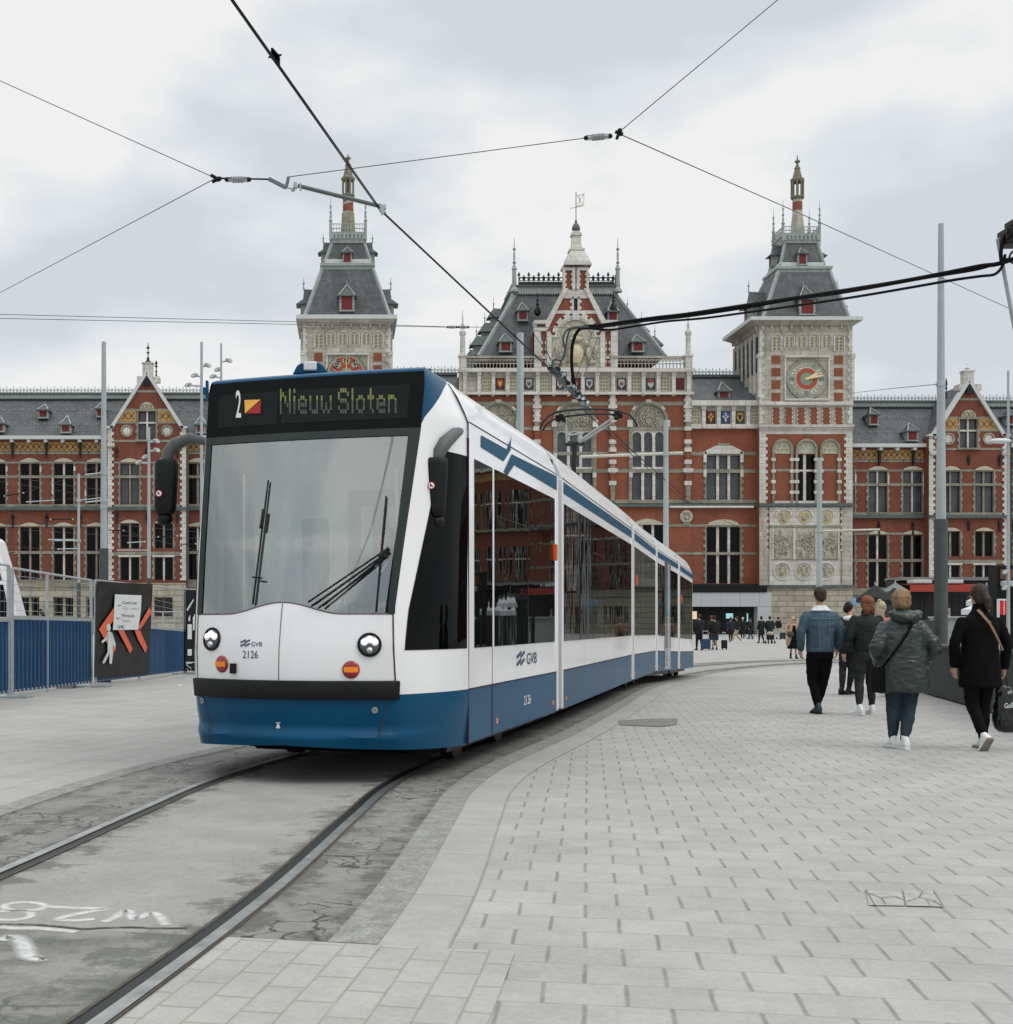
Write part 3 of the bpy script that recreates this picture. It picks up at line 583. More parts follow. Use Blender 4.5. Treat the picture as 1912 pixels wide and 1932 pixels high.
# mirrors
def mirror(arm, hous, Ym, s_, cap, stick):
    g = MB(); g.tube([PX(u, v, y) for u, v, y in arm], [.035, .05, .06, .058, .05], 10); mr_ = build('mirror', g, mat('mirror_arm_grey', (.095, .10, .10), .42, var=.1), tram, smooth=40)
    u0_, v0_, u1_, v1_ = hous; a = PX(u0_, v1_, Ym); b_ = PX(u1_, v0_, Ym); cx_, w_ = (a.x+b_.x)/2, (b_.x-a.x); g = MB(); K = 16
    vs = []; lv = [(a.z, .72), (a.z+.02, .86), (a.z+.07, .94), (a.z+.25, .97), (b_.z-.05, 1.0), (b_.z-.015, .96), (b_.z, .85)]
    for z_, f_ in lv:
        sh = -(b_.z-z_)*.03
        for j in range(K):
            t = 2*math.pi*j/K; ex = abs(math.cos(t))**.55*(1 if math.cos(t) > 0 else -1); ey = abs(math.sin(t))**.7*(1 if math.sin(t) > 0 else -1)
            vs.append((cx_+sh+ex*w_/2*f_, Ym+ey*.10*f_, z_))
    g.add(vs, [(i*K+j, i*K+(j+1) % K, (i+1)*K+(j+1) % K, (i+1)*K+j) for i in range(len(lv)-1) for j in range(K)]+[tuple(range(K-1, -1, -1)), tuple((len(lv)-1)*K+j for j in range(K))])
    build('mirror_housing', g, M_rub, mr_, smooth=50)
    g = MB(); c = PX(cap[0], cap[1], Ym); g.ball(c, (.075, .07, .062), 14); g.tube([c+Vector((0, 0, .05)), c+Vector((.0, 0, .12))], .045, 10); build('camera_pod', g, M_rub, mr_, smooth=True)
    g = MB(); c = PX(stick[0], stick[1], Ym-.115); rr = .030
    def disc(r, y, mi): g.add([(c.x+math.cos(t*math.pi/10)*r, c.y-y, c.z+math.sin(t*math.pi/10)*r) for t in range(20)], [tuple(range(20))], mi)
    disc(rr, .004, 0); disc(rr*.78, .006, 1); g.add([(c.x+x, c.y-.008, c.z+z_) for x, z_ in ((-.012, .012), (-.004, .014), (.013, -.008), (.010, -.014), (-.002, -.004), (-.012, -.010))], [(0, 1, 2, 3, 4, 5)], 2)
    build('warning_sticker', g, [mat('sticker_red', (.6, .02, .04), .5), mat('sticker_white', (.8, .8, .8), .5), M_black], mr_)
mirror([(392, 834, 11.8), (360, 826, 11.85), (330, 838, 11.9), (317, 856, 11.9), (314, 875, 11.9)], (293, 868, 337, 971), 11.9, -1, (311, 979), (300, 931))
mirror([(870, 812, 11.5), (858, 818, 11.2), (840, 835, 11.05), (829, 852, 11.0), (825, 872, 11.0)], (799, 865, 846, 974), 11.0, 1, (823, 984), (814, 916))
g = MB(); g.box(*[f(PX(845, 838, 11.4).x, PX(866, 800, 11.4).x) for f in (min, max)], 11.38, 11.5, PX(0, 845, 11.4).z, PX(0, 798, 11.4).z); build('mirror_bracket', g, M_black, tram, bevel=.01)
# roof beacon
g = MB(); y_ = 11.55; bp_ = [PX(552, 706, y_), PX(560, 690, y_), PX(567, 684.5, y_), PX(602, 683.5, y_), PX(609, 688, y_), PX(621, 703, y_)]
pr = [(p.x, p.z) for p in bp_]; pr = [(x, z) for x, z in pr]; g.prism(pr, y_, y_+.45); bc = build('roof_beacon', g, M_blue, tram, bevel=.012)
g = MB(); a = PX(573, 700, y_); b_ = PX(598, 682.5, y_); g.box(a.x, b_.x, y_-.03, y_+.1, a.z, b_.z); build('beacon_lamp', g, mat('beacon_clear', (.62, .62, .64), .2, var=.25, scale=60, coat=1), bc, bevel=.012)
for u, v in ((811, 716), (391, 738)):
    g = MB(); c = PX(u, v, 11.3 if u > 600 else 11.6); g.box(c.x-.012, c.x+.012, c.y-.03, c.y+.03, c.z-.09, c.z+.09); g.box(c.x-.035, c.x+.0, c.y-.03, c.y+.03, c.z-.03, c.z+.03); build('lifting_hook', g, M_blue, tram, bevel=.005)

# ---- body sections
CJ = [(OX, OY, 0), (1.385, 16.11, 0), (4.12, 24.78, -.015), (5.86, 30.37, -.06), (7.56, 35.1, -.18), (9.2, 39.9, -.28)]
SECT = [(1.2, .727), (1.2, 3.03), (1.192, 3.05), (1.165, 3.12), (1.10, 3.26), (1.02, 3.38), (.95, 3.42), (.6, 3.45), (0, 3.46)]
SECT = SECT+[(-a, b_) for a, b_ in SECT[-2::-1]]
class Sec:
    def __init__(s, i):
        a, b_ = CJ[i], CJ[i+1]; s.a = Vector((a[0], a[1], a[2])); d = Vector((b_[0]-a[0], b_[1]-a[1], b_[2]-a[2])); s.L = d.length; s.d = d.normalized(); s.n = Vector((s.d.y, -s.d.x, 0)).normalized()
    def P(s, t, w_, z): p = s.a+s.d*t+s.n*w_; return Vector((p.x, p.y, p.z+z))
    def sbox(s, mb, t0, t1, w0, w1, z0, z1, mi=None):
        vs = [s.P(t, w_, z) for z in (z0, z1) for t, w_ in ((t0, w0), (t0, w1), (t1, w1), (t1, w0))]
        mb.add(vs, [(3, 2, 1, 0), (4, 5, 6, 7), (0, 1, 5, 4), (1, 2, 6, 5), (2, 3, 7, 6), (3, 0, 4, 7)] if w1 < w0 else [(0, 1, 2, 3), (7, 6, 5, 4), (4, 5, 1, 0), (5, 6, 2, 1), (6, 7, 3, 2), (7, 4, 0, 3)], mi)
    def pair(s, name, m_, par, t0, t1, z0, z1, o=.005, bevel=0):
        r_ = []
        for sg in (1, -1):
            g_ = MB(); s.sbox(g_, t0, t1, sg*1.18, sg*(1.2+o), z0, z1); r_.append(build(name, g_, m_, par, bevel=bevel))
        return r_
    def both(s, mb, t0, t1, z0, z1, o=.005, mi=None):      # thin plate on each side
        for sg in (1, -1): s.sbox(mb, t0, t1, sg*(1.2-.02), sg*(1.2+o), z0, z1, mi)
    def tz(s, u, v, w_=1.2):
        q = s.P(0, w_, 0); k = (u-U0)/F; t = (k*q.y-q.x)/(s.d.x-k*s.d.y); p = s.P(t, w_, 0); return t, HC+(V0-v)*p.y/F-p.z
M_lamp = mat('orange_side_lamp', (.62, .12, .025), .35, var=.25, scale=30, emit=.04)
secs = []
for i in range(5):
    s = Sec(i); secs.append(s); t0 = 0 if i == 0 else .16; t1 = s.L-.16 if i < 4 else s.L
    g = MB(); K = len(SECT); st = [t0, t1]; rows = []
    if i == 4: st = [t0, t1-.5, t1-.15, t1]
    for k_, t in enumerate(st):
        sh = 1 if not (i == 4 and k_ >= 2) else (.985 if k_ == 2 else .92)
        rows += [s.P(t, a*sh, z if z < 3.1 or sh == 1 else lerp(3.0, z, .97 if k_ == 2 else .78)) for a, z in SECT]
    g.add(rows, [(r_*K+j, r_*K+j+1, (r_+1)*K+j+1, (r_+1)*K+j) for r_ in range(len(st)-1) for j in range(K-1)])
    if i > 0: g.add([s.P(t0, a, z) for a, z in SECT], [tuple(range(K))])
    g.add([s.P(t1, a*(.92 if i == 4 else 1), z if z < 3.1 or i != 4 else lerp(3.0, z, .78)) for a, z in SECT], [tuple(range(K-1, -1, -1))])
    bod = build('body_section', g, M_white, tram, smooth=35)
    g = MB()
    s.sbox(g, t0, t1, -1.198, 1.198, .25, .726); build('side_skirt', g, M_blue, bod, bevel=.012)
    # stripe and roof seam
    g = MB()
    if i == 0:
        for poly in (((907, 821), (938, 838), (956, 848), (964, 822), (963, 849), (950, 870), (907, 843)), ((950, 890), (965, 857), (1064.5, 907), (1064.5, 932.5), (970, 877), (957, 897))):
            vs = []
            for p in poly:
                t, z = s.tz(*p); vs.append(s.P(min(t, t1-.02), 1.206, z))
            nn_ = s.n*.004
            if len(poly) == 7: g.add(vs, [(0, 6, 5, 1), (1, 5, 4, 2), (2, 4, 3)])
            else: g.add(vs, [(0, 5, 1), (5, 4, 2, 1), (4, 3, 2)])
        s.sbox(g, .4, t1-.03, -1.18, -1.206, 2.87, 2.99)
    else:
        s.sbox(g, t0+.06, t1-.03, -1.18, -1.205, 2.865, 3.0); g2 = MB(); s.sbox(g2, t0+.06, t1-.03, 1.18, 1.205, 2.865, 3.0); build('blue_stripe', g2, MATS['stripe_blue'], bod)
    build('blue_stripe', g, mat('stripe_blue', (.001, .072, .145), .4, coat=.0, spec=.15, var=.05), bod)
    g = MB(); s.both(g, t0+.02, t1-.02, 3.035, 3.045, .002)
    s.both(g, t0, t1, .722, .731, .004)
    if i in (0,): s.both(g, .905, .915, .26, 1.08, .003); s.both(g, -.004, .006, .25, 2.9, .002)
    build('panel_gap', g, M_seam, bod)
    # windows
    wins = {0: [(.20, .90), (1.0, 4.16)], 1: [(.34, s.L-.28)], 2: [(.32, s.L-.3)], 3: [(.32, s.L-.3)], 4: [(.32, s.L-.55)]}[i]
    for (a, b_) in wins:
        zb = 1.08; s.pair('side_window', M_gl, bod, a, b_, zb, 2.74, .006); L_ = b_-a; nn_ = max(1, round(L_/1.35))
        for k_ in range(1, nn_):
            tt = a+L_*k_/nn_; s.pair('window_divider', M_black, bod, tt-.012, tt+.012, zb+.01, 2.73, .0075)
        for k_ in range(nn_):
            if L_ > 1 and k_ % 2 == 0:
                ta, tb = a+L_*k_/nn_+.06, a+L_*(k_+1)/nn_-.06
                for sg in (1, -1):
                    g = MB(); q0, q1 = sg*1.19, sg*1.2085; s.sbox(g, ta, tb, q0, q1, 2.30, 2.312); s.sbox(g, ta, ta+.012, q0, q1, 2.312, 2.68); s.sbox(g, tb-.012, tb, q0, q1, 2.312, 2.68); build('vent_frame', g, M_black, bod)
    g = MB()
    if i in (0, 2, 4):
        tt = t1-.28 if i == 0 else t0+.3; s.sbox(g, tt, tt+.085, 1.19, 1.245, 2.02, 2.21); build('indicator_lamp', g, M_lamp, bod, bevel=.01)
    for tt in ((1.08, 4.05) if i == 0 else (.5, s.L-.5)): s.pair('side_reflector', mat('orange_reflector', (.8, .25, .08), .3, emit=.1), bod, tt, tt+.05, .35, .40, .006)
    g = MB(); s.sbox(g, .2, s.L-.2, -.95, .95, .15, .3); build('underframe', g, M_black, bod)
    if i in (0, 2, 4):
        tm = 1.0 if i == 0 else s.L/2-.4
        for dt in (0, 1.8):
            for sg in (-1, 1):
                g = MB(); c = s.P(tm+dt, sg*.78, .33); g.tube([c-s.n*.06, c+s.n*.06], .31, 20); build('wheel', g, mat('wheel_steel', (.05, .045, .04), .6, .5), bod)
# lower grill dots on first section + wave mark and number
s = secs[0]; g = MB()
t, z = s.tz(1003, 1243); text_mb(g, 'GVB', lambda x, y: s.P(t+x, 1.207, z+y), .17, sx=1.75, bold=.0)
t2, z2 = s.tz(984, 1245); wave_mark(g, lambda x, y: s.P(t2+x*1.7-.05, 1.207, z2+y), .105); build('lettering', g, M_ink, tram)
g = MB(); t, z = s.tz(995, 1321); text_mb(g, '2126', lambda x, y: s.P(t+x, 1.203, z+y), .14, sx=1.35, bold=.001); build('lettering', g, mat('letter_white', (.7, .72, .74), .5), tram)
# articulations
for i in range(1, 5):
    a, b_ = secs[i-1], secs[i]; g = MB()
    for fz, hw, rr in ((.0, 1.10, 0),):
        K = 7
        for k_ in range(K):
            pa, pb = a.L-.17+.34*k_/K, 0
            f0, f1 = k_/K, (k_+1)/K; w0 = 1.10 if k_ % 2 else 1.06
            def Q(f_, w_, z_): return a.P(a.L-.165, w_, z_).lerp(b_.P(.165, w_, z_), f_)
            for sg in (-1, 1):
                g.quad(Q(f0, sg*w0, .3), Q(f1, sg*w0, .3), Q(f1, sg*w0, 3.25), Q(f0, sg*w0, 3.25))
                w1 = 1.06 if k_ % 2 else 1.10; g.quad(Q(f1, sg*w0, .3), Q(f1, sg*w1, .3), Q(f1, sg*w1, 3.25), Q(f1, sg*w0, 3.25))
            g.quad(Q(f0, -w0, 3.25), Q(f1, -w0, 3.25), Q(f1, w0, 3.25), Q(f0, w0, 3.25))
    bw = build('bellows', g, M_bellow, tram)
    for sec_, ta, tb in ((a, a.L-.20, a.L-.13), (b_, .13, .20)):
        for sg in (-1, 1): g = MB(); sec_.sbox(g, ta, tb, sg*1.15, sg*1.215, .27, 3.02); build('joint_frame', g, M_white, bw, bevel=.01)
    for sg in (-1, 1): g = MB(); a.sbox(g, a.L-.11, a.L-.06, sg*1.08, sg*1.17, .3, 2.9); build('joint_post', g, M_grey, bw)
# doors: sliding leaf seams on sections with doors, teal advert strip on section four
s = secs[3]; g = MB(); s.sbox(g, 1.7, 3.0, 1.19, 1.209, .3, 2.9, 0); s.sbox(g, 1.85, 2.1, 1.2, 1.212, 1.6, 2.2, 1); s.sbox(g, 2.3, 2.75, 1.2, 1.212, .35, 2.85, 2)
build('door', g, [mat('door_glass', (.10, .14, .17), .12, var=.3, scale=2, coat=.6), mat('door_teal', (.02, .16, .2), .3), mat('door_pale', (.34, .38, .42), .25, var=.25, scale=3)], tram)
# pantograph
def Z3(x, y, Y): return PX(856.6+.2533*x, 351.8+.2533*y, Y)
pan = thing('pantograph_tmp', '', '', (0, 0, 0)); bpy.data.objects.remove(pan)
g = MB(); Yb = 26.0
g.tube([Z3(840, 1915, Yb), Z3(960, 1915, Yb+.3)], .055, 8); g.tube([Z3(900, 1915, Yb+.1), Vector((Z3(905, 1915, Yb).x, Yb+.4, 3.4))], .05, 8)
pn = build('pantograph', g, mat('pantograph_dark', (.02, .022, .022), .5, var=.2), tram, smooth=40)
M_alu = mat('aluminium_tube', (.36, .37, .37), .35, .7, var=.15)
g = MB(); g.tube([Z3(1220, 1700, Yb+.1), Z3(930, 1905, Yb+.1)], [.022, .035], 8); g.tube([Z3(1190, 1752, Yb+.3), Z3(965, 1900, Yb+.3)], .016, 8); g.tube([Z3(830, 1722, Yb), Z3(845, 1912, Yb)], .028, 8)
g.tube([Z3(850, 1855, Yb), Z3(955, 1838, Yb)], .02, 8); g.tube([Z3(930, 1838, Yb+.1), Z3(925, 1905, Yb+.1)], .018, 8); build('arm', g, M_alu, pn, smooth=40)
g = MB(); p1 = [(640, 1812), (665, 1755), (700, 1712), (760, 1682), (830, 1668), (1000, 1657), (1130, 1660), (1240, 1675), (1310, 1702), (1345, 1740), (1366, 1785)]
g.tube([Z3(x, y, Yb-.15) for x, y in p1], .022, 8); p2 = [(660, 1818), (690, 1768), (745, 1732), (850, 1707), (1000, 1693), (1130, 1692), (1245, 1700)]
g.tube([Z3(x, y+3, Yb+.25) for x, y in p2], .022, 8)
build('contact_bow', g, mat('carbon_strip', (.018, .018, .017), .5), pn, smooth=True)
random.seed(2)
for cx_, cy_ in ((795, 1722), (1215, 1705)):
    g = MB()
    for k_ in range(9):
        c = Z3(cx_+random.uniform(-28, 28), cy_+random.uniform(-20, 20), Yb+random.uniform(-.1, .2)); g.box(c.x-.03, c.x+.03, c.y-.03, c.y+.03, c.z-.04, c.z+.04)
    build('bow_suspension', g, M_black, pn)
# roof boxes behind the fairings
g = MB()
for i in (1, 3):
    s = secs[i]; g = MB(); s.sbox(g, 1.0, s.L-1.2, -.75, .75, 3.44, 3.62); build('roof_equipment', g, M_grey, tram, bevel=.03)
# ================================================================== STATION
def ashlar(name, c1, c2, mortar, W, H, rough=.8, msize=.02, streak=.15, bump=.3, side=False, dirt=(.09, .085, .07), dirta=.35):
    m, n, l, b = nodes(name); MATS[name] = m; g_ = n.new('ShaderNodeNewGeometry'); s = n.new('ShaderNodeSeparateXYZ'); l.new(g_.outputs['Position'], s.inputs[0])
    ax = mth(n, l, 'ADD', s.outputs[0], mth(n, l, 'MULTIPLY', s.outputs[1], .97)); c = n.new('ShaderNodeCombineXYZ'); l.new(ax, c.inputs[0]); l.new(s.outputs[2], c.inputs[1])
    br = n.new('ShaderNodeTexBrick'); br.inputs['Scale'].default_value = 1; br.inputs['Brick Width'].default_value = W; br.inputs['Row Height'].default_value = H; br.inputs['Mortar Size'].default_value = msize
    br.inputs['Color1'].default_value = (*c1, 1); br.inputs['Color2'].default_value = (*c2, 1); br.inputs['Mortar'].default_value = (*mortar, 1); l.new(c.outputs[0], br.inputs['Vector'])
    n1 = nse(n, l, g_.outputs['Position'], .55, 6, .65); mp_ = n.new('ShaderNodeMapping'); mp_.inputs['Scale'].default_value = (1.6, 1.6, .22); l.new(g_.outputs['Position'], mp_.inputs[0]); n2 = nse(n, l, mp_.outputs[0], 1.4, 5)
    v = mth(n, l, 'MULTIPLY', ramp(n, l, n1, .3, .7, 1-streak, 1+streak), ramp(n, l, nse(n, l, g_.outputs['Position'], 9, 4), .3, .7, .93, 1.07))
    sc_ = n.new('ShaderNodeVectorMath'); sc_.operation = 'SCALE'; l.new(br.outputs[0], sc_.inputs[0]); l.new(v, sc_.inputs['Scale'])
    cc = mixc(n, l, ramp(n, l, n2, .52, .72, 0, dirta), sc_.outputs[0], dirt); l.new(cc, b.inputs['Base Color']); b.inputs['Roughness'].default_value = rough; b.inputs['Specular IOR Level'].default_value = .3
    bp = n.new('ShaderNodeBump'); bp.inputs['Strength'].default_value = bump; bp.inputs['Distance'].default_value = .05; l.new(mth(n, l, 'ADD', br.outputs['Fac'], n1), bp.inputs['Height']); bp.invert = True; l.new(bp.outputs[0], b.inputs['Normal'])
    return m
M_brick = ashlar('red_brick', (.262, .076, .037), (.200, .056, .030), (.21, .095, .06), .22, .075, msize=.008, streak=.14, bump=.1, dirta=.3, dirt=(.13, .05, .035))
M_brickd = ashlar('red_brick_dark', (.205, .053, .031), (.155, .042, .026), (.16, .075, .05), .22, .075, msize=.008, streak=.18, bump=.1, dirta=.4, dirt=(.10, .045, .03))
M_stone = ashlar('cream_stone', (.46, .435, .37), (.36, .34, .28), (.25, .23, .18), 1.5, .55, streak=.2, msize=.025, dirta=.55, dirt=(.16, .15, .12))
M_stw = ashlar('white_stone', (.60, .585, .55), (.50, .48, .44), (.34, .32, .28), 1.3, .6, streak=.12, msize=.02, dirta=.35, dirt=(.25, .24, .2))
M_stg = ashlar('grey_green_stone', (.22, .215, .165), (.28, .265, .21), (.15, .14, .10), 1.2, .6, streak=.25)
M_base = ashlar('pale_block_stone', (.44, .405, .32), (.32, .29, .22), (.17, .155, .12), 1.9, .62, streak=.15, msize=.04)
M_slate = ashlar('roof_slate', (.070, .077, .080), (.098, .105, .108), (.045, .050, .052), .42, .26, streak=.3, msize=.02, dirta=.35, dirt=(.17, .185, .18), rough=.55)
M_zinc = mat('green_zinc', (.29, .325, .315), .55, var=.2, scale=3, stretch=(1, 1, .3))
M_zincd = mat('dark_zinc', (.085, .105, .10), .55, var=.3, scale=3)
M_iron = mat('dark_iron', (.009, .013, .012), .5, var=.3)
M_shut = mat('red_shutter', (.145, .018, .016), .55, var=.2, scale=4)
M_frame = mat('window_frame_brown', (.06, .018, .014), .5, var=.2)
M_och = mat('ochre_tile', (.38, .225, .085), .6, var=.3, scale=2.5)
M_ochd = mat('brown_tile', (.12, .055, .022), .6, var=.2)
M_cer = mat('cream_tile', (.43, .41, .31), .6, var=.2, scale=5)
M_cerd = mat('olive_tile', (.22, .205, .14), .6, var=.2, scale=5)
M_gold = mat('gilding', (.68, .46, .12), .35, .6, var=.25, scale=5)
M_glb = mat('dark_window_glass', (.003, .0034, .004), .1, var=.5, scale=1.2, spec=.12)
M_glg = mat('sky_tinted_glass', (.060, .068, .076), .15, var=.35, scale=.8, spec=.35)  # pale base colour stands in for sky reflected in the panes
M_gut = mat('white_gutter', (.52, .54, .53), .5, var=.1)
M_pipe = mat('drain_pipe', (.05, .075, .065), .5, var=.2)
M_rel = mat('carved_relief', (.38, .36, .29), .8, var=.35, scale=3, bump=.5, bscale=8)

class FB(MB):
    """shapes drafted in picture units on a facade plane that stands at depth Y"""
    def __init__(s, Y): super().__init__(); s.Y = Y; s.k = Y/F
    def X(s, u): return (u-U0)*s.k
    def Z(s, v): return HC+(V0-v)*s.k
    def b(s, u0, u1, v0, v1, d0, d1, mi=None): s.box(s.X(u0), s.X(u1), s.Y+d0, s.Y+d1, s.Z(v1), s.Z(v0), mi)
    def p(s, u, v, d=0): return (s.X(u), s.Y+d, s.Z(v))
    def poly(s, pts, d0, d1, mi=None): s.prism([(s.X(u), s.Z(v)) for u, v in pts], s.Y+d0, s.Y+d1, mi)
    def ring(s, cu, cv, r0, r1, d0, d1, n=20, a0=0, a1=360, mi=None):
        full = a1-a0 >= 360; k_ = n if full else n+1; A = [R(a0+(a1-a0)*i/n) for i in range(k_)]; vs = []
        for d in (d0, d1):
            for r in (r0, r1): vs += [s.p(cu+math.cos(a)*r, cv-math.sin(a)*r, d) for a in A]
        fs = []
        for i in range(n):
            j = (i+1) % k_ if full else i+1
            fs += [(i, j, k_+j, k_+i), (k_+i, k_+j, 3*k_+j, 3*k_+i), (j, i, 2*k_+i, 2*k_+j)]
        if not full: fs += [(0, k_, 3*k_, 2*k_), (k_-1, 3*k_-1, 4*k_-1, 2*k_-1)]
        s.add(vs, fs, mi)
    def disc(s, cu, cv, r, d0, d1, n=20, mi=None): s.poly([(cu+math.cos(2*math.pi*i/n)*r, cv+math.sin(2*math.pi*i/n)*r) for i in range(n)], d0, d1, mi)
    def quoin(s, u, v0, v1, side, w1, w2, step, d0, d1, mi=None):      # toothed vertical strip growing to one side (+1 right, -1 left)
        v = v0; i = 0
        while v < v1-.1:
            w_ = w1 if i % 2 == 0 else w2; e_ = min(v+step, v1); s.b(u, u+side*w_, v, e_-.25, d0, d1, mi); v += step; i += 1
    def wall(s, u0, u1, v0, v1, ops, d=0, rev=.45, mi=0, rmi=None):
        """front face with rectangular openings (u0,u1,v0,v1[,arch radius]) and their reveals"""
        us = sorted({u0, u1, *[o[0] for o in ops], *[o[1] for o in ops]}); vs_ = sorted({v0, v1, *[o[2] for o in ops], *[o[3] for o in ops]})
        us = [x for x in us if u0 <= x <= u1]; vs_ = [x for x in vs_ if v0 <= x <= v1]
        for a, b_ in zip(us, us[1:]):
            for c, d_ in zip(vs_, vs_[1:]):
                mu, mv = (a+b_)/2, (c+d_)/2
                if any(o[0] < mu < o[1] and o[2] < mv < o[3] for o in ops): continue
                s.quad(s.p(a, d_, d), s.p(b_, d_, d), s.p(b_, c, d), s.p(a, c, d), mi)
        for o in ops:
            a, b_, c, d_ = o[:4]; rm = mi if rmi is None else rmi
            s.quad(s.p(a, d_, d), s.p(a, c, d), s.p(a, c, d+rev), s.p(a, d_, d+rev), rm); s.quad(s.p(b_, c, d), s.p(b_, d_, d), s.p(b_, d_, d+rev), s.p(b_, c, d+rev), rm)
            s.quad(s.p(a, c, d), s.p(b_, c, d), s.p(b_, c, d+rev), s.p(a, c, d+rev), rm); s.quad(s.p(b_, d_, d), s.p(a, d_, d), s.p(a, d_, d+rev), s.p(b_, d_, d+rev), rm)
            if len(o) > 4:                      # arched head: fill the corners
                cu, r = (a+b_)/2, (b_-a)/2; K = 14
                arc = [(cu-math.cos(math.pi*i/K)*r, c+r-math.sin(math.pi*i/K)*r) for i in range(K+1)]
                for (p, q) in zip(arc, arc[1:]): s.quad(s.p(p[0], p[1], d), s.p(q[0], q[1], d), s.p(q[0], c, d), s.p(p[0], c, d), mi); s.quad(s.p(q[0], q[1], d), s.p(p[0], p[1], d), s.p(p[0], p[1], d+rev), s.p(q[0], q[1], d+rev), rm)
def window(par, Y, u0, u1, v0, v1, nm=1, tr=(), dep=.35, gl=None, sm=None, fm=None, mw=3.2, tw=3.2, arch=False, lw=1.6):
    """window = stone cross + brown casement, with its panes as a sub-part"""
    f = FB(Y); wd = (u1-u0); n_ = nm+1
    for i in range(1, n_): cu = u0+wd*i/n_; f.b(cu-mw/2, cu+mw/2, v0, v1, dep-.22, dep, 0)
    for t in tr: f.b(u0, u1, t-tw/2, t+tw/2, dep-.20, dep+.01, 0)
    tt = [v0]+list(tr)+[v1]
    for i in range(n_):
        a, b_ = u0+wd*i/n_+(mw/2 if i else 0), u0+wd*(i+1)/n_-(mw/2 if i < n_-1 else 0)
        for c, d_ in zip(tt, tt[1:]):
            c += tw/2 if c != v0 else 0; d_ -= tw/2 if d_ != v1 else 0
            f.b(a, a+lw, c, d_, dep-.08, dep, 1); f.b(b_-lw, b_, c, d_, dep-.08, dep, 1); f.b(a+lw, b_-lw, c, c+lw, dep-.08, dep, 1); f.b(a+lw, b_-lw, d_-lw, d_, dep-.08, dep, 1)
    w_ = build('window', f, [sm or M_stg, fm or M_frame], par)
    g = FB(Y); g.quad(g.p(u0, v1, dep-.02), g.p(u1, v1, dep-.02), g.p(u1, v0, dep-.02), g.p(u0, v0, dep-.02)); build('pane', g, gl or M_glb, w_)
    return w_
def surround(f, u0, u1, v0, v1, mi, w_=2.6, w2=5, step=7, d=-.09, top=False, sill=True):
    f.quoin(u0, v0, v1, -1, w_, w2, step, d, .05, mi); f.quoin(u1, v0, v1, 1, w_, w2, step, d, .05, mi)
    if top: f.b(u0-w_-1.5, u1+w_+1.5, v0-4, v0, d-.03, .05, mi)
    if sill: f.b(u0-w_, u1+w_, v1, v1+2, d-.08, .05, mi)
def seglintel(f, u0, u1, v, h, d, mi, K=8):
    cu, hw = (u0+u1)/2, (u1-u0)/2; pts = [(u0, v)]+[(cu+hw*(-1+2*i/K), v-h*(1-(-1+2*i/K)**2)) for i in range(1, K)]+[(u1, v)]
    f.poly(pts, d, .05, mi)
def relief(f, u0, u1, v0, v1, d, n, mi, rnd, arch=None, sz=1.0):
    for _ in range(n):
        u = rnd.uniform(u0, u1); v = rnd.uniform(v0, v1)
        if arch and (u-arch[0])**2+(min(0, v-arch[1]))**2 > (arch[2]-3)**2: continue
        h = rnd.uniform(4, 9)*sz; w_ = rnd.uniform(1.4, 2.6)*sz; a = rnd.uniform(-.6, .6); k = f.k
        M_ = Matrix.Rotation(a, 3, 'Y'); f.ball(f.p(u, v, d), (w_*k, .22, h*k*.6), 6, mi, M_)
        if rnd.random() < .6: f.ball(f.p(u-math.sin(a)*h*.5, v-h*.8, d-.05), (1.5*sz*k, .2, 1.7*sz*k), 6, mi)
def rings_panel(f, u0, u1, v0, v1, d, mi, cols=2, rows=3, arch=False):
    w_, h = (u1-u0)/cols, (v1-v0)/rows
    for i in range(cols):
        for j in range(rows): r = min(w_, h)*.36; f.ring(u0+w_*(i+.5), v0+h*(j+.5), r*.45, r, d-.05, d+.02, 8, mi=mi)
def archpts(u0, u1, v0, v1, K=10):
    cu, r = (u0+u1)/2, (u1-u0)/2; return [(u0, v1)]+[(cu-math.cos(math.pi*i/K)*r, v0+r-math.sin(math.pi*i/K)*r) for i in range(K+1)]+[(u1, v1)]
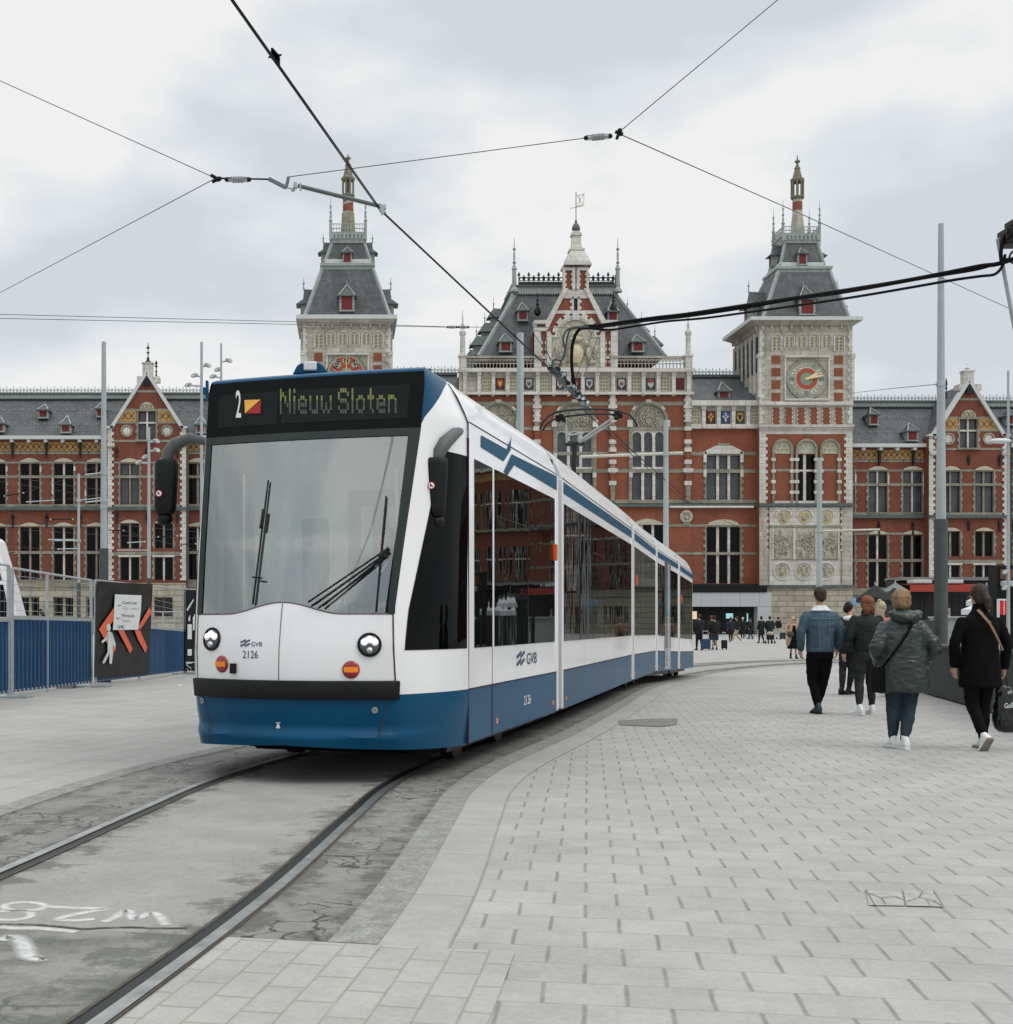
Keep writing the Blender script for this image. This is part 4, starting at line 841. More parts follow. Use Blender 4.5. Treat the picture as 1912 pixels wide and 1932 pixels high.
def dormer(par, Y, u0, u1, v0, v1, peak, dep=1.8, fin=6):
    f = FB(Y); cu = (u0+u1)/2; w_ = (u1-u0)
    f.b(u0-w_*.16, u1+w_*.16, v0, v1+1.5, 0, dep, 0); f.b(u0-w_*.25, u1+w_*.25, v1+1.5, v1+3.5, -.12, dep, 0)
    for du in (-1, 1):
        for i in range(4): f.b(cu+du*(w_*.62), cu+du*(w_*.72), v0+(v1-v0)*(i+.15)/4, v0+(v1-v0)*(i+.65)/4, -.02, .1, 0)
    e_ = w_*.42; prof = [(1.0+e_/w_*2, v0+1.5), (1.0+e_/w_*1.7, v0-.8), (.62, v0-(v0-peak)*.35), (.30, v0-(v0-peak)*.68), (.04, peak)]
    rows = []; cy = dep*.5
    for sc_, v in prof:
        hx = w_/2*sc_*f.k; hy = (cy+.25)*min(1, sc_)
        z = f.Z(v); x = f.X(cu); rows += [(x-hx, Y+cy-hy, z), (x+hx, Y+cy-hy, z), (x+hx, Y+cy+hy, z), (x-hx, Y+cy+hy, z)]
    fs = [(i*4+j, i*4+(j+1) % 4, (i+1)*4+(j+1) % 4, (i+1)*4+j) for i in range(4) for j in range(4)]+[(3, 2, 1, 0), (16, 17, 18, 19)]
    f.add(rows, fs, 1)
    f.lathe([(.09, 0), (.05, fin*f.k*.4), (.13, fin*f.k*.5), (.04, fin*f.k*.62), (.02, fin*f.k)], (f.X(cu), Y+cy, f.Z(peak)-.05), 6, 0)
    # zinc hips over the front of the little roof
    for du in (-1, 1): f.bar((f.X(cu)+du*w_/2*f.k*1.5, Y-.28, f.Z(v0-.5)), (f.X(cu), Y+cy-.1, f.Z(peak)), .12, .12, mi=0)
    d_ = build('dormer', f, [M_zinc, M_zincd], par)
    g = FB(Y); g.b(u0, u1, v0+.8, v1, -.04, .03); build('shutter', g, M_shut, d_)
    return d_
def cresting(par, Y, u0, u1, v0, v1, m_, per=6.4, tall=1.0):
    f = FB(Y); f.b(u0, u1, v1-1.0, v1, -.04, .04); h = v1-v0; f.b(u0, u1, v0+h*.42, v0+h*.42+.7, -.03, .03)
    u = u0+per/2; i = 0
    while u < u1:
        f.b(u-.45, u+.45, v0+(0 if i % 2 == 0 else h*.18), v1, -.03, .03); f.b(u-1.3, u+1.3, v0+h*.16+(0 if i % 2 == 0 else h*.18), v0+h*.16+.7+(0 if i % 2 == 0 else h*.18), -.03, .03)
        f.ring(u+per/2, v0+h*.70, h*.13, h*.23, -.025, .025, 8); u += per; i += 1
    build('ridge_cresting', f, m_, par)
def frus(mb, lo, hi, mi=None, cap=True):      # lo, hi = (x0, x1, y0, y1, z)
    a, b_ = lo, hi; vs = [(a[0], a[2], a[4]), (a[1], a[2], a[4]), (a[1], a[3], a[4]), (a[0], a[3], a[4]), (b_[0], b_[2], b_[4]), (b_[1], b_[2], b_[4]), (b_[1], b_[3], b_[4]), (b_[0], b_[3], b_[4])]
    mb.add(vs, [(0, 1, 5, 4), (1, 2, 6, 5), (2, 3, 7, 6), (3, 0, 4, 7)]+([(4, 5, 6, 7)] if cap else []), mi)
def hipbars(mb, lo, hi, w_=.28, mi=None):
    a, b_ = lo, hi
    for i, j in ((0, 2), (1, 2), (0, 3), (1, 3)): mb.bar((a[i], a[j], a[4]), (b_[i], b_[j], b_[4]), w_, w_, mi=mi)
rnd = random.Random(7)

# ---------------------------------------------------------------- wings
def wing(name, label, Y, dv, u0, u1, wins, gc, gw, gwins, dorms, pale, ridge_u, far=None):
    k = Y/F; f0 = FB(Y); t = thing(name, label, 'building', (f0.X((u0+u1)/2), Y, 0))
    V = lambda v: v+dv
    f = FB(Y); ops = []
    for a, b_ in wins: ops += [(a, b_, V(874), V(956)), (a, b_, V(995), V(1094)), (a, b_, V(1127), V(1163))]
    f.wall(u0, u1, V(830), V(1104), [o for o in ops if o[3] < V(1110)], mi=0, rmi=1)
    f.wall(u0, u1, V(1104), 1205, [o for o in ops if o[3] > V(1110)], d=-.25, mi=2, rmi=2)
    f.quad(f.p(u0, V(1104), -.25), f.p(u1, V(1104), -.25), f.p(u1, V(1104), 0), f.p(u0, V(1104), 0), 2)
    for o in ((u0, 1), (u1, 0)): x = f.X(o[0]); f.quad((x, Y, -1), (x, Y+14, -1), (x, Y+14, f.Z(V(826))), (x, Y, f.Z(V(826))), 0)
    f.quad((f.X(u1), Y+14, -1), (f.X(u0), Y+14, -1), (f.X(u0), Y+14, f.Z(V(826))), (f.X(u1), Y+14, f.Z(V(826))), 0)
    build('wall', f, [M_brickd, M_stg, M_base], t)
    # bands and trim
    f = FB(Y)
    f.b(u0, u1, V(897), V(902), -.05, .02, 0); f.b(u0, u1, V(951.5), V(956.5), -.1, .02, 0); f.b(u0, u1, V(990), V(994), -.05, .02, 0); f.b(u0, u1, V(1040), V(1045), -.05, .02, 0)
    f.b(u0, u1, V(871), V(874.5), -.04, .02, 0); f.b(u0, u1, V(1095), V(1100), -.15, .02, 0); f.b(u0, u1, V(1100), V(1108), -.45, -.2, 0)
    f.b(u0, u1, V(852), V(857), -.05, .02, 0)
    for i, (a, b_) in enumerate(wins):
        surround(f, a, b_, V(874), V(952), 1, w_=2.4, w2=4.5); surround(f, a, b_, V(995), V(1094), 1, w_=2.4, w2=4.5)
        f.b(a-3.2, a-.2, V(878+rnd.randint(0, 60)), V(895+rnd.randint(0, 50)), -.11, 0, 2); f.b(b_+.2, b_+3.2, V(880), V(888+rnd.randint(0, 30)), -.11, 0, 2)
        f.b(a-1, b_+1, V(1124), V(1127), -.34, -.2, 1); f.b(a-1, b_+1, V(1163), V(1165), -.36, -.2, 1)
    build('stone_trim', f, [M_stg, M_stg, M_stw], t)
    f = FB(Y); f.b(u0, u1, V(957), V(963), -.38, 0); build('string_course', f, M_zincd, t)
    for a, b_ in wins:
        for v_, h_ in ((872, 7.5), (993, 7.0)):
            f = FB(Y); seglintel(f, a-1, b_+1, V(v_), h_, -.12, 0)
            for i in range(7): cu = a+(b_-a)*(i+.5)/7; f.b(cu-.7, cu+.7, V(v_-h_*.75*(1-((i-3)/4)**2)-1.2), V(v_-1), -.15, 0, 1)
            build('tiled_lintel', f, [M_cer, M_stw], t)
    # frieze
    f = FB(Y); f.b(u0, u1, V(834), V(851), -.06, .02, 0); u = u0+4
    while u < u1-8:
        for s1 in (-1, 1): f.add([f.p(u-7+x, V(y), -.075) for x, y in (((0, 850), (1.6, 850), (13, 836), (11.4, 836)) if s1 > 0 else ((13, 850), (11.4, 850), (0, 836), (1.6, 836)))], [(0, 1, 2, 3) if s1 > 0 else (3, 2, 1, 0)], 1)
        f.add([f.p(u-.5+x, V(y), -.08) for x, y in ((-2.6, 843), (0, 846.5), (2.6, 843), (0, 839.5))], [(0, 1, 2, 3)], 1); u += 10.6
    build('tile_frieze', f, [M_och, M_ochd], t)
    f = FB(Y)
    u = min(a for a, b_ in wins)-13; i = 0; lowest = u
    while u < u1-4:
        if not (gc and gc-gw-3 < u < gc+gw+3):
            f = FB(Y)
            f.b(u-1.6, u+1.6, V(834), V(858), -.45, 0, 0); f.b(u-2.6, u+2.6, V(838), V(843), -.5, 0, 0); f.b(u-.7, u+.7, V(858), V(864), -.25, 0, 0)
            f.b(u-1.4, u+1.4, V(969), V(994), -.2, 0, 0); f.b(u-3, u+3, V(975), V(978), -.2, 0, 0)
            f.b(u-3, u+3, V(829.5), V(835.5), -.75, 0, 1); f.b(u+28.8, u+34.8, V(829.5), V(835.5), -.7, 0, 1)
            for q in (15, 47): f.b(u+q-2.6, u+q+2.6, V(850), V(856.5), -.1, 0, 2); f.b(u+q-1.2, u+q+1.2, V(851.6), V(854.6), -.12, 0, 0)
            build('iron_bracket', f, [M_iron, M_gut, M_stg], t)
        u += 63.8
    f = FB(Y); f.b(u0, u1, V(823.5), V(830), -.85, .1, 0); build('gutter', f, M_gut, t)
    # roof
    Yr = Y+5.5; fr = FB(Yr); x0, x1 = f.X(u0), f.X(u1); z0 = f.Z(V(824)); z1 = fr.Z(V(752))
    g = MB(); g.quad((x0, Y-.5, z0), (x1, Y-.5, z0), (x1, Yr, z1), (x0, Yr, z1)); g.quad((x0, Y+14, z0), (x0, Yr+2, z1), (x1, Yr+2, z1), (x1, Y+14, z0)); g.quad((x0, Yr, z1), (x1, Yr, z1), (x1, Yr+2, z1), (x0, Yr+2, z1))
    g.add([(x0, Y-.5, z0), (x0, Yr, z1), (x0, Yr+2, z1), (x0, Y+14, z0)], [(0, 1, 2, 3)]); g.add([(x1, Y-.5, z0), (x1, Yr, z1), (x1, Yr+2, z1), (x1, Y+14, z0)], [(3, 2, 1, 0)])
    roof = build('roof', g, M_slate, t)
    ru0, ru1 = U0+x0/fr.k, U0+x1/fr.k
    g = FB(Yr); g.b(ru0, ru1, V(744), V(752), -.35, .4, 0)
    g.b(ru0, ru1, V(742), V(745), -.5, .5, 1); u = ru0+1.6
    while u < ru1: g.poly([(u-1.5, V(751.5)), (u+1.5, V(751.5)), (u, V(755))], -.55, -.4, 0); u += 3.2
    build('ridge_flashing', g, [M_zinc, M_zincd], roof)
    cresting(roof, Yr, ru0, ru1, V(729), V(742.5), mat('cresting_grey', (.42, .46, .46), .6, var=.1))
    for (a, b_, c, d_, pk) in dorms:
        frac = (V(824)-d_)/(72.); dormer(roof, Y-.5+6*frac-.9, a, b_, c, d_, pk, 2.2, fin=4)
    # roof hooks
    g = MB()
    for i in range(int((u1-u0)/17)):
        for r_ in (0, 1):
            q = .3+.38*r_; x = lerp(x0, x1, (i+.5+.3*rnd.random())/((u1-u0)/17)); p = Vector((x, lerp(Y-.5, Yr, q)-.06, lerp(z0, z1, q))); g.box(p.x-.09, p.x+.09, p.y-.1, p.y+.08, p.z-.06, p.z+.14)
    build('roof_hook', g, M_zinc, roof)
    # windows
    for i, (a, b_) in enumerate(wins):
        gl = M_glg if (pale and i % 1 == 0) else M_glb
        window(t, Y, a, b_, V(874), V(956), 1, (V(900),), gl=gl, sm=M_stw if (i+dv) % 3 < 1 or pale else M_stg); window(t, Y, a, b_, V(995), V(1094), 1, (V(1041.5),), gl=M_glb, sm=M_stw if i % 2 else M_stg)
        window(t, Y-.25, a, b_, V(1127), V(1163), 1, (), gl=M_glb, sm=M_base, fm=M_stg)
    # gable projection
    if gc:
        G = Y-1.4; q = lambda v: V(v); f = FB(G); L_, R_ = gc-gw, gc+gw
        ops = [(gc-16.5, gc+16.5, V(776), V(830))]
        for a, b_ in gwins: ops += [(a, b_, V(874), V(957)), (a, b_, V(988), V(1035)), (a, b_, V(1051), V(1095))]
        f.wall(L_, R_, V(807), V(1100), ops, mi=0, rmi=1)
        # gable triangle in strips around the window
        def gx(v): return 65*(v-V(707))/(98.5)
        vv = [V(709+ i*7) for i in range(15)]; vv = [v for v in vv if v < V(807)]+[V(807)]
        for a, b_ in zip(vv, vv[1:]):
            cuts = [(-gx(a), -gx(b_), gx(a), gx(b_))]
            if b_ > V(776)+.5 and a >= V(770):
                f.quad(f.p(gc-gx(b_), b_), f.p(gc-16.5, b_), f.p(gc-16.5, a), f.p(gc-gx(a), a), 0); f.quad(f.p(gc+16.5, b_), f.p(gc+gx(b_), b_), f.p(gc+gx(a), a), f.p(gc+16.5, a), 0)
            else: f.quad(f.p(gc-gx(b_), b_), f.p(gc+gx(b_), b_), f.p(gc+gx(a), a), f.p(gc-gx(a), a), 0)
        for x in (L_, R_): f.quad(f.p(x, V(807)), f.p(x, 1205), f.p(x, 1205, 1.6), f.p(x, V(807), 1.6), 0)
        f.wall(L_, R_, V(1100), 1205, [(gwins[0][0], gwins[0][1], V(1127), V(1163)), (gwins[1][0], gwins[1][1], V(1127), V(1163))], d=-.2, mi=2, rmi=2)
        f.add([(f.X(gc-65), G, f.Z(V(805.5))), (f.X(gc), G, f.Z(V(707))), (f.X(gc+65), G, f.Z(V(805.5))), (f.X(gc-65), G+6.5, f.Z(V(805.5))), (f.X(gc), G+6.5, f.Z(V(707))), (f.X(gc+65), G+6.5, f.Z(V(805.5)))], [(0, 1, 4, 3), (1, 2, 5, 4)], 3)
        gb = build('gable_wall', f, [M_brickd, M_stg, M_base, M_slate], t)
        f = FB(G)
        for s_ in (-1, 1):
            f.poly([(gc+s_*2, V(700)), (gc+s_*69, V(805)), (gc+s_*69, V(808)), (gc+s_*63.5, V(808)), (gc+s_*-1.5, V(706))], -.3, .5, 0)
            f.b(gc+s_*63, gc+s_*(gw+2), V(804), V(808.5), -.3, .4, 0)
            f.quoin(gc+s_*gw, V(809), V(1095), -s_, 8, 11.5, 6, -.1, .05, 1)
            f.b(gc+s_*gw, gc+s_*(gw-13), V(836), V(843), -.4, 0, 1)
            f.ring(gc+s_*37.8, V(813), 8.5, 11.5, -.14, .02, 20, mi=2); f.disc(gc+s_*37.8, V(813), 7.6, -.05, .02, 16, mi=1)
            f.poly([(gc+s_*20, V(775)), (gc+s_*43.5, V(775)), (gc+s_*55, V(795)), (gc+s_*20, V(795))], -.05, .02, 3)
            for z_ in (0, 12):
                for sg in (-1, 1): f.add([f.p(gc+s_*(29+z_)+x, V(785)+y, -.065) for x, y in ((-6*sg, 6.5), (-4*sg, 6.5), (6*sg, -6.5), (4*sg, -6.5))], [(0, 1, 2, 3) if sg > 0 else (3, 2, 1, 0)], 4)
            f.b(gc+s_*20, gc+s_*46, V(771), V(775), -.05, .02, 2); f.b(gc+s_*20, gc+s_*62, V(795), V(799), -.05, .02, 2)
            f.b(gc+s_*17, gc+s_*(gw-9), V(830), V(834), -.05, .02, 2)
        f.b(gc-18, gc+18, V(736), V(740.5), -.04, .02, 2)
        f.poly([(gc-14, V(773))]+[(gc-14*math.cos(math.pi*i/8), V(773)-14.5*math.sin(math.pi*i/8)) for i in range(1, 8)]+[(gc+14, V(773))], -.1, .02, 5)
        for i in range(3):
            for sg in (-1, 1): f.bar(f.p(gc-8+8*i-3*sg, V(771), -.13), f.p(gc-8+8*i+3*sg, V(762), -.13), .1, .06, mi=6)
        surround(f, gc-16.5, gc+16.5, V(776), V(830), 2, w_=2.6, w2=5, top=True); f.b(gc-22, gc+22, V(830), V(833.5), -.3, .02, 2)
        for v_ in (897, 1041): f.b(L_+12, R_-12, V(v_), V(v_+(5 if v_ < 1000 else 8)), -.05, .02, 2)
        f.b(L_+12, R_-12, V(952), V(957), -.1, .02, 2); f.b(L_+12, R_-12, V(871), V(874.5), -.04, .02, 2)
        for a, b_ in gwins:
            for v0_, v1_ in ((874, 952), (988, 1035), (1051, 1094)): surround(f, a, b_, V(v0_), V(v1_), 2, w_=2.4, w2=4.5, sill=False)
            f.b(a-4, b_+4, V(1047.5), V(1051), -.12, .02, 1)
            seglintel(f, a-1, b_+1, V(872), 7.5, -.12, 5); seglintel(f, a-1, b_+1, V(987), 6.5, -.12, 5)
        # pedestal and finial
        f.b(gc-19, gc+23, V(710), V(720), .3, 1.2, 1); f.b(gc-19, gc-10, V(710), V(722), -.2, .3, 1); f.b(gc+14, gc+23, V(710), V(722), -.2, .3, 1)
        f.b(gc-8.5, gc+10, V(686), V(712), -.1, .9, 1); f.b(gc-10, gc+11.5, V(683.5), V(686), -.2, 1.0, 1); f.b(gc-4, gc+5, V(690), V(703), -.2, -.1, 1)
        f.poly([(gc-6, V(728)), (gc+6, V(728)), (gc+4, V(716)), (gc, V(709)), (gc-4, V(716))], -.35, -.05, 7)
        gt = build('gable_trim', f, [M_gut, M_stw, M_stg, M_och, M_ochd, M_cer, M_cerd, M_iron], t)
        if dv < 5:
            g = FB(G); c = (g.X(gc+1), G+.4, g.Z(V(684))); kk = g.k
            g.lathe([(8.5*kk, 0), (7*kk, 2*kk), (3.4*kk, 5*kk), (2.4*kk, 8*kk), (3*kk, 9*kk), (1*kk, 12*kk), (1*kk, 18*kk), (3.6*kk, 20*kk), (1*kk, 22*kk), (.8*kk, 27*kk), (4*kk, 29*kk), (1*kk, 32*kk), (.5*kk, 39*kk)], c, 8)
            build('finial', g, M_iron, t, smooth=30)
            g = FB(G); c = (g.X(gc+15), G+1, g.Z(V(710))); g.lathe([(2.6*kk, 0), (2.*kk, 5*kk), (1*kk, 9*kk), (2.2*kk, 12*kk), (1*kk, 15*kk), (1*kk, 20*kk), (3.4*kk, 22*kk), (1*kk, 25*kk), (3*kk, 28*kk), (.6*kk, 33*kk)], c, 8); build('finial', g, M_iron, t, smooth=30)
        else:
            g = FB(G); g.lathe([(.25, 0), (.18, .25), (.3, .35), (.05, .6), (.03, .9)], (g.X(gc+1), G+.4, g.Z(V(684))), 8); build('finial', g, M_stw, t, smooth=30)
            g = FB(G+4); kk = g.k; g.lathe([(1.8*kk, 0), (1*kk, 9*kk), (2*kk, 12*kk), (1*kk, 15*kk), (1*kk, 20*kk), (2.6*kk, 22*kk), (1*kk, 25*kk), (2.6*kk, 30*kk), (.5*kk, 42*kk)], (g.X(gc-42), G+4, g.Z(V(740))), 8); build('finial', g, M_iron, t, smooth=30)
        f = FB(G); f.b(L_-1, R_+1, V(957), V(963), -.35, 0); build('string_course', f, M_zincd, t)
        f = FB(G)
        for s_ in (-1, 1):
            for v_ in (844, 968): u = gc+s_*(gw-17); f.b(u-1.4, u+1.4, V(v_), V(v_+20), -.2, 0); f.b(u-3, u+3, V(v_+5), V(v_+8), -.22, 0)
        u = gc; f.b(u-1.4, u+1.4, V(844), V(862), -.2, 0); f.b(u-3, u+3, V(849), V(852), -.22, 0); f.b(u-1.4, u+1.4, V(968), V(986), -.2, 0); f.b(u-3, u+3, V(973), V(976), -.22, 0)
        build('wall_anchor', f, M_iron, t)
        window(t, G, gc-16.5, gc+16.5, V(776), V(830), 1, (V(797),), gl=M_glg, sm=M_stw)
        for a, b_ in gwins:
            window(t, G, a, b_, V(874), V(957), 1, (V(900),), gl=M_glg, sm=M_stg); window(t, G, a, b_, V(988), V(1035), 1, (), sm=M_stg); window(t, G, a, b_, V(1051), V(1095), 1, (), sm=M_stw)
            window(t, G-.2, a, b_, V(1127), V(1163), 1, (), sm=M_frame)
        f = FB(G); f.b(R_+2, R_+4.5, V(808), V(1104), -.15, .1); build('drain_pipe', f, M_pipe, t)
    if far:                     # plain continuation of the wing to the side
        f = FB(Y); a, b_ = far; f.quad(f.p(a, 1205), f.p(b_, 1205), f.p(b_, V(830)), f.p(a, V(830)), 0); x0, x1 = f.X(a), f.X(b_); f.quad((x0, Y-.5, z0), (x1, Y-.5, z0), (x1, Yr, z1), (x0, Yr, z1), 1)
        u = a+14
        while u < b_-45:
            for v0_, v1_ in ((874, 956), (995, 1094)):
                f.b(u, u+36, V(v0_), V(v1_), -.05, .1, 2); f.b(u-3, u, V(v0_), V(v1_), -.12, .1, 3); f.b(u+36, u+39, V(v0_), V(v1_), -.12, .1, 3); f.b(u+16.4, u+19.6, V(v0_), V(v1_), -.1, .1, 4); f.b(u, u+36, V(v0_+26), V(v0_+29), -.09, .1, 4)
            u += 65
        f.b(a, b_, V(957), V(963), -.38, 0, 3); f.b(a, b_, V(823), V(830), -.8, 0, 4); f.b(a, b_, V(834), V(851), -.06, 0, 5)
        build('wall', f, [M_brickd, M_slate, M_glb, M_stg, M_stw, M_och], t)
    return t
lw = [(-90, -53), (-26, 11), (38, 75), (101.5, 139), (163.5, 200)]
rw_ = [(355, 391), (418, 455), (482, 518)]
wing('station_wing', 'left brick station wing with slate roof and a pointed gable behind the blue hoarding', 151, 0, -120, 573, lw+rw_, 277.5, 74, [(227, 263), (291.5, 326.5)],
     [(75.5-1, 88, 773.5, 786, 760), (117, 130.5, 801, 814, 782), (-9, 5, 799, 812, 785), (184, 195, 771, 784, 756), (372, 385, 801, 814, 780), (430, 443, 773, 786, 760)], False, None)
wing('station_wing', 'right brick wing of the station behind the thick grey pole and the kiosks', 151, 15, 1604, 2000, [(1576+1.5+30, 1612.5), (1639, 1674.5), (1704, 1741), (1914, 1950)], 1828, 75, [(1777, 1812), (1840, 1875)],
     [(1643.5, 1656, 782, 799, 767), (1715, 1730, 813, 829, 796), (1903, 1918, 784, 799, 770)], True, None, far=(2000, 3700))

# ---------------------------------------------------------------- towers
def tower(label, Y, dep, B, W, cap, rf, up, bal, sp, dm, tdm, kind):
    """B=(u0,u1) body, W=v of parts, cap=(u0,u1,v0,v1), rf/up=(bottom u0,u1,v, top u0,u1,v)"""
    f = FB(Y); u0, u1 = B; t = thing('station_tower', label, 'tower', (f.X((u0+u1)/2), Y, 0)); x0, x1 = f.X(u0), f.X(u1); ztop = f.Z(cap[3]-2)
    dv = W
    V = lambda v: v+dv
    # body: stone upper, brick lower
    vm = V(810)
    ops = []; ac = [] 
    if kind == 'clock':
        ops = [(1499.5, 1539.5, 857, 949.5)]
    f.wall(u0, u1, V(610), V(668), [], mi=0)
    f.wall(u0, u1, V(668), V(806), [], mi=0)
    f.wall(u0, u1, V(806), 950, ops, mi=1, rmi=2); f.wall(u0, u1, 950, 1106, [], mi=0); f.wall(u0, u1, 1106, 1205, [], d=-.2, mi=3)
    for x, s_ in ((x0, 0), (x1, 1)):
        for a, b_, mi in ((610, 806, 0), (806, 1106, 1), (1106, 1240, 3)):
            z0_, z1_ = f.Z(V(b_)), f.Z(V(a)); f.quad((x, Y+dep, z0_), (x, Y, z0_), (x, Y, z1_), (x, Y+dep, z1_), mi)
    f.quad((x1, Y+dep, -1), (x0, Y+dep, -1), (x0, Y+dep, ztop), (x1, Y+dep, ztop), 0)
    build('wall', f, [M_stone, M_brick, M_stg, M_base], t)
    f = FB(Y)      # cornice
    cx0, cx1 = f.X(cap[0]), f.X(cap[1]); e_ = cx1-x1
    zt, zb = f.Z(cap[2]), f.Z(cap[3])
    frus(f, (x0-.1, x1+.1, Y-.1, Y+dep+.1, zb), (cx0+.15, cx1-.15, Y-e_+.15, Y+dep+e_-.15, lerp(zb, zt, .55)), 0)
    f.box(cx0, cx1, Y-e_, Y+dep+e_, lerp(zb, zt, .55), zt, 1)
    K = 9
    for i in range(K+1):
        uu = lerp(u0+3, u1-3, i/K); f.b(uu-1.6, uu+1.6, cap[3]-3, cap[3]+6, -.35, 0, 0)
        yy = lerp(Y+.3, Y+dep-.3, i/K); z_ = f.Z(cap[3]-2); f.box(x0-.4, x0, yy-.1, yy+.1, z_-.5, z_, 0)
    build('cornice', f, [M_stone, M_gut], t)
    # blind arcade with pierced tiles, front and sides
    f = FB(Y); pf = FB(Y); wu = (u1-u0)
    au = [.137, .273, .405, .540, .674, .808]
    for i, a in enumerate(au):
        a0_, a1_ = u0+wu*a, u0+wu*(a+.1); v0_, v1_ = V(631), V(662 if i in (0, 5) else 656)
        pf.poly(archpts(a0_, a1_, v0_, v1_), -.03, .02, 0); rings_panel(pf, a0_+1, a1_-1, v0_+5, v1_-1, -.04, 1, 2, 4)
        f.ring((a0_+a1_)/2, v0_+(a1_-a0_)/2, (a1_-a0_)/2, (a1_-a0_)/2+1.6, -.14, .02, 10, 0, 180, mi=0); f.b(a0_-1.6, a0_, v0_+(a1_-a0_)/2, v1_, -.14, .02, 0); f.b(a1_, a1_+1.6, v0_+(a1_-a0_)/2, v1_, -.14, .02, 0)
    # side arcade (recessed dark slots)
    for s_, x in ((-1, x0), (1, x1)):
        for i in range(6):
            yy = Y+dep*(i+.5)/6; f.box(x-.06 if s_ > 0 else x-.06, x+.06, yy-.34, yy+.34, f.Z(V(700)), f.Z(V(634)), 1); f.box(x-.25, x+.25, yy+.38, yy+.62, f.Z(V(740)), f.Z(V(626)), 0)
    c0, c1 = u0+wu*.268, u0+wu*.755
    # clock / wind dial panel
    f.b(c0, c1, V(671), V(675), -.35, .02, 0); f.b(c0, c1, V(752), V(756), -.25, .02, 0); f.b(c0, c0+3, V(675), V(752), -.2, .02, 0); f.b(c1-3, c1, V(675), V(752), -.2, .02, 0)
    for cu in (u0+wu*.132, u0+wu*.804):
        for a, b_ in ((670.7, 686.8), (694, 710), (717.6, 733.7), (741, 757)): pf.b(cu, cu+wu*.096, V(a), V(b_), -.03, .02, 2)
    f.b(u0-.5, u1+.5, V(758.5), V(765), -.28, .02, 0)
    for i in range(6):
        a0_ = u0+wu*(.137+.1345*i); v0_, v1_ = V(769), V(801); pf.b(a0_, a0_+wu*.088, v0_, v1_, -.03, .02, 2)
        f.quoin(a0_, v0_, v1_, 1, .4, 1.8, 4, -.06, .02, 3); f.quoin(a0_+wu*.088, v0_, v1_, -1, 1.8, .4, 4, -.06, .02, 3)
    f.b(u0-2, u1+2, V(802), V(806), -.4, .02, 0); f.b(u0-.5, u1+.5, V(806), V(810), -.2, .02, 0); f.b(u0, u1, V(810), V(819), -.04, .02, 3)
    f.quoin(u0, V(615), V(800), 1, 9, 6, 8, -.1, .02, 3); f.quoin(u1, V(615), V(800), -1, 9, 6, 8, -.1, .02, 3)
    f.quoin(u0, V(819), 950, 1, 12, 15.5, 6.2, -.1, .02, 3); f.quoin(u1, V(819), 950, -1, 12, 15.5, 6.2, -.1, .02, 3)
    for uu in (u0, u1): f.b(uu-4, uu+4, V(668), V(676), -.4, .3, 0); f.b(uu-2.5, uu+2.5, V(676), V(750), -.3, .2, 3)
    build('stone_trim', f, [M_stw, M_iron, M_stg, M_stw], t); build('tile_panel', pf, [M_cer, M_cerd, M_brick], t)
    # roofs
    k = Y/F
    def lev(u0_, u1_, v, dy): g_ = FB(Y+dy); xa, xb = g_.X(u0_), g_.X(u1_); return (xa, xb, Y+dy, Y+dep-dy, g_.Z(v))
    a, b_, c, d_, = (lev(rf[0], rf[1], rf[2], .2), lev(rf[3], rf[4], rf[5], dep*.25), lev(up[0], up[1], up[2], dep*.27), lev(up[3], up[4], up[5], dep*.34))
    g = MB(); frus(g, a, b_, 0); frus(g, c, d_, 0); hipbars(g, a, b_, .32, 1); hipbars(g, c, d_, .26, 1)
    g.box(b_[0]-.35, b_[1]+.35, b_[2]-.35, b_[3]+.35, b_[4]-.05, b_[4]+.25, 1); g.box(b_[0]-.15, b_[1]+.15, b_[2]-.15, b_[3]+.15, b_[4]-.45, b_[4]-.05, 1)
    g.box(c[0]-.1, c[1]+.1, c[2]-.1, c[3]+.1, b_[4]+.25, c[4]+.3, 2)
    roof = build('roof', g, [M_slate, M_zinc, M_gut], t)
    # dormers
    frac = lambda z, lo, hi: (z-lo[4])/(hi[4]-lo[4])
    ff = FB(Y+1.2); yd = Y+.2+(dep*.25-.2)*.32; dormer(roof, yd-.75, *dm[:5], 2.4, fin=9)
    zd = ff.Z(dm[3]); yu = lerp(c[2], d_[2], .3); dormer(roof, yu-.6, *tdm[:5], 1.5, fin=5)
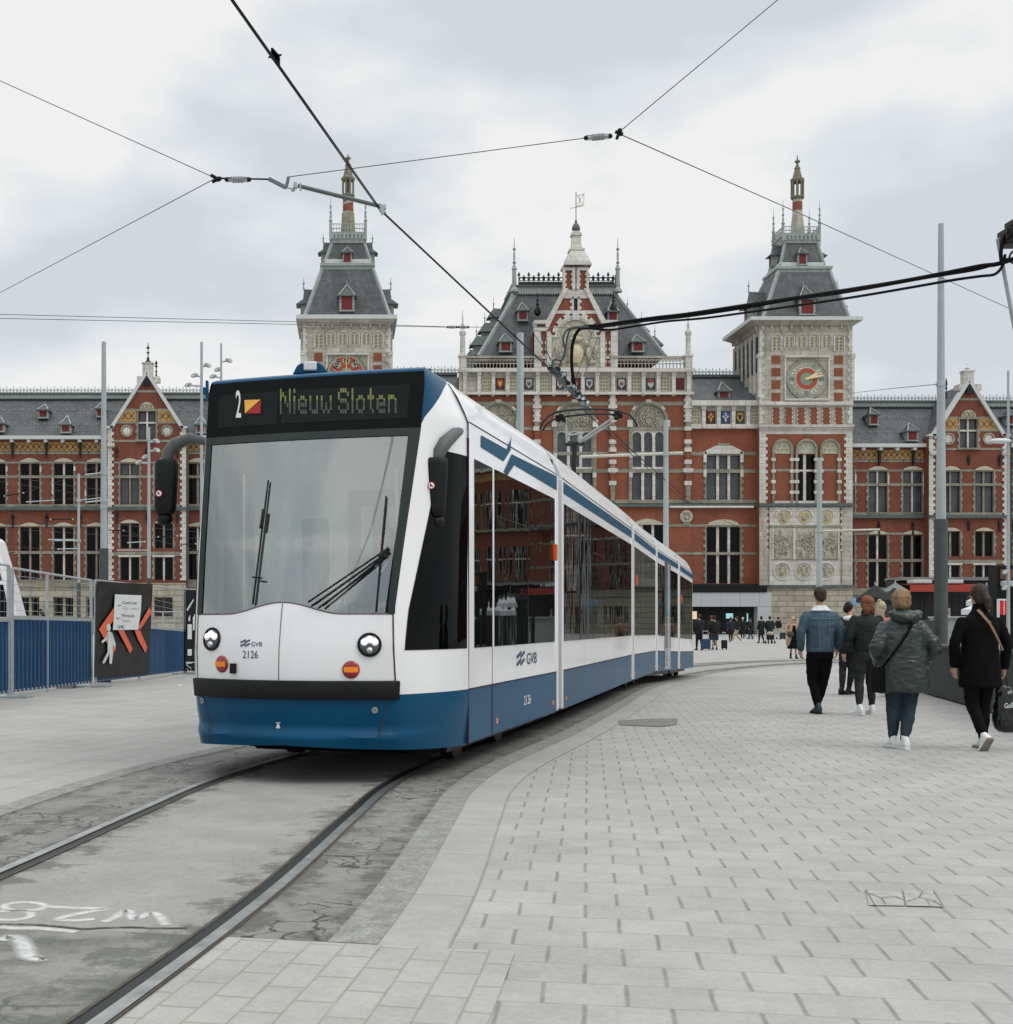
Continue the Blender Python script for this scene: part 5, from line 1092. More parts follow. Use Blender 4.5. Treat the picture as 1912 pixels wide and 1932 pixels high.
    for s_ in (-1, 1):      # side dormers
        for lo, hi, zz, sz in ((a, b_, lerp(a[4], b_[4], .10), 1.0), (c, d_, lerp(c[4], d_[4], .15), .72)):
            fr_ = (zz-lo[4])/(hi[4]-lo[4]); xs_ = lerp(lo[0] if s_ < 0 else lo[1], hi[0] if s_ < 0 else hi[1], fr_); ym = Y+dep/2; g = MB()
            g.box(xs_+s_*.8*sz, xs_-s_*1.2*sz, ym-.65*sz, ym+.65*sz, zz, zz+1.6*sz, 0); g.box(xs_+s_*.84*sz, xs_+s_*.78*sz, ym-.45*sz, ym+.45*sz, zz+.1, zz+1.5*sz, 2)
            zt_ = zz+1.5*sz; P_ = [(xs_+s_*1.35*sz, ym-1.2*sz, zt_), (xs_+s_*1.35*sz, ym+1.2*sz, zt_), (xs_-s_*1.2*sz, ym+1.0*sz, zt_+.1), (xs_-s_*1.2*sz, ym-1.0*sz, zt_+.1), (xs_+s_*.55*sz, ym-.5*sz, zt_+.75*sz), (xs_+s_*.55*sz, ym+.5*sz, zt_+.75*sz), (xs_+s_*.45*sz, ym, zt_+2.0*sz), (xs_-s_*1.5*sz, ym, zt_+1.9*sz)]
            g.add(P_, [(0, 1, 5, 4), (4, 5, 6), (1, 2, 7, 6, 5), (3, 0, 4, 6, 7), (0, 3, 2, 1)], 1)
            g.lathe([(.09, 0), (.05, .6*sz), (.15, .75*sz), (.04, .95*sz), (.02, 1.5*sz)], (xs_+s_*.5*sz, ym, zt_+1.9*sz), 6, 0); build('dormer', g, [M_zinc, M_zincd, M_shut], roof)
    # balcony
    bx = lev(bal[0], bal[1], bal[3], dep*.32); z0_, z1_ = bx[4], FB(Y+dep*.32).Z(bal[2]); zr = lerp(z0_, z1_, .42)
    g = MB(); frus(g, (d_[0]-.1, d_[1]+.1, d_[2]-.1, d_[3]+.1, d_[4]), (bx[0], bx[1], bx[2], bx[3], zr), 0)
    for i in range(9): xx = lerp(bx[0], bx[1], (i+.5)/9); g.box(xx-.12, xx+.12, bx[2]-.12, bx[2]+.1, zr-.5, zr, 0)
    g.box(bx[0]-.1, bx[1]+.1, bx[2]-.1, bx[3]+.1, zr, zr+.2, 0); balc = build('balcony', g, M_zinc, t)
    g = MB(); nb = 12
    for (pa, pb) in (((bx[0], bx[2]), (bx[1], bx[2])), ((bx[0], bx[3]), (bx[1], bx[3])), ((bx[0], bx[2]), (bx[0], bx[3])), ((bx[1], bx[2]), (bx[1], bx[3]))):
        for zz in (zr+.28, lerp(zr, z1_, .55), z1_-.08): g.bar((pa[0], pa[1], zz), (pb[0], pb[1], zz), .08, .08)
        for i in range(nb+1): x, y = lerp(pa[0], pb[0], i/nb), lerp(pa[1], pb[1], i/nb); g.bar((x, y, zr+.15), (x, y, z1_-.1), .055, .055, up=(1, 0, 0))
    for x in (bx[0], bx[1]):
        for y in (bx[2], bx[3]): h = (z1_-zr); g.lathe([(.16, -.6), (.16, h+.2), (.24, h+.3), (.1, h+.5), (.13, h+.8), (.06, h+1.0), (.16, h+1.3), (.05, h+1.5), (.12, h+2.0), (.03, h+2.2), (.02, h+3.0)], (x, y, zr), 6)
    build('railing', g, M_zinc, balc)
    # lantern shaft
    yc = Y+dep/2; fc = FB(yc); ku = fc.k*1.58; cxs = fc.X(sp[0]); zz = lambda v: fc.Z(v)
    g = MB()
    if kind == 'clock':
        pr = [(8.2, 470), (8.2, 440), (7.6, 424), (6.3, 408), (5.9, 398)]; g.lathe([(r*ku, zz(v)) for r, v in pr], (cxs, yc, 0), 10, 0); g.lathe([(5.95*ku, zz(398)), (5.95*ku, zz(382))], (cxs, yc, 0), 10, 1); g.lathe([(5.9*ku, zz(382)), (5.9*ku, zz(377))], (cxs, yc, 0), 10, 0)
        b0, l0, l1, c1_, tp = 377, 373, 343, 318, 293
    else:
        pr = [(8.6, 470), (8.6, 430), (7.6, 412), (7.6, 404), (6.4, 400)]; g.lathe([(r*ku, zz(v)) for r, v in pr], (cxs, yc, 0), 10, 3); g.lathe([(6.3*ku, zz(400)), (6.2*ku, zz(377))], (cxs, yc, 0), 10, 1)
        for i in range(14):     # spiral band round the brick shaft
            a0_, a1_ = i*.55, (i+1)*.55; z0_, z1_ = zz(399-i*1.55), zz(399-(i+1)*1.55); r = 6.5*ku
            g.quad((cxs+r*math.cos(a0_), yc+r*math.sin(a0_), z0_), (cxs+r*math.cos(a1_), yc+r*math.sin(a1_), z1_), (cxs+r*math.cos(a1_), yc+r*math.sin(a1_), z1_+.3), (cxs+r*math.cos(a0_), yc+r*math.sin(a0_), z0_+.3), 0)
        b0, l0, l1, c1_, tp = 377, 369, 340, 312, 291
    g.lathe([(6.2*ku, zz(b0)), (8.4*ku, zz(l0)), (7.6*ku, zz(l0-2))], (cxs, yc, 0), 8, 2)
    for i in range(8): an = i*math.pi/4+.39; g.tube([(cxs+6.6*ku*math.cos(an), yc+6.6*ku*math.sin(an), zz(l0-1)), (cxs+6.6*ku*math.cos(an), yc+6.6*ku*math.sin(an), zz(l1))], 1.15*ku, 6, 2)
    g.tube([(cxs, yc, zz(l0)), (cxs, yc, zz(l1))], 1.4*ku, 6, 2)
    g.lathe([(7.6*ku, zz(l1+1)), (8.6*ku, zz(l1-2)), (8.2*ku, zz(l1-5)), (6*ku, zz(l1-7)), (3.2*ku, zz(c1_+2)), (3.9*ku, zz(c1_)), (3.2*ku, zz(c1_-2)), (1.6*ku, zz(c1_-6)), (1.3*ku, zz(c1_-10)), (3.6*ku, zz(c1_-13)), (3*ku, zz(c1_-15)), (1*ku, zz(c1_-17)), (.5*ku, zz(tp))], (cxs, yc, 0), 8, 2)
    build('lantern', g, [M_stone, M_brick, mat('weathered_stone', (.17, .165, .12), .8, var=.3, scale=2), mat('weathered_base', (.24, .23, .17), .8, var=.3, scale=2)], t, smooth=35)
    return t
ctw = tower('tall station tower with the gilded clock, right of the entrance building', 149, 9.5, (1433, 1608.5), 0, (1413, 1623.7, 600, 615), (1440, 1603, 600, 1471, 1564, 507), (1473, 1556, 500, 1481, 1543, 459), (1478, 1547, 426, 458), (1505, 0), (1513, 1535, 564, 591, 534), (1508.5, 1521, 478, 497, 465), 'clock')
wtw = tower('tall station tower with the red wind dial, behind the tram roof', 150, 9.5, (571, 737.4), -5, (559, 749.5, 596, 613), (575.6, 735, 595, 610, 702, 501.5), (613.5, 699.6, 494, 626, 688, 459), (624, 690, 421, 458), (657, 0), (644.5, 665, 557.7, 584, 532), (649.3, 661.7, 476, 493.5, 463), 'wind')
# clock face
Yc = 149
def dial(par, cu, cv, r, kind):
    f = FB(Yc if kind == 'clock' else 150); f.disc(cu, cv, r, -.12, .02, 40, 0); f.ring(cu, cv, r-.8, r+.8, -.2, .02, 40, mi=1)
    c_ = build('clock_face' if kind == 'clock' else 'wind_dial', f, [M_stone, M_stg], par)
    f = FB(f.Y)
    if kind == 'clock':
        f.ring(cu, cv, 12.5, 20.5, -.17, -.1, 32, mi=0); f.disc(cu, cv, 12, -.16, -.1, 24, 2); f.disc(cu, cv, 4, -.2, -.15, 12, 1); f.ring(cu, cv, 32.5, 34, -.15, -.1, 40, mi=2); f.ring(cu, cv, 20.5, 21.8, -.18, -.1, 32, mi=3)
        for i in range(12):
            a = R(90-30*i); f.ring(cu+math.cos(a)*27, cv-math.sin(a)*27, 0.01, 5.2, -.14, -.1, 8, mi=2 if i in (1, 3, 6, 9) else 4)
        nm = ['XII', 'I', 'II', 'III', 'IV', 'V', 'VI', 'VII', 'VIII', 'IX', 'X', 'XI']
        for i, t_ in enumerate(nm):
            a = R(-30*i); ca, sa = math.cos(a), math.sin(a)
            text_mb(f, t_, lambda x, y: f.p(cu+(x*.62*ca-(y+27)*sa), cv-((y+27)*ca+x*.62*sa), -.16), 12, mi=5, bold=.15)
        build('dial_ring', f, [mat('dial_red', (.36, .065, .035), .5), M_gold, mat('dial_green', (.20, .27, .22), .5, var=.2), M_stw, mat('dial_cream', (.56, .53, .43), .6), mat('dial_numeral', (.16, .19, .15), .5)], c_)
        g = FB(f.Y)
        for ang, l_, w_ in ((12, 33, 2.6), (27, 25, 3.6)):
            a = R(ang); ca, sa = math.cos(a), math.sin(a); pts = [(-6, 0), (0, w_/2), (l_*.75, w_*.8), (l_, 0), (l_*.75, -w_*.8), (0, -w_/2)]
            h = FB(f.Y); h.poly([(cu+x*ca-y*sa, cv-(x*sa+y*ca)) for x, y in pts], -.34+.06*(l_ < 30), -.30+.06*(l_ < 30)); build('clock_hand', h, mat('pale_gilding', (.70, .58, .33), .4, .2), c_)
    else:
        f.ring(cu, cv, 12, 32, -.15, -.1, 32, mi=0); f.ring(cu, cv, 32, 33.5, -.18, -.1, 40, mi=2)
        for i in range(28): a = 2*math.pi*i/28; f.ring(cu, cv, 35, 36.4, -.17, -.1, 2, math.degrees(a), math.degrees(a)+8, mi=4)
        for i, t_ in enumerate(['N', 'NO', 'O', 'ZO', 'Z', 'ZW', 'W', 'NW']):
            a = R(90-45*i); x_, y_ = cu+math.cos(a)*24, cv-math.sin(a)*24
            f.disc(x_, y_, 7.6, -.17, -.1, 16, 2); f.ring(x_, y_, 6.2, 7.2, -.19, -.1, 16, mi=4)
            a = R(-45*i); ca, sa = math.cos(a), math.sin(a)
            text_mb(f, t_, lambda x, y: f.p(x_+(x*(.9 if len(t_) == 1 else .6)*ca-y*sa), y_-(y*ca+x*sa), -.2), 12, mi=3, bold=.3)
        build('dial_ring', f, [mat('dial_red', (.38, .04, .02), .5), M_gold, M_cer, M_iron, mat('dial_green', (.12, .2, .16), .5, var=.2)], c_)
        h = FB(f.Y); h.poly([(cu-1.2, cv+10), (cu+1.2, cv+10), (cu+.6, cv-31), (cu-.6, cv-31)], -.3, -.26); h.disc(cu, cv, 3, -.3, -.2, 12); build('clock_hand', h, M_gold, c_)
dial(ctw, 1521.8, 715.2, 37.5, 'clock'); dial(wtw, 653.5, 705, 36.5, 'wind')
# lower half of the clock tower
f = FB(Yc)
for a, b_, kd in ((1457, 1496, 0), (1501, 1542, 1), (1547, 1585, 0)):
    cu, r = (a+b_)/2, (b_-a)/2; f.ring(cu, 828+r, r-4.2, r, -.28, .02, 14, 0, 180, mi=0); f.b(a, a+4.2, 828+r, 949, -.22, .02, 0); f.b(b_-4.2, b_, 828+r, 949, -.22, .02, 0)
    f.poly([(a+4, 856)]+[(cu-(r-4)*math.cos(math.pi*i/10), 828+r-(r-4)*math.sin(math.pi*i/10)) for i in range(11)]+[(b_-4, 856)], -.06, .02, 1 if kd == 0 else 2)
    if kd == 0:
        for x_, y_ in ((-8, 848), (0, 848), (8, 848), (-4.5, 841), (4.5, 841)): f.ring(cu+x_, y_, 1.2, 2.8, -.12, .02, 8, mi=2)
    for uu in (a+1, b_-3):
        for vv in (864, 886, 906, 926): f.b(uu-3, uu+5, vv, vv+6, -.26, .02, 3)
f.b(1457, 1496, 884.5, 889.5, -.04, .02, 0); f.b(1547, 1585, 884.5, 889.5, -.04, .02, 0); f.b(1457, 1585, 945, 950, -.15, .02, 3)
# relief panel
f.b(1452, 1584, 957, 1106, -.12, .02, 3); f.b(1452, 1584, 991, 996, -.2, .02, 0)
for cu in (1478.6, 1518, 1559):
    f.ring(cu, 975, 13, 16.5, -.22, -.1, 16, 0, 180, mi=3); f.ring(cu, 976, 7.5, 12, -.18, -.1, 16, mi=4); f.disc(cu, 976, 7, -.15, -.1, 14, 2); relief(f, cu-4, cu+4, 971, 983, -.12, 6, 2, rnd, sz=.5)
for a, b_ in ((1459, 1495), (1500, 1537), (1542, 1580)):
    f.b(a, b_, 999, 1052, -.13, -.11, 2); relief(f, a+3, b_-3, 1008, 1049, -.13, 34, 2, rnd, sz=1.1)
    f.b(a-2.5, a-.5, 997, 1056, -.3, -.1, 3); f.b(b_+.5, b_+2.5, 997, 1056, -.3, -.1, 3); f.b(a, b_, 1053, 1056, -.25, -.1, 0)
for cu in (1475.5, 1516, 1558):
    f.ring(cu, 1077, 15, 17.5, -.2, -.1, 20, mi=3); f.disc(cu, 1077, 15, -.13, -.11, 20, 2); f.ball(f.p(cu, 1078, -.12), (3.4*f.k, .25, 9*f.k), 8, 2); f.ball(f.p(cu, 1066, -.2), (2.2*f.k, .2, 2.4*f.k), 8, 2)
    for s_ in (-1, 1): f.ball(f.p(cu+s_*5, 1071, -.12), (1.6*f.k, .18, 5.5*f.k), 6, 2, Matrix.Rotation(s_*.7, 3, 'Y')); f.ball(f.p(cu+s_*8, 1075, -.12), (2.4*f.k, .12, 7*f.k), 6, 2)
for a, b_ in ((1447, 1452), (1584, 1589)):
    f.b(a, b_, 959.6, 991, -.05, .02, 5); f.b(a, b_, 997, 1035, -.05, .02, 5)
f.b(1433, 1447, 957, 1104, -.09, .02, 6); f.b(1589, 1608.5, 957, 1104, -.09, .02, 6)
f.quoin(1447, 957, 1040, 1, 0.5, 3, 6, -.1, .02, 3); f.quoin(1589, 957, 1040, -1, .5, 3, 6, -.1, .02, 3)
f.b(1447, 1589, 1104, 1109, -.5, .02, 7); f.b(1432, 1610, 1105, 1109, -.4, .02, 7)
build('stone_relief', f, [M_stg, M_cer, M_rel, M_stw, mat('worn_gilding', (.46, .37, .19), .5, var=.3, scale=3), M_brick, M_stone, M_zincd], ctw)
f = FB(Yc); f.b(1432, 1609, 950, 955.5, -.4, .02); build('string_course', f, M_zincd, ctw)
window(ctw, Yc, 1499.5, 1539.5, 857, 949.5, 1, (887.5,), gl=M_glb, sm=M_stw, mw=5)

# ---------------------------------------------------------------- central block with the link bays
Y = 150; f = FB(Y); hall = thing('station_hall', 'red brick entrance building of the station with steep slate roof and carved gable', 'building', (f.X(1086), Y, 0))
V_ARCH = [(921, 963), (1063.5, 1107), (1206, 1249.5)]
ops = [(1193.5, 1253.7, 762, 946), (1050.5, 1118.5, 762, 946), (910, 972, 762, 946)]
ops = [(a, b_, 762, 946, 1) for a, b_ in ((1193, 1254.5), (1050.5, 1118.7), (907, 974))]
lowops = [(1240-50, 1254, 990, 1101)]
f.wall(870, 1305, 745, 1110, ops+lowops, mi=0, rmi=1)
f.wall(1305, 1433, 806, 1104, [(1334, 1397.5, 856, 949.5), (1334, 1397.5, 991, 1101)], d=.15, mi=0, rmi=1)
f.wall(737, 870, 806, 1104, [], d=.15, mi=0)
f.quad(f.p(870, 1240), f.p(1305, 1240), f.p(1305, 1110), f.p(870, 1110), 2)
for x in (870, 1305): X_ = f.X(x); f.quad((X_, Y+22, -1), (X_, Y, -1), (X_, Y, f.Z(700)), (X_, Y+22, f.Z(700)), 0)
f.quad((f.X(1305), Y+22, -1), (f.X(870), Y+22, -1), (f.X(870), Y+22, f.Z(700)), (f.X(1305), Y+22, f.Z(700)), 0)
build('wall', f, [M_brick, M_stg, M_base], hall)
f = FB(Y); B = M_stone
# bands
for v0_, v1_ in ((758, 765), (805.5, 811.5), (852.5, 859), (885, 892)):
    f.b(870, 1305, v0_, v1_, -.05, .02, 0)
for v0_, v1_ in ((852.5, 859), (885, 892), (989, 994), (1042, 1047)): f.b(1305, 1429, v0_, v1_, .10, .17, 0)
for v0_, v1_ in ((989, 994), (1042, 1047)): f.b(1255, 1305, v0_, v1_, -.05, .02, 0)
f.b(870, 1430, 943, 949.5, -.1, .2, 0)
# piers
for cu in (1012.9, 1155.5, 1297.5, 878):
    f.b(cu-4.2, cu+4.2, 745, 948, -.35, .02, 2); f.quoin(cu-4.2, 748, 797, -1, 0, 3, 5, -.3, .02, 1); f.quoin(cu+4.2, 748, 797, 1, 0, 3, 5, -.3, .02, 1); f.b(cu-4.8, cu+4.8, 745, 797, -.38, .02, 1)
    for v in (805, 830, 845, 868, 885, 908): f.b(cu-6.5, cu+6.5, v, v+8, -.42, .02, 1)
    f.b(cu-8, cu+8, 765, 771, -.5, .02, 1); f.b(cu-3.5, cu+3.5, 926, 945, -.5, .02, 0); f.b(cu-9, cu+9, 884, 891, -.5, .02, 1)
    for v0_, v1_ in ((812, 830), (852, 868), (892, 908)): f.b(cu-4.5, cu+4.5, v0_, v1_, -.36, .0, 3)
# big arched windows
for a, b_ in ((1193, 1254.5), (1050.5, 1118.7), (907, 974)):
    cu, r = (a+b_)/2, (b_-a)/2
    for q0, q1, d_ in ((r, r+3, -.25), (r+3.5, r+6.5, -.16)): f.ring(cu, 762+r, q0, q1, d_, .02, 20, 0, 180, mi=0)
    f.ring(cu, 762+r, r+1, r+8, -.2, .02, 2, 82, 98, mi=1)
    for an in (40, 140): f.ring(cu, 762+r, r+1, r+7, -.2, .02, 2, an-7, an+7, mi=1)
    for s_ in (-1, 1):
        x = cu+s_*(r+.5); f.b(x, x+s_*6, 762+r, 946, -.16, .02, 0)
        for v in (793, 855, 892): f.b(x-s_*1, x+s_*(9 if v == 793 else 6), v, v+(13 if v == 793 else 9), -.24, .02, 1)
    f.poly([(cu-r, 812)]+[(cu-r*math.cos(math.pi*i/14), 762+r-r*math.sin(math.pi*i/14)) for i in range(15)]+[(cu+r, 812)], .18, .3, 4)
    relief(f, cu-r+4, cu+r-4, 772, 805, .12, 70, 4, rnd, arch=(cu, 762+r, r), sz=.9)
    # white spandrel with three round heads
    f.wall(cu-r, cu+r, 806, 886, [(lerp(a, b_, x0_), lerp(a, b_, x1_), 815, 886, 1) for x0_, x1_ in ((.02, .29), (.37, .63), (.71, .98))], d=.1, rev=.3, mi=1)
    for x_ in (.33, .67): f.b(lerp(a, b_, x_)-2.6, lerp(a, b_, x_)+2.6, 830, 946, .0, .35, 1)
    f.b(a, b_, 881, 887, .02, .35, 1); f.b(a, b_, 889, 890, .2, .3, 0)
f.ring(1295, 974.5, 7, 12, -.2, .02, 20, mi=5); f.disc(1295, 974.5, 7, -.08, .02, 16, 4); f.ball(f.p(1295, 977, -.1), (3.5*f.k, .2, 4*f.k), 8, 4); f.ball(f.p(1295, 971, -.12), (2*f.k, .2, 2.4*f.k), 8, 4); f.b(1289, 1301, 985, 991, -.15, .02, 0)
# link-bay window surrounds
surround(f, 1334, 1397.5, 856, 949, 0, w_=3, w2=6, d=.04, sill=False); surround(f, 1334, 1397.5, 991, 1101, 0, w_=3, w2=6, d=.04, sill=False)
for s_, x in ((-1, 1334), (1, 1397.5)):
    f.b(x, x+s_*6, 852, 872, .0, .2, 1); f.b(x, x+s_*6, 885, 900, .0, .2, 1)
f.poly([(1330, 856), (1330, 852), (1336, 848), (1350, 841), (1366, 838), (1382, 841), (1396, 848), (1402, 852), (1402, 856)], .0, .17, 1); f.b(1355, 1377, 836, 840, -.05, .17, 0)
f.poly([(1334, 991), (1340, 985), (1353, 981), (1366, 979.5), (1380, 981), (1391, 985), (1397, 991)], .02, .17, 6)
f.poly([(1192, 990), (1200, 984), (1212, 980), (1222, 978.5), (1232, 980), (1246, 985), (1253, 990)], -.1, .02, 6)
build('stone_trim', f, [M_stg, M_stw, M_stg, M_brick, M_rel, M_stone, M_cer], hall)
f = FB(Y); f.b(737, 1432, 951, 957, -.4, .2); build('string_course', f, M_zincd, hall)
f = FB(Y); f.b(1429, 1432, 806, 1104, -.1, .1); build('drain_pipe', f, M_pipe, hall)
for a, b_ in ((1193, 1254.5), (1050.5, 1118.7), (907, 974)):
    g = FB(Y); g.quad(g.p(a, 946, .32), g.p(b_, 946, .32), g.p(b_, 812, .32), g.p(a, 812, .32)); wi = FB(Y)
    for x0_, x1_ in ((.02, .29), (.37, .63), (.71, .98)):
        for q in (x0_, x1_-.02): wi.b(lerp(a, b_, q), lerp(a, b_, q+.02), 888, 946, .26, .33)
        wi.b(lerp(a, b_, x0_), lerp(a, b_, x1_), 888, 890, .26, .33)
    w_ = build('window', wi, M_frame, hall); build('pane', g, M_glg, w_)
window(hall, Y+.15, 1334, 1397.5, 856, 949.5, 2, (888.7,), gl=M_glg, sm=M_stw, mw=5, tw=5)
window(hall, Y+.15, 1334, 1397.5, 991, 1101.5, 2, (1044,), gl=M_glb, sm=M_stw, mw=4.5, tw=4)
window(hall, Y, 1190, 1254, 990, 1101, 2, (1044,), gl=M_glb, sm=M_stw, mw=4.5, tw=4)
# frieze with shields
SH = [((.30, .02, .02), (.75, .5, .1)), ((.05, .06, .07), (.6, .6, .58)), ((.05, .05, .06), (.62, .6, .58)), ((.30, .03, .04), (.35, .3, .25)), ((.06, .07, .08), (.6, .6, .57)), ((.05, .05, .06), (.62, .58, .56)), ((.28, .05, .03), (.6, .6, .58)), ((.24, .02, .03), (.12, .02, .03))]
f = FB(Y); f.b(866, 1305, 700, 746, -.35, .1, 0); f.b(864, 1308, 697, 704, -.95, .1, 1); f.b(864, 1307, 741, 746, -.7, .1, 1)
z2 = lambda x: 856.6+.2533*x
for x in (290, 397, 502, 620, 740, 850, 955, 1062, 1180, 1300, 1405, 1515, 1630, 1740, 185, 80): f.b(z2(x)-3.3, z2(x)+3.3, 706, 741, -.65, -.3, 1); f.b(z2(x)-4.2, z2(x)+4.2, 704, 709, -.8, -.3, 1); f.b(z2(x)-2.6, z2(x)+2.6, 741, 748, -.6, 0, 1)
build('frieze', f, [M_stone, M_stw], hall)
f = FB(Y)
for x0_, x1_ in ((205, 270), (412, 478), (650, 720), (1080, 1150), (1312, 1385), (1530, 1605)):
    f.b(z2(x0_), z2(x1_), 711, 739, -.38, -.33, 0); rings_panel(f, z2(x0_)+1, z2(x1_)-1, 712, 738, -.38, 1, 3, 4)
build('tile_panel', f, [M_cer, M_cerd], hall)
def shield(par, Y_, u0, u1, v0, v1, d, bgc, fg, emb, kind=0):
    f = FB(Y_); f.b(u0-.8, u1+.8, v0-.8, v1+.8, d, d+.05, 0)
    w_, h = u1-u0, v1-v0; f.poly([(u0+w_*.14, v0+h*.1), (u1-w_*.14, v0+h*.1), (u1-w_*.14, v0+h*.6), (u0+w_*.5, v0+h*.93), (u0+w_*.14, v0+h*.6)], d-.05, d, 1)
    cu = u0+w_*.5
    if kind == 0: f.poly([(cu-w_*.18, v0+h*.65), (cu+w_*.18, v0+h*.65), (cu+w_*.22, v0+h*.3), (cu+w_*.08, v0+h*.45), (cu, v0+h*.22), (cu-w_*.08, v0+h*.45), (cu-w_*.22, v0+h*.3)], d-.08, d-.05, 2)
    elif kind == 1: f.b(cu-w_*.09, cu+w_*.09, v0+h*.1, v0+h*.86, d-.08, d-.05, 2); f.b(u0+w_*.14, u1-w_*.14, v0+h*.36, v0+h*.5, d-.08, d-.051, 2)
    elif kind == 2: f.b(u0+w_*.16, u1-w_*.16, v0+h*.12, v0+h*.4, d-.08, d-.05, 2)
    else: f.poly([(cu-w_*.26, v0+h*.22), (cu-w_*.05, v0+h*.35), (cu, v0+h*.2), (cu+w_*.05, v0+h*.35), (cu+w_*.26, v0+h*.22), (cu+w_*.12, v0+h*.6), (cu, v0+h*.75), (cu-w_*.12, v0+h*.6)], d-.08, d-.05, 2)
    dk_ = lambda c: tuple(x*.72 for x in c)
    nm = lambda c: mat('enamel_%02d%02d%02d' % tuple(int(x*99) for x in c), c, .4, var=.12)
    build('coat_of_arms', f, [nm(dk_(bgc)), nm(dk_(fg)), nm(dk_(emb))], par)
for i, (x0_, x1_) in enumerate(((310, 372), (525, 587), (758, 815), (868, 935), (972, 1037), (1212, 1275), (1430, 1492), (1645, 1707))):
    cols_ = [((.05, .03, .02), (.55, .06, .03), (.7, .5, .12)), ((.05, .06, .06), (.55, .55, .53), (.1, .1, .11)), ((.05, .05, .05), (.6, .58, .56), (.3, .04, .04)), ((.05, .02, .02), (.32, .03, .04), (.35, .3, .25)),
             ((.06, .07, .08), (.6, .6, .57), (.08, .08, .09)), ((.05, .05, .06), (.60, .57, .55), (.3, .06, .06)), ((.06, .06, .07), (.58, .58, .56), (.35, .06, .04)), ((.07, .02, .02), (.24, .02, .03), (.07, .015, .02))][i]
    shield(hall, Y, z2(x0_), z2(x1_), 715, 735.5, -.40, *cols_, kind=(3, 0, 3, 0, 3, 0, 2, 3)[i])
# main roof
def PL(u, v, dy): return PX(u, v, Y+dy)
a = PL(903.5, 672, 1.5); b_ = PL(1256, 672, 1.5); c = PL(974, 554, 6.5); d_ = PL(1161, 554, 6.5)
lo = (a.x, b_.x, Y+1.5, Y+23, a.z); hi = (c.x, d_.x, Y+6.5, Y+18, c.z)
g = MB(); frus(g, lo, hi, 0); hipbars(g, lo, hi, .35, 1)
g.box(hi[0]-.3, hi[1]+.3, hi[2]-.3, hi[3]+.3, hi[4], hi[4]+.75, 1); g.box(hi[0]-.5, hi[1]+.5, hi[2]-.5, hi[3]+.5, hi[4]+.75, hi[4]+.95, 2)
n_ = 40
for i in range(n_): x = lerp(hi[0], hi[1], (i+.5)/n_); g.add([(x-.16, hi[2]-.34, hi[4]+.05), (x+.16, hi[2]-.34, hi[4]+.05), (x, hi[2]-.36, hi[4]-.25)], [(0, 2, 1)], 1)
roof = build('roof', g, [M_slate, M_zinc, M_zincd], hall)
g = MB(); zb = hi[4]+.95; x0_, x1_ = hi[0]+.3, hi[1]-.3
for yy in (hi[2]-.3, hi[3]+.3):
    g.box(x0_, x1_, yy-.08, yy+.08, zb, zb+.35); g.box(x0_, x1_, yy-.04, yy+.04, zb+.85, zb+.93); nn_ = 19
    for i in range(nn_+1):
        x = lerp(x0_, x1_, i/nn_); tall = 1.5 if i % 2 == 0 else 1.15; g.box(x-.06, x+.06, yy-.04, yy+.04, zb, zb+tall); g.add([(x-.2, yy, zb+tall-.35), (x, yy, zb+tall-.5), (x+.2, yy, zb+tall-.35), (x, yy, zb+tall+.05)], [(0, 1, 2, 3)])
        if i < nn_:
            xm = lerp(x0_, x1_, (i+.5)/nn_)
            for j in range(10):
                a0_, a1_ = j*math.pi/5, (j+1)*math.pi/5; r0_, r1_ = .15, .26; zc = zb+.66
                g.quad((xm+r0_*math.cos(a0_), yy, zc+r0_*math.sin(a0_)), (xm+r1_*math.cos(a0_), yy, zc+r1_*math.sin(a0_)), (xm+r1_*math.cos(a1_), yy, zc+r1_*math.sin(a1_)), (xm+r0_*math.cos(a1_), yy, zc+r0_*math.sin(a1_)))
for xx in (hi[0], hi[1]):
    g.box(xx-.04, xx+.04, hi[2], hi[3], zb+.85, zb+.93); g.box(xx-.06, xx+.06, hi[2], hi[3], zb, zb+.35)
    for i in range(14): y = lerp(hi[2], hi[3], i/13); g.box(xx-.04, xx+.04, y-.05, y+.05, zb, zb+1.3)
build('ridge_cresting', g, M_iron, roof)
for xx in (hi[0]-.25, hi[1]+.25):
    g = MB(); g.lathe([(.55, -.2), (.5, .1), (.28, .35), (.24, 2.4), (.34, 2.5), (.22, 2.8), (.10, 3.1), (.24, 3.3), (.1, 3.5), (.14, 4.4), (.05, 4.6), (.22, 4.9), (.05, 5.1), (.03, 6.2)], (xx, hi[2]-.3, hi[4]+.3), 8); build('finial', g, M_zinc, roof, smooth=30)
def ron(v): # depth on the front roof slope at picture height v
    return Y+lerp(1.5, 6.5, (672-v)/118.)
for q in ((980, 994, 586, 602, 566), (946, 963, 645, 661, 626), (1150, 1164, 588, 603, 566), (1196, 1213, 645, 661, 627)):
    dormer(roof, ron(q[3])-.8, *q, 2.4, fin=5)
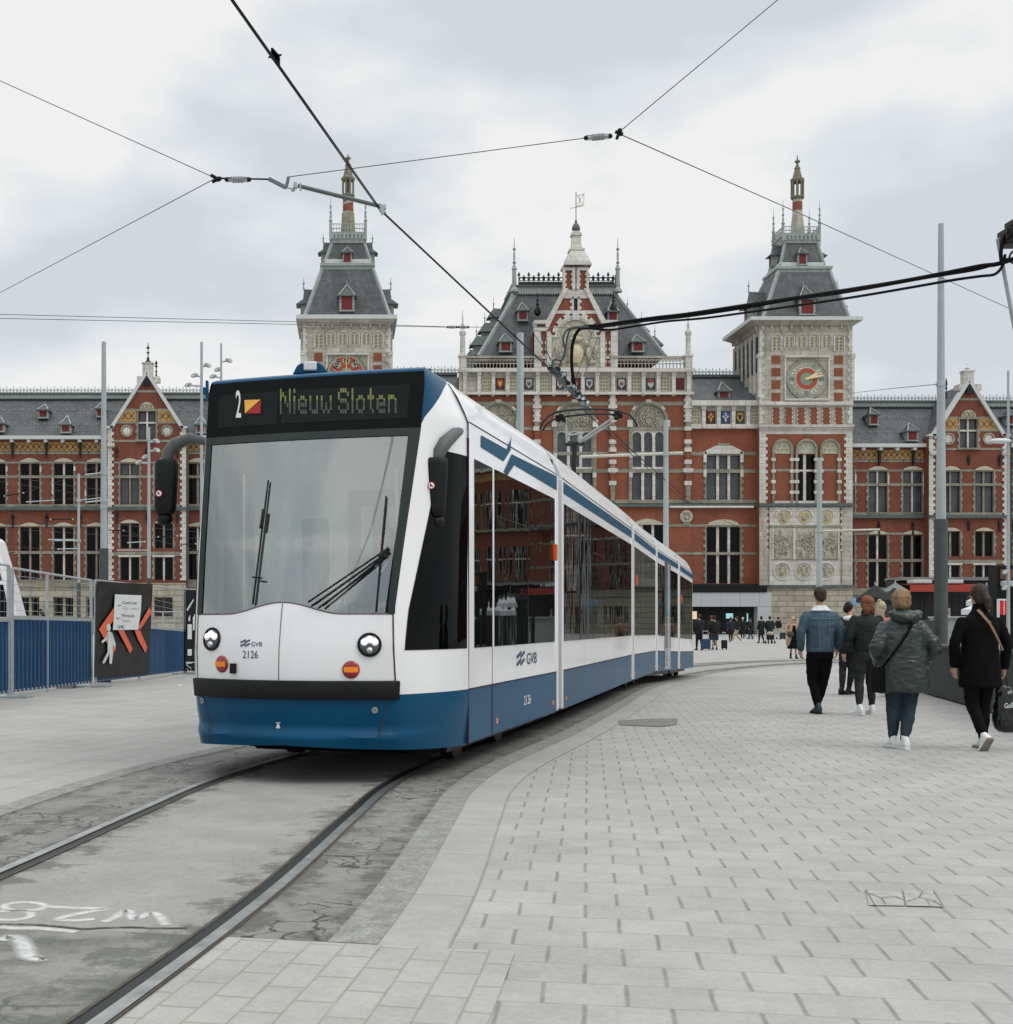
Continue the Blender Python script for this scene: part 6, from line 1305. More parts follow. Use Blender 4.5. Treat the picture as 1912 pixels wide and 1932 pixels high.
for s_, xs_ in ((-1, 0), (1, 1)):
    for fr_, yy in ((.62, 10), (.36, 8), (.12, 6.), (.12, 14)):
        g = MB(); xx = lerp(lo[xs_], hi[xs_], fr_); zz_ = lerp(lo[4], hi[4], fr_); ym = Y+yy
        g.box(xx+s_*.8, xx-s_*1, ym-.5, ym+.5, zz_, zz_+1.1, 0); zt_ = zz_+1.0
        P_ = [(xx+s_*1.25, ym-1, zt_), (xx+s_*1.25, ym+1, zt_), (xx-s_*1.2, ym+.9, zt_+.1), (xx-s_*1.2, ym-.9, zt_+.1), (xx+s_*.4, ym, zt_+1.3), (xx-s_*1.5, ym, zt_+1.2)]
        g.add(P_, [(0, 1, 4), (1, 2, 5, 4), (3, 0, 4, 5), (0, 3, 2, 1)], 1); g.lathe([(.08, 0), (.05, .5), (.12, .65), (.03, .8), (.02, 1.4)], (xx+s_*.4, ym, zt_+1.2), 6, 0); build('dormer', g, [M_zinc, M_zincd], roof)
for u_ in (1063.5, 1241):      # dark iron roof lanterns
    pass
for cu, v0_, v1_ in ((1014.5, 554, 596), (1158, 552, 590)):
    yy = ron(v1_)-1.2; f = FB(yy); g = MB(); c_ = f.p(cu, v1_, 0); kk = f.k; g.lathe([(2*kk, 0), (6.5*kk, 4*kk), (6.5*kk, 9*kk), (3*kk, 17*kk), (2*kk, 20*kk), (3.5*kk, 22*kk), (1.5*kk, 26*kk), (3*kk, 30*kk), (1*kk, 33*kk), (.6*kk, (v1_-v0_)*kk)], c_, 8); build('roof_lantern', g, M_iron, roof, smooth=30)
# central gable
G = Y-.3; f = FB(G); gc = 1086.5
f.poly([(1008, 704), (1008, 625), (1030, 625), (1064, 547), (1110, 547), (1143, 625), (1165, 625), (1165, 704)], 0, 3.0, 0)
f.poly([(1067, 547), (1067, 508), (1107, 508), (1107, 547)], 0, 1.6, 0)
gb = build('gable_wall', f, [M_brick], hall)
f = FB(G)
for s_ in (-1, 1):
    f.poly([(gc+s_*23.5, 545), (gc+s_*57.5, 609), (gc+s_*57.5, 622), (gc+s_*53, 622), (gc+s_*19, 552), (gc+s_*14, 545)], -.4, 1, 0)
    f.b(gc+s_*55, gc+s_*79, 605, 612, -.45, 1, 0); f.b(gc+s_*55, gc+s_*79, 618, 625, -.35, .6, 0); f.b(gc+s_*74, gc+s_*79, 612, 618, -.3, .5, 0)
    f.b(gc+s_*66, gc+s_*78.5, 625, 697, -.3, 1, 0); f.b(gc+s_*65, gc+s_*80, 672, 676, -.5, 1, 1)
    f.b(gc+s_*48, gc+s_*55, 625, 697, -.12, .1, 0); f.quoin(gc+s_*65.5, 638, 694, -s_, .5, 3.2, 6, -.15, .05, 0); f.quoin(gc+s_*56, 638, 694, s_, .5, 2.2, 6, -.15, .05, 0)
    f.b(gc+s_*55, gc+s_*66, 672, 677, -.15, .05, 0)
    f.b(gc+s_*20, gc+s_*24, 505, 547, -.25, .5, 0); f.b(gc+s_*7, gc+s_*-1, 505, 547, -.25, .2, 0)
    f.quoin(gc+s_*6.5, 510, 545, s_, .5, 2.6, 5, -.2, .1, 0); f.quoin(gc+s_*20, 510, 545, -s_, .5, 2.6, 5, -.2, .1, 0); f.b(gc+s_*20, gc+s_*6, 505, 510.5, -.2, .1, 0)
    f.quoin(gc+s_*3.6, 560, 588, s_, 3.5, 7, 6, -.12, .05, 0)
f.poly([(1067, 547), (1105, 547), (1114, 563), (1059, 563)], -.12, .05, 0)
f.b(1044, 1130, 586, 592, -.1, .05, 0); f.b(1080, 1092, 588, 604, -.3, .05, 0)
f.b(1082.5, 1089.5, 561, 586, -.02, .1, 2)
f.ring(gc, 634, 30, 35, -.25, .05, 24, 0, 180, mi=1); f.ring(gc, 634, 35, 39, -.15, .05, 24, 0, 180, mi=0)
for i in range(7): an = 18+24*i; f.ring(gc, 634, 38, 45, -.12, .05, 2, an-8, an+8, mi=0)
f.poly([(gc-30, 640)]+[(gc-30*math.cos(math.pi*i/16), 634-30*math.sin(math.pi*i/16)) for i in range(17)]+[(gc+30, 640)], -.08, .05, 3)
f.b(gc-48, gc+48, 634, 694, -.1, .06, 3); f.b(gc-55, gc-46, 630, 696, -.22, .05, 0); f.b(gc+46, gc+55, 630, 696, -.22, .05, 0); f.b(gc-47, gc-30, 633, 637, -.2, .05, 0); f.b(gc+30, gc+47, 633, 637, -.2, .05, 0)
f.b(1008, 1165, 694, 698, -.6, 1, 1)
# carved arms: crown, shield and two supporters
f.ball(f.p(gc, 668, -.15), (15*f.k, .35, 19*f.k), 14, 4); f.ball(f.p(gc, 668, -.3), (11*f.k, .3, 14*f.k), 12, 5); f.ball(f.p(gc, 640, -.2), (13*f.k, .35, 5*f.k), 12, 4); f.ball(f.p(gc, 631, -.2), (9*f.k, .35, 6*f.k), 12, 4); f.ball(f.p(gc, 622, -.2), (2*f.k, .2, 2*f.k), 8, 4)
for s_ in (-1, 1):
    f.ball(f.p(gc+s_*24, 668, -.15), (6*f.k, .4, 15*f.k), 10, 3, Matrix.Rotation(-s_*.25, 3, 'Y')); f.ball(f.p(gc+s_*20, 649, -.25), (5*f.k, .35, 5.5*f.k), 10, 3); f.ball(f.p(gc+s_*30, 684, -.15), (9*f.k, .35, 5*f.k), 10, 3); f.ball(f.p(gc+s_*37, 660, -.12), (4*f.k, .2, 9*f.k), 8, 3)
relief(f, gc-44, gc+44, 660, 690, -.12, 50, 3, rnd, sz=.8)
build('carved_arms', f, [M_stw, M_stone, M_iron, M_rel, mat('pale_gilt_stone', (.52, .45, .30), .6, var=.3, scale=3), mat('pale_shield', (.50, .46, .34), .6, var=.3)], hall)
g = MB(); yc = G+1.0; ff = FB(yc); kk = ff.k; X_ = ff.X(gc+.7); z_ = ff.Z
def sq(r0_, v0_, r1_, v1_, dd=1): a_ = r0_*kk; b2 = r1_*kk; frus(g, (X_-a_, X_+a_, yc-a_*dd, yc+a_*dd, z_(v0_)), (X_-b2, X_+b2, yc-b2*dd, yc+b2*dd, z_(v1_)), 0)
sq(25.5, 506, 25.5, 501.5); sq(23, 501.5, 22, 496); sq(22, 496, 17, 484); sq(17, 484, 12.5, 475); sq(14, 475, 14, 471.5); sq(10.5, 471.5, 8.5, 463); sq(8.5, 463, 7.6, 446); sq(9.5, 446, 9.5, 441); sq(7, 441, 6, 437)
g.lathe([(5*kk, z_(438)), (7.5*kk, z_(434)), (8*kk, z_(430)), (6*kk, z_(425)), (2*kk, z_(420)), (2.4*kk, z_(418)), (.5*kk, z_(412))], (X_, yc, 0), 10, 1)
build('spire', g, [M_stw, M_zincd], hall)
g = MB(); g.tube([(X_, yc, z_(416)), (X_, yc, z_(362))], .06, 6); g.bar((X_-.7, yc, z_(393)), (X_+.9, yc, z_(388)), .05)
for p, q in (((0, 390), (0, 369)), ((0, 369), (15, 366)), ((15, 364), (14.5, 386)), ((14.5, 386), (0, 390)), ((0, 390), (15, 366)), ((3, 369), (12, 385)), ((7, 368), (7, 388))): g.bar((X_+p[0]*kk, yc, z_(p[1])), (X_+q[0]*kk, yc, z_(q[1])), .05)
build('weather_vane', g, mat('vane_gold_grey', (.35, .33, .25), .5, .3), hall)
# balustrades, pinnacles
for a0_, a1_ in ((880, 1008), (1165, 1291)):
    f = FB(Y-.3); f.b(a0_, a1_, 672, 675.5, -.2, .3, 0); f.b(a0_, a1_, 695, 698, -.2, .3, 0); nn_ = int((a1_-a0_)/6.4); st = (a1_-a0_)/nn_
    for i in range(nn_):
        cu = a0_+st*(i+.5); f.b(cu-st/2-.5, cu-st/2+.5, 684, 696, -.1, .1, 0); f.ring(cu, 687.5, 1.8, 2.9, -.1, .1, 8, 0, 180, mi=0)
        f.ring(cu-st/2, 680, 1.2, 2.5, -.08, .1, 8, mi=0); f.ring(cu, 678, .8, 1.7, -.08, .1, 6, mi=0)
    f.b(a1_-.8, a1_, 675, 696, -.1, .1, 0); build('balustrade', f, M_stone, hall)
for cu in (873, 1298.5):
    f = FB(Y-.5); k_ = f.k; g = MB(); x = f.X(cu); fz = f.Z
    g.box(x-6.2*k_, x+6.2*k_, Y-1.0, Y-.2, fz(700), fz(674)); g.box(x-8*k_, x+8*k_, Y-1.15, Y-.05, fz(674), fz(670))
    g.lathe([(5.2*k_, fz(670)), (4.6*k_, fz(640)), (5.5*k_, fz(638)), (3.5*k_, fz(636)), (6*k_, fz(632)), (6.6*k_, fz(627)), (3*k_, fz(622)), (2*k_, fz(616)), (3*k_, fz(613)), (1.2*k_, fz(608)), (1.6*k_, fz(600)), (.8*k_, fz(596)), (.5*k_, fz(586))], (x, Y-.6, 0), 8)
    build('pinnacle', g, M_stw, hall, smooth=30)
# link bay roofs and friezes
for (a0_, a1_, vc, dvs) in ((1303, 1434, 694, 0), (737, 871, 690, -4)):
    Yr = Y+6; fr = FB(Yr); fe = FB(Y); xa, xb = fe.X(a0_), fe.X(a1_); ze, zr_ = fe.Z(758+dvs), fr.Z(712+dvs)
    g = MB(); g.quad((xa, Y-.4, ze), (xb, Y-.4, ze), (xb, Yr, zr_), (xa, Yr, zr_)); g.quad((xa, Yr, zr_), (xb, Yr, zr_), (xb, Yr+8, zr_-5), (xa, Yr+8, zr_-5)); rl = build('roof', g, M_slate, hall)
    ua, ub = U0+xa/fr.k, U0+xb/fr.k; g = FB(Yr); g.b(ua, ub, 708+dvs, 713+dvs, -.4, .4); build('ridge_flashing', g, M_zincd, rl); cresting(rl, Yr, ua, ub, vc, 709+dvs, MATS['cresting_grey'])
    f = FB(Y); f.b(a0_, a1_, 757+dvs, 767, -.7, .2, 1); f.b(a0_, a1_, 767, 806, -.1, .2, 0); f.b(a0_, a1_, 801, 809, -.35, .2, 1)
    for u_ in ((1327, 1355, 1383, 1410.5) if a0_ > 1000 else (765, 793, 821, 849)): f.b(u_-3.3, u_+3.3, 769, 801, -.4, 0, 1); f.b(u_-4.2, u_+4.2, 767, 773, -.5, 0, 1); f.b(u_-2.6, u_+2.6, 800, 809, -.45, 0, 1)
    build('frieze', f, [M_stone, M_stw], hall)
    if a0_ > 1000:
        for x0_, x1_ in ((1304, 1321), (1416, 1430)): f = FB(Y); f.b(x0_, x1_, 773, 799, -.14, -.09, 0); rings_panel(f, x0_+1, x1_-1, 774, 798, -.14, 1, 3, 4); build('tile_panel', f, [M_cer, M_cerd], hall)
        for q0, q1, c_, k2 in ((1333, 1348.6, ((.05, .03, .02), (.33, .06, .03), (.6, .4, .1)), 1), (1361, 1376.5, ((.05, .08, .12), (.06, .14, .42), (.7, .7, .7)), 1), (1387.5, 1404, ((.03, .06, .04), (.62, .30, .05), (.02, .02, .01)), 3)): shield(hall, Y, q0, q1, 777, 799, -.15, *c_, kind=k2)
        dormer(rl, Y+.6, 1358.5, 1375, 738, 753.5, 718, 2.2, fin=5)
# low entrance pavilion under the link bay
ent = thing('station_entrance', 'low black and grey panelled entrance with a dark opening beside the clock tower', 'entrance', (PX(1384, 1200, 146).x, 146, 0))
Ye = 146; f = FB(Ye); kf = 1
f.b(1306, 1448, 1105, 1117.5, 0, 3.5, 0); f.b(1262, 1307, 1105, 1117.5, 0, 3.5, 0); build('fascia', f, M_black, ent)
f = FB(Ye)
for a0_, a1_ in ((1262, 1288), (1288.4, 1324.8), (1325.2, 1361.6), (1362, 1397.8), (1398.2, 1434), (1434.4, 1457)): f.b(a0_, a1_, 1118, 1144.5, .1, .6, 0)
f.b(1430.6, 1457, 1145, 1212, .1, 1.5, 0); f.b(1262, 1300, 1145, 1212, 1.5, 2.5, 1); build('panel', f, [mat('grey_cladding', (.42, .44, .46), .45, var=.06), M_base], ent)
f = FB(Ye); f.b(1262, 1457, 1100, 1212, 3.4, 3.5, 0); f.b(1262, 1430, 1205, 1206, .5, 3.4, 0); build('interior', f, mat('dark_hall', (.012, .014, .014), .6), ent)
f = FB(Ye); f.b(1385, 1398, 1157, 1167, 2.9, 3.0); build('lit_screen', f, mat('lit_screen', (.25, .5, .55), .4, emit=1.0), ent)
f = FB(Ye); f.b(1425, 1427, 1157, 1173, 2.9, 3.0); build('lit_screen', f, MATS['lit_screen'], ent)
f = FB(Ye); f.b(1310, 1327, 1153, 1168, 2.6, 2.8); build('lit_sign', f, mat('warm_sign', (.8, .62, .38), .4, emit=.7), ent)
f = FB(Ye)
for u_ in (1345, 1376, 1407): f.b(u_-.5, u_+.5, 1146, 1205, 2.2, 2.3)
build('door_frame', f, M_dgrey, ent)
# ================================================================== STREET FURNITURE
M_pole = mat('pole_grey_paint', (.36, .39, .40), .45, var=.06, scale=2)
M_poled = mat('pole_dark_base', (.065, .075, .075), .55, var=.15)
M_galv = mat('galvanised_steel', (.40, .43, .44), .42, .5, var=.15, scale=8)
M_wire = mat('wire_dark', (.010, .010, .011), .6, 0, spec=.15)
M_wiret = mat('wire_thin_grey', (.10, .10, .105), .5, .3)
M_ins = mat('insulator_grey', (.33, .34, .34), .5, var=.2)
M_cab = mat('black_cable', (.004, .0045, .0045), .55, var=.2, spec=.1)
def pole(label, u, vt, Y, w0, w1, vd=None, cat='pole', name='pole', group=None, extra=None, n=14):
    x = (u-U0)*Y/F; k = Y/F; zg = gz(Y); zt = HC+(V0-vt)*k; t = thing(name, label, cat, (x, Y, zg), group)
    zd = HC+(V0-vd)*k if vd else zg; ra, rb = w0*k/2, w1*k/2
    g = MB(); g.tube([(x, Y, zd), (x, Y, zt)], [lerp(rb, ra, .0 if not vd else (zd-zg)/(zt-zg)), ra], n); build('shaft', g, M_pole, t, smooth=40)
    if vd: g = MB(); g.tube([(x, Y, zg), (x, Y, zd)], [rb*1.12, rb*1.1], n); g.lathe([(rb*1.7, 0), (rb*1.7, .05), (rb*1.2, .06)], (x, Y, zg), n); build('pole_base', g, M_poled, t, smooth=40)
    return t, x, zt
def clamp(t, x, Y, z, r, side=None, L_=.6, v2=0):
    g = MB(); g.tube([(x, Y, z-.05), (x, Y, z+.05)], r+.02, 12)
    if side: g.tube([(x, Y, z), (x+side*L_, Y, z+v2)], .022, 6)
    build('clamp', g, M_galv, t)
t, x, zt = pole('thick pale grey mast with dark base, in front of the left station wing', 196, 645, 32, 8.5, 16, 1035, 'mast', 'mast')
for v, s_ in ((892, -1), (944, -1), (956, 0)): clamp(t, x, 32, HC+(V0-v)*32/F, .07, s_ or None, .45, -.05)
t, x, zt = pole('slim grey mast standing left of the thick mast by the blue hoarding', 148.5, 894, 50, 4.6, 6.4, 1099, 'mast', 'mast')
clamp(t, x, 50, HC+(V0-944)*.02, .07, 1, .9, .1); clamp(t, x, 50, HC+(V0-1020)*.02, .07, -1, .9, .0)
t, x, zt = pole('tall thick mast behind the walking crowd, pale above and dark below', 1776, 422, 26, 10, 22, 980, 'mast', 'mast')
for v, s_ in ((725, -1), (826, -1)): clamp(t, x, 26, HC+(V0-v)*26/F, .065, s_, .12, 0)
t, x, zt = pole('grey mast rising behind the tram roof in front of the arched windows', 982, 628, 27, 13, 13.5, None, 'mast', 'mast', n=4)
t, x, zt = pole('grey mast right of the pantograph carrying a horizontal bracket tube', 1257, 795, 39, 9, 12.5, None, 'mast', 'mast')
clamp(t, x, 39, HC+(V0-857)*39/F, .08); g = MB(); g.tube([PX(1095, 862, 39), PX(1288, 854.5, 39)], .045, 8); build('bracket_tube', g, mat('cream_grp_tube', (.50, .49, .42), .5), t)
g = MB(); g.tube([PX(1264, 956.5, 39), PX(1422, 956.5, 39)], .03, 8); build('bracket_tube', g, MATS['cream_grp_tube'], t)
t, x, zt = pole('grey mast in front of the carved panels of the clock tower', 1546.5, 865, 47.6, 8, 13, None, 'mast', 'mast')
clamp(t, x, 47.6, HC+(V0-1002)*47.6/F, .1); g = MB(); g.tube([PX(1549, 1002, 47.6), PX(1660, 999, 47.6)], .04, 6); build('bracket_tube', g, MATS['cream_grp_tube'], t)
def flood(t, Y, u, v, s_, k=1.0, up=0):
    c = PX(u, v, Y); mu = Y/F; g = MB(); M_ = Matrix.Rotation(s_*.35, 3, 'Y'); g.ball(c, (7.5*mu*k, 4.5*mu*k, 4.2*mu*k), 10, 0, M_); h = build('lamp_head', g, M_ins, t, smooth=True)
    g = MB(); g.ball(c+Vector((s_*2*mu, -1*mu, -1.6*mu)), (5*mu*k, 4*mu*k, 2.8*mu*k), 8, 0, M_); build('lens', g, mat('lamp_glass_pale', (.55, .56, .55), .25), h, smooth=True)
for (lab, u, vt, Y, w0, w1, vd, heads) in (
    ('grey lamp mast with four floodlights, in front of the pointed gable', 281, 806, 44, 5, 8, 1091, ((295, 832, 1), (296, 849, 1), (274, 862, -1), (262, 872, -1))),
    ('tall floodlight mast rising just left of the tram display', 380.5, 645, 44, 5, 8, None, ((392, 689, 1), (367, 708, -1), (355, 726, -1))),
    ('second floodlight mast, half hidden behind the tram roof', 417.5, 648, 52, 4, 6, None, ((432, 680, 1), (411, 697, -1), (402, 710, -1))),
    ('thin lamp post at the right edge behind the woman in black', 1903, 700, 32, 4, 7, None, ((1898, 1079, -1), (1897, 1109, -1)))):
    t, x, zt = pole(lab, u, vt, Y, w0, w1, vd, 'lamp post', 'lamp_post')
    for hu, hv, s_ in heads:
        flood(t, Y, hu, hv, s_); g = MB(); g.tube([PX(u, hv+2.5, Y), PX(lerp(u, hu, .8), hv+1, Y)], .035, 6); build('lamp_arm', g, M_galv, t)
g = MB(); c = PX(1888, 832, 32); g.ball(c, (.28, .12, .07), 10); g.tube([PX(1895, 832, 32), PX(1903, 831, 32)], .04, 6); o = build('lamp_head', g, mat('lamp_white', (.6, .62, .62), .4), t, smooth=True)
# --- overhead line
def wire(name, label, pts, r, m_, cat='wire', group=None, n=6, smooth=True):
    g = MB(); g.tube(pts, r, n); o = build(name, g, m_, None, smooth=smooth, origin=tuple(pts[0])); tag(o, label, cat, group); return o
d0 = PX(440, 0, 8.94); d1 = PX(720, 397, 13.46); ext = d0+(d0-d1)*1.05
cw = [ext, d0, d1, PX(1045, 702, 22.1), PX(1103, 762, 25.9), PX(1183, 841, 31.4), PX(1290, 935, 43.8), PX(1420, 985, 60)]
wire('contact_wire', 'thick dark contact wire running from the top left down to the pantograph', cw, .0072, M_wire)
wire('messenger_wire', 'second thin dark wire running close beside the contact wire', [p+Vector((-.035+.01*(i == 2), 0, .03 if i < 2 else .012)) for i, p in enumerate(cw)], .006, M_wire)
g = MB(); c = PX(519, 108, 10.0)
for i in range(7): g.box(c.x-.03+.008*i, c.x-.01+.008*i, c.y-.03, c.y+.03, c.z-.03-.009*i+.03, c.z+.03-.009*i+.03)
g.tube([c+Vector((-.05, 0, .0)), c+Vector((.05, 0, .02))], .008, 6); tag(build('wire_clamp', g, M_wire, origin=tuple(c)), 'small clamp joining the two overhead wires near the top of the picture', 'clamp')
YS = 13.4
st = thing('steady_arm', 'short grey tube that holds the contact wire above the tram', 'bracket', tuple(PX(640, 370, YS)))
g = MB(); g.tube([PX(562, 350, YS), PX(722, 390, YS)], .021, 10); build('tube', g, mat('steady_tube', (.11, .135, .125), .35, .3), st, smooth=40)
g = MB()
for (u, v, w_, h) in ((557, 349, 7, 9), (567, 351.5, 3, 11), (718, 391, 4, 12), (724, 390, 10, 6), (722, 398, 6, 8)): a = PX(u-w_/2, v+h/2, YS-.03); b_ = PX(u+w_/2, v-h/2, YS); g.box(a.x, b_.x, YS-.035, YS+.035, a.z, b_.z)
g.tube([PX(722, 398, YS), PX(729, 401, YS)], .012, 6); build('end_fitting', g, M_galv, st, bevel=.004)
br = thing('wire_bracket', 'folded metal bracket linking the span wire to the steady arm', 'bracket', tuple(PX(530, 345, YS)))
g = MB(); g.bar(PX(507, 337, YS), PX(540, 354, YS), .028, .035); g.bar(PX(540, 354, YS), PX(544.5, 335, YS), .025, .03); build('plate', g, mat('bracket_grey', (.15, .16, .16), .5, .4), br)
g = MB(); g.tube([PX(541, 354, YS), PX(556, 356, YS)], .009, 6); g.ball(PX(553, 358, YS), .022, 8); build('hook', g, M_galv, br)
def insul(u0, v0, u1, v1, Y, label, n=7):
    a, b_ = PX(u0, v0, Y), PX(u1, v1, Y); t = thing('insulator', label, 'insulator', tuple((a+b_)/2), 'insulators on the span wires'); g = MB(); d = (b_-a)
    g.tube([a, b_], .013, 6)
    for i in range(n): c = a+d*(.28+.44*i/(n-1)); e_ = d.normalized()*.006; g.tube([c-e_, c+e_], .034, 10)
    for s_ in (-1, 1): g.tube([a+Vector((0, 0, s_*.022)), b_+Vector((0, 0, s_*.022))], .006, 5)
    build('ribbed_body', g, M_ins, t); g = MB(); g.ball(a, .025, 8); build('end_cap', g, M_wire, t); g = MB(); g.ball(b_, .025, 8); build('end_cap', g, M_wire, t)
insul(428, 338.5, 470, 338.5, YS, 'grey ribbed insulator at the left fork of the span wires'); insul(1106, 260, 1152, 256.5, YS, 'grey ribbed insulator at the right fork of the span wires')
jl, jr = PX(407, 336, YS), PX(1166, 251, YS)
G_SP = 'span wires of the overhead line'
wire('span_wire', 'thin wire from the left fork up to the left edge of the picture', [jl, PX(0, 152, YS+.5), PX(-500, -75, YS+1)], .0045, M_wiret, group=G_SP)
wire('span_wire', 'thin wire from the left fork down to the left edge of the picture', [jl, PX(0, 552, 20), PX(-350, 722, 26)], .0045, M_wiret, group=G_SP)
wire('span_wire', 'short wire between the left fork and the folded bracket', [jl, PX(508, 338, YS)], .009, M_wire, group=G_SP)
wire('span_wire', 'thin wire crossing from the folded bracket to the right fork', [PX(541, 334, YS), PX(820, 297.5, YS), PX(1106, 260, YS), ], .0045, M_wiret, group=G_SP)
wire('span_wire', 'thin wire from the right fork up to the top edge of the picture', [jr, PX(1467, 0, 12.6), PX(1850, -330, 11.8)], .0045, M_wiret, group=G_SP)
wire('span_wire', 'thin wire from the right fork down past the clock tower spire', [jr, PX(1500, 398, 17.5), PX(1912, 585, 24), PX(2300, 740, 32)], .0055, M_wiret, group=G_SP)
for (a, b_, lab) in (((398, 330), (412, 338), 'left fork'), ((400, 343), (414, 337), 'lower left fork'), ((1161, 248), (1172, 252), 'right fork'), ((1164, 262), (1170, 246), 'upper right fork')):
    g = MB(); g.tube([PX(*a, YS), PX(*b_, YS)], .018, 6); g.ball(PX(*b_, YS), .026, 8); tag(build('wire_fitting', g, M_wire, origin=tuple(PX(*a, YS))), 'dark wire fitting at the %s of the span wires' % lab, 'fitting')
wire('span_wire', 'upper of two thin wires left of the wind dial tower', [PX(-200, 585, 22), PX(0, 593, 23), PX(560, 607, 26), PX(860, 617, 27)], .006, M_wiret, group=G_SP)
wire('span_wire', 'lower of two thin wires left of the wind dial tower', [PX(-200, 594, 22), PX(0, 600.5, 23), PX(560, 612, 26), PX(860, 617.5, 27)], .006, M_wiret, group=G_SP)
wire('span_wire', 'thin wire from the left pinnacle to the black feeder cables', [PX(860, 617, 27), PX(1008, 617, 26.5), PX(1130, 620, 25)], .006, M_wiret, group=G_SP)
insul(845, 617, 862, 617, 27, 'small insulator in front of the left pinnacle', 4); insul(866, 617, 884, 617, 27, 'small insulator just right of the left pinnacle', 4)
for a, b_, lab in (((1004, 624), (1056, 702), 'left of the black cable bend, outer'), ((1018, 624), (1046, 699), 'left of the black cable bend, inner'), ((1122, 617), (1085, 719), 'right of the black cable bend, inner'), ((1134, 621), (1102, 711), 'right of the black cable bend, outer')):
    wire('dropper', 'thin slanting dropper wire %s' % lab, [PX(*a, 25.5), PX(*b_, 24.2)], .006, M_wire)
wire('span_wire', 'thin wire going left from the upper clamp of the right mast', [PX(1770, 725, 26), PX(1690, 732, 30), PX(1605, 742, 42)], .008, M_wiret, group=G_SP)
wire('span_wire', 'thin wire going left from the lower clamp of the right mast', [PX(1770, 826, 26), PX(1700, 832, 30), PX(1630, 836, 42)], .008, M_wiret, group=G_SP)
wire('span_wire', 'paired wires running down from the pantograph past the grey mast', [PX(1103, 775, 26), PX(1186, 852, 33), PX(1290, 944, 45), PX(1424, 1010, 62)], .009, M_wire, group=G_SP)
def insc(u, v, Y, lab): pass
# section insulator
si = thing('section_insulator', 'dark section insulator with bright fittings on the contact wire before the pantograph', 'insulator', tuple(PX(1075, 730, 23.5)))
g = MB(); g.bar(PX(1038, 694, 22), PX(1108, 768, 25.5), .09, .05); g.bar(PX(1046, 694, 22.2), PX(1112, 760, 25.2), .03, .03); build('runner', g, M_black, si)
g = MB(); random.seed(4)
for i in range(46):
    t_ = i/46; c = PX(lerp(1040, 1108, t_)+random.uniform(-5, 5), lerp(692, 762, t_)+random.uniform(-7, 3), lerp(22, 25, t_)); s_ = random.uniform(.015, .045); g.box(c.x-s_, c.x+s_, c.y-.03, c.y+.03, c.z-s_*.8, c.z+s_*.8, random.choice((0, 0, 1, 2, 3)))
build('fittings', g, [M_galv, M_black, mat('fitting_bright', (.7, .72, .72), .3, .5), mat('fitting_blue', (.05, .16, .25), .4)], si)
def cpath(pts, Ya, Yb, k=6):
    P = crom(pts, k); n_ = len(P); return [PX(p.x, p.y, lerp(Ya, Yb, smooth01((p.x-min(q.x for q in P))/(max(q.x for q in P)-min(q.x for q in P)+1e-6)))) for p in P]
wire('feeder_cable', 'thickest black feeder cable dropping to the section insulator and running to the right edge', cpath([(1085, 728), (1080, 700), (1079, 665), (1083, 640), (1092, 623), (1106, 616), (1130, 614), (1180, 607), (1240, 599), (1300, 592), (1400, 577), (1500, 562), (1600, 547), (1700, 531), (1790, 514), (1850, 502), (1882, 498), (1920, 486)], 24.3, 18), .031, M_cab, 'cable', n=8)
wire('feeder_cable', 'lower black feeder cable sagging to the right edge', cpath([(1100, 618), (1150, 622), (1200, 615), (1260, 606), (1330, 600), (1420, 588), (1520, 574), (1620, 559), (1720, 542), (1800, 528), (1850, 521), (1878, 517), (1893, 500), (1897, 480)], 24.3, 18), .020, M_cab, 'cable', n=8)
wire('feeder_cable', 'middle black feeder cable between the two thicker ones', cpath([(1090, 621), (1130, 618), (1200, 608), (1300, 597), (1400, 582), (1500, 565), (1600, 551), (1750, 524), (1850, 507), (1905, 487)], 24.2, 18.2), .017, M_cab, 'cable', n=8)
for lab, pts in (('left thin loop of black cable above the section insulator', [(1043, 700), (1043, 684), (1048, 678), (1058, 680), (1064, 673), (1068, 655), (1071, 635), (1077, 622), (1090, 618), (1110, 617)]),
                 ('right thin loop of black cable above the section insulator', [(1055, 704), (1056, 690), (1062, 676), (1066, 660), (1064, 648), (1063, 636), (1069, 624), (1080, 618), (1100, 616)])):
    P = crom(pts, 6); wire('jumper_cable', lab, [PX(p.x, p.y, 24.2) for p in P], .019, mat('cable_grey_green', (.05, .065, .065), .4), 'cable', n=8)
# feeder switch at the right edge
fs = thing('feeder_switch', 'black electrical switch gear with looping cables at the right edge', 'switch gear', tuple(PX(1905, 440, 18)))
g = MB(); a = PX(1902, 458, 17.9); b_ = PX(1935, 440, 18.2); g.box(a.x, b_.x, a.y, b_.y, a.z, b_.z); g.box(PX(1909, 0, 18).x, PX(1935, 0, 18).x, 17.9, 18.2, PX(0, 424, 18).z, PX(0, 414, 18).z); build('switch_box', g, M_black, fs, bevel=.01)
g = MB(); P = crom([(1912, 428), (1899, 440), (1892, 458), (1889, 480), (1891, 498)], 5); g.tube([PX(p.x, p.y, 18) for p in P], .026, 8); P = crom([(1920, 470), (1908, 478), (1906, 492), (1920, 500)], 5); g.tube([PX(p.x, p.y, 18.1) for p in P], .014, 8)
for dx_, dy_ in ((0, 0), (5, -6), (10, 4), (4, 8)): g.tube([PX(1896+dx_, 446+dy_, 17.9), PX(1906+dx_, 430+dy_, 17.9)], .008, 5)
build('looped_cable', g, M_cab, fs, smooth=True)
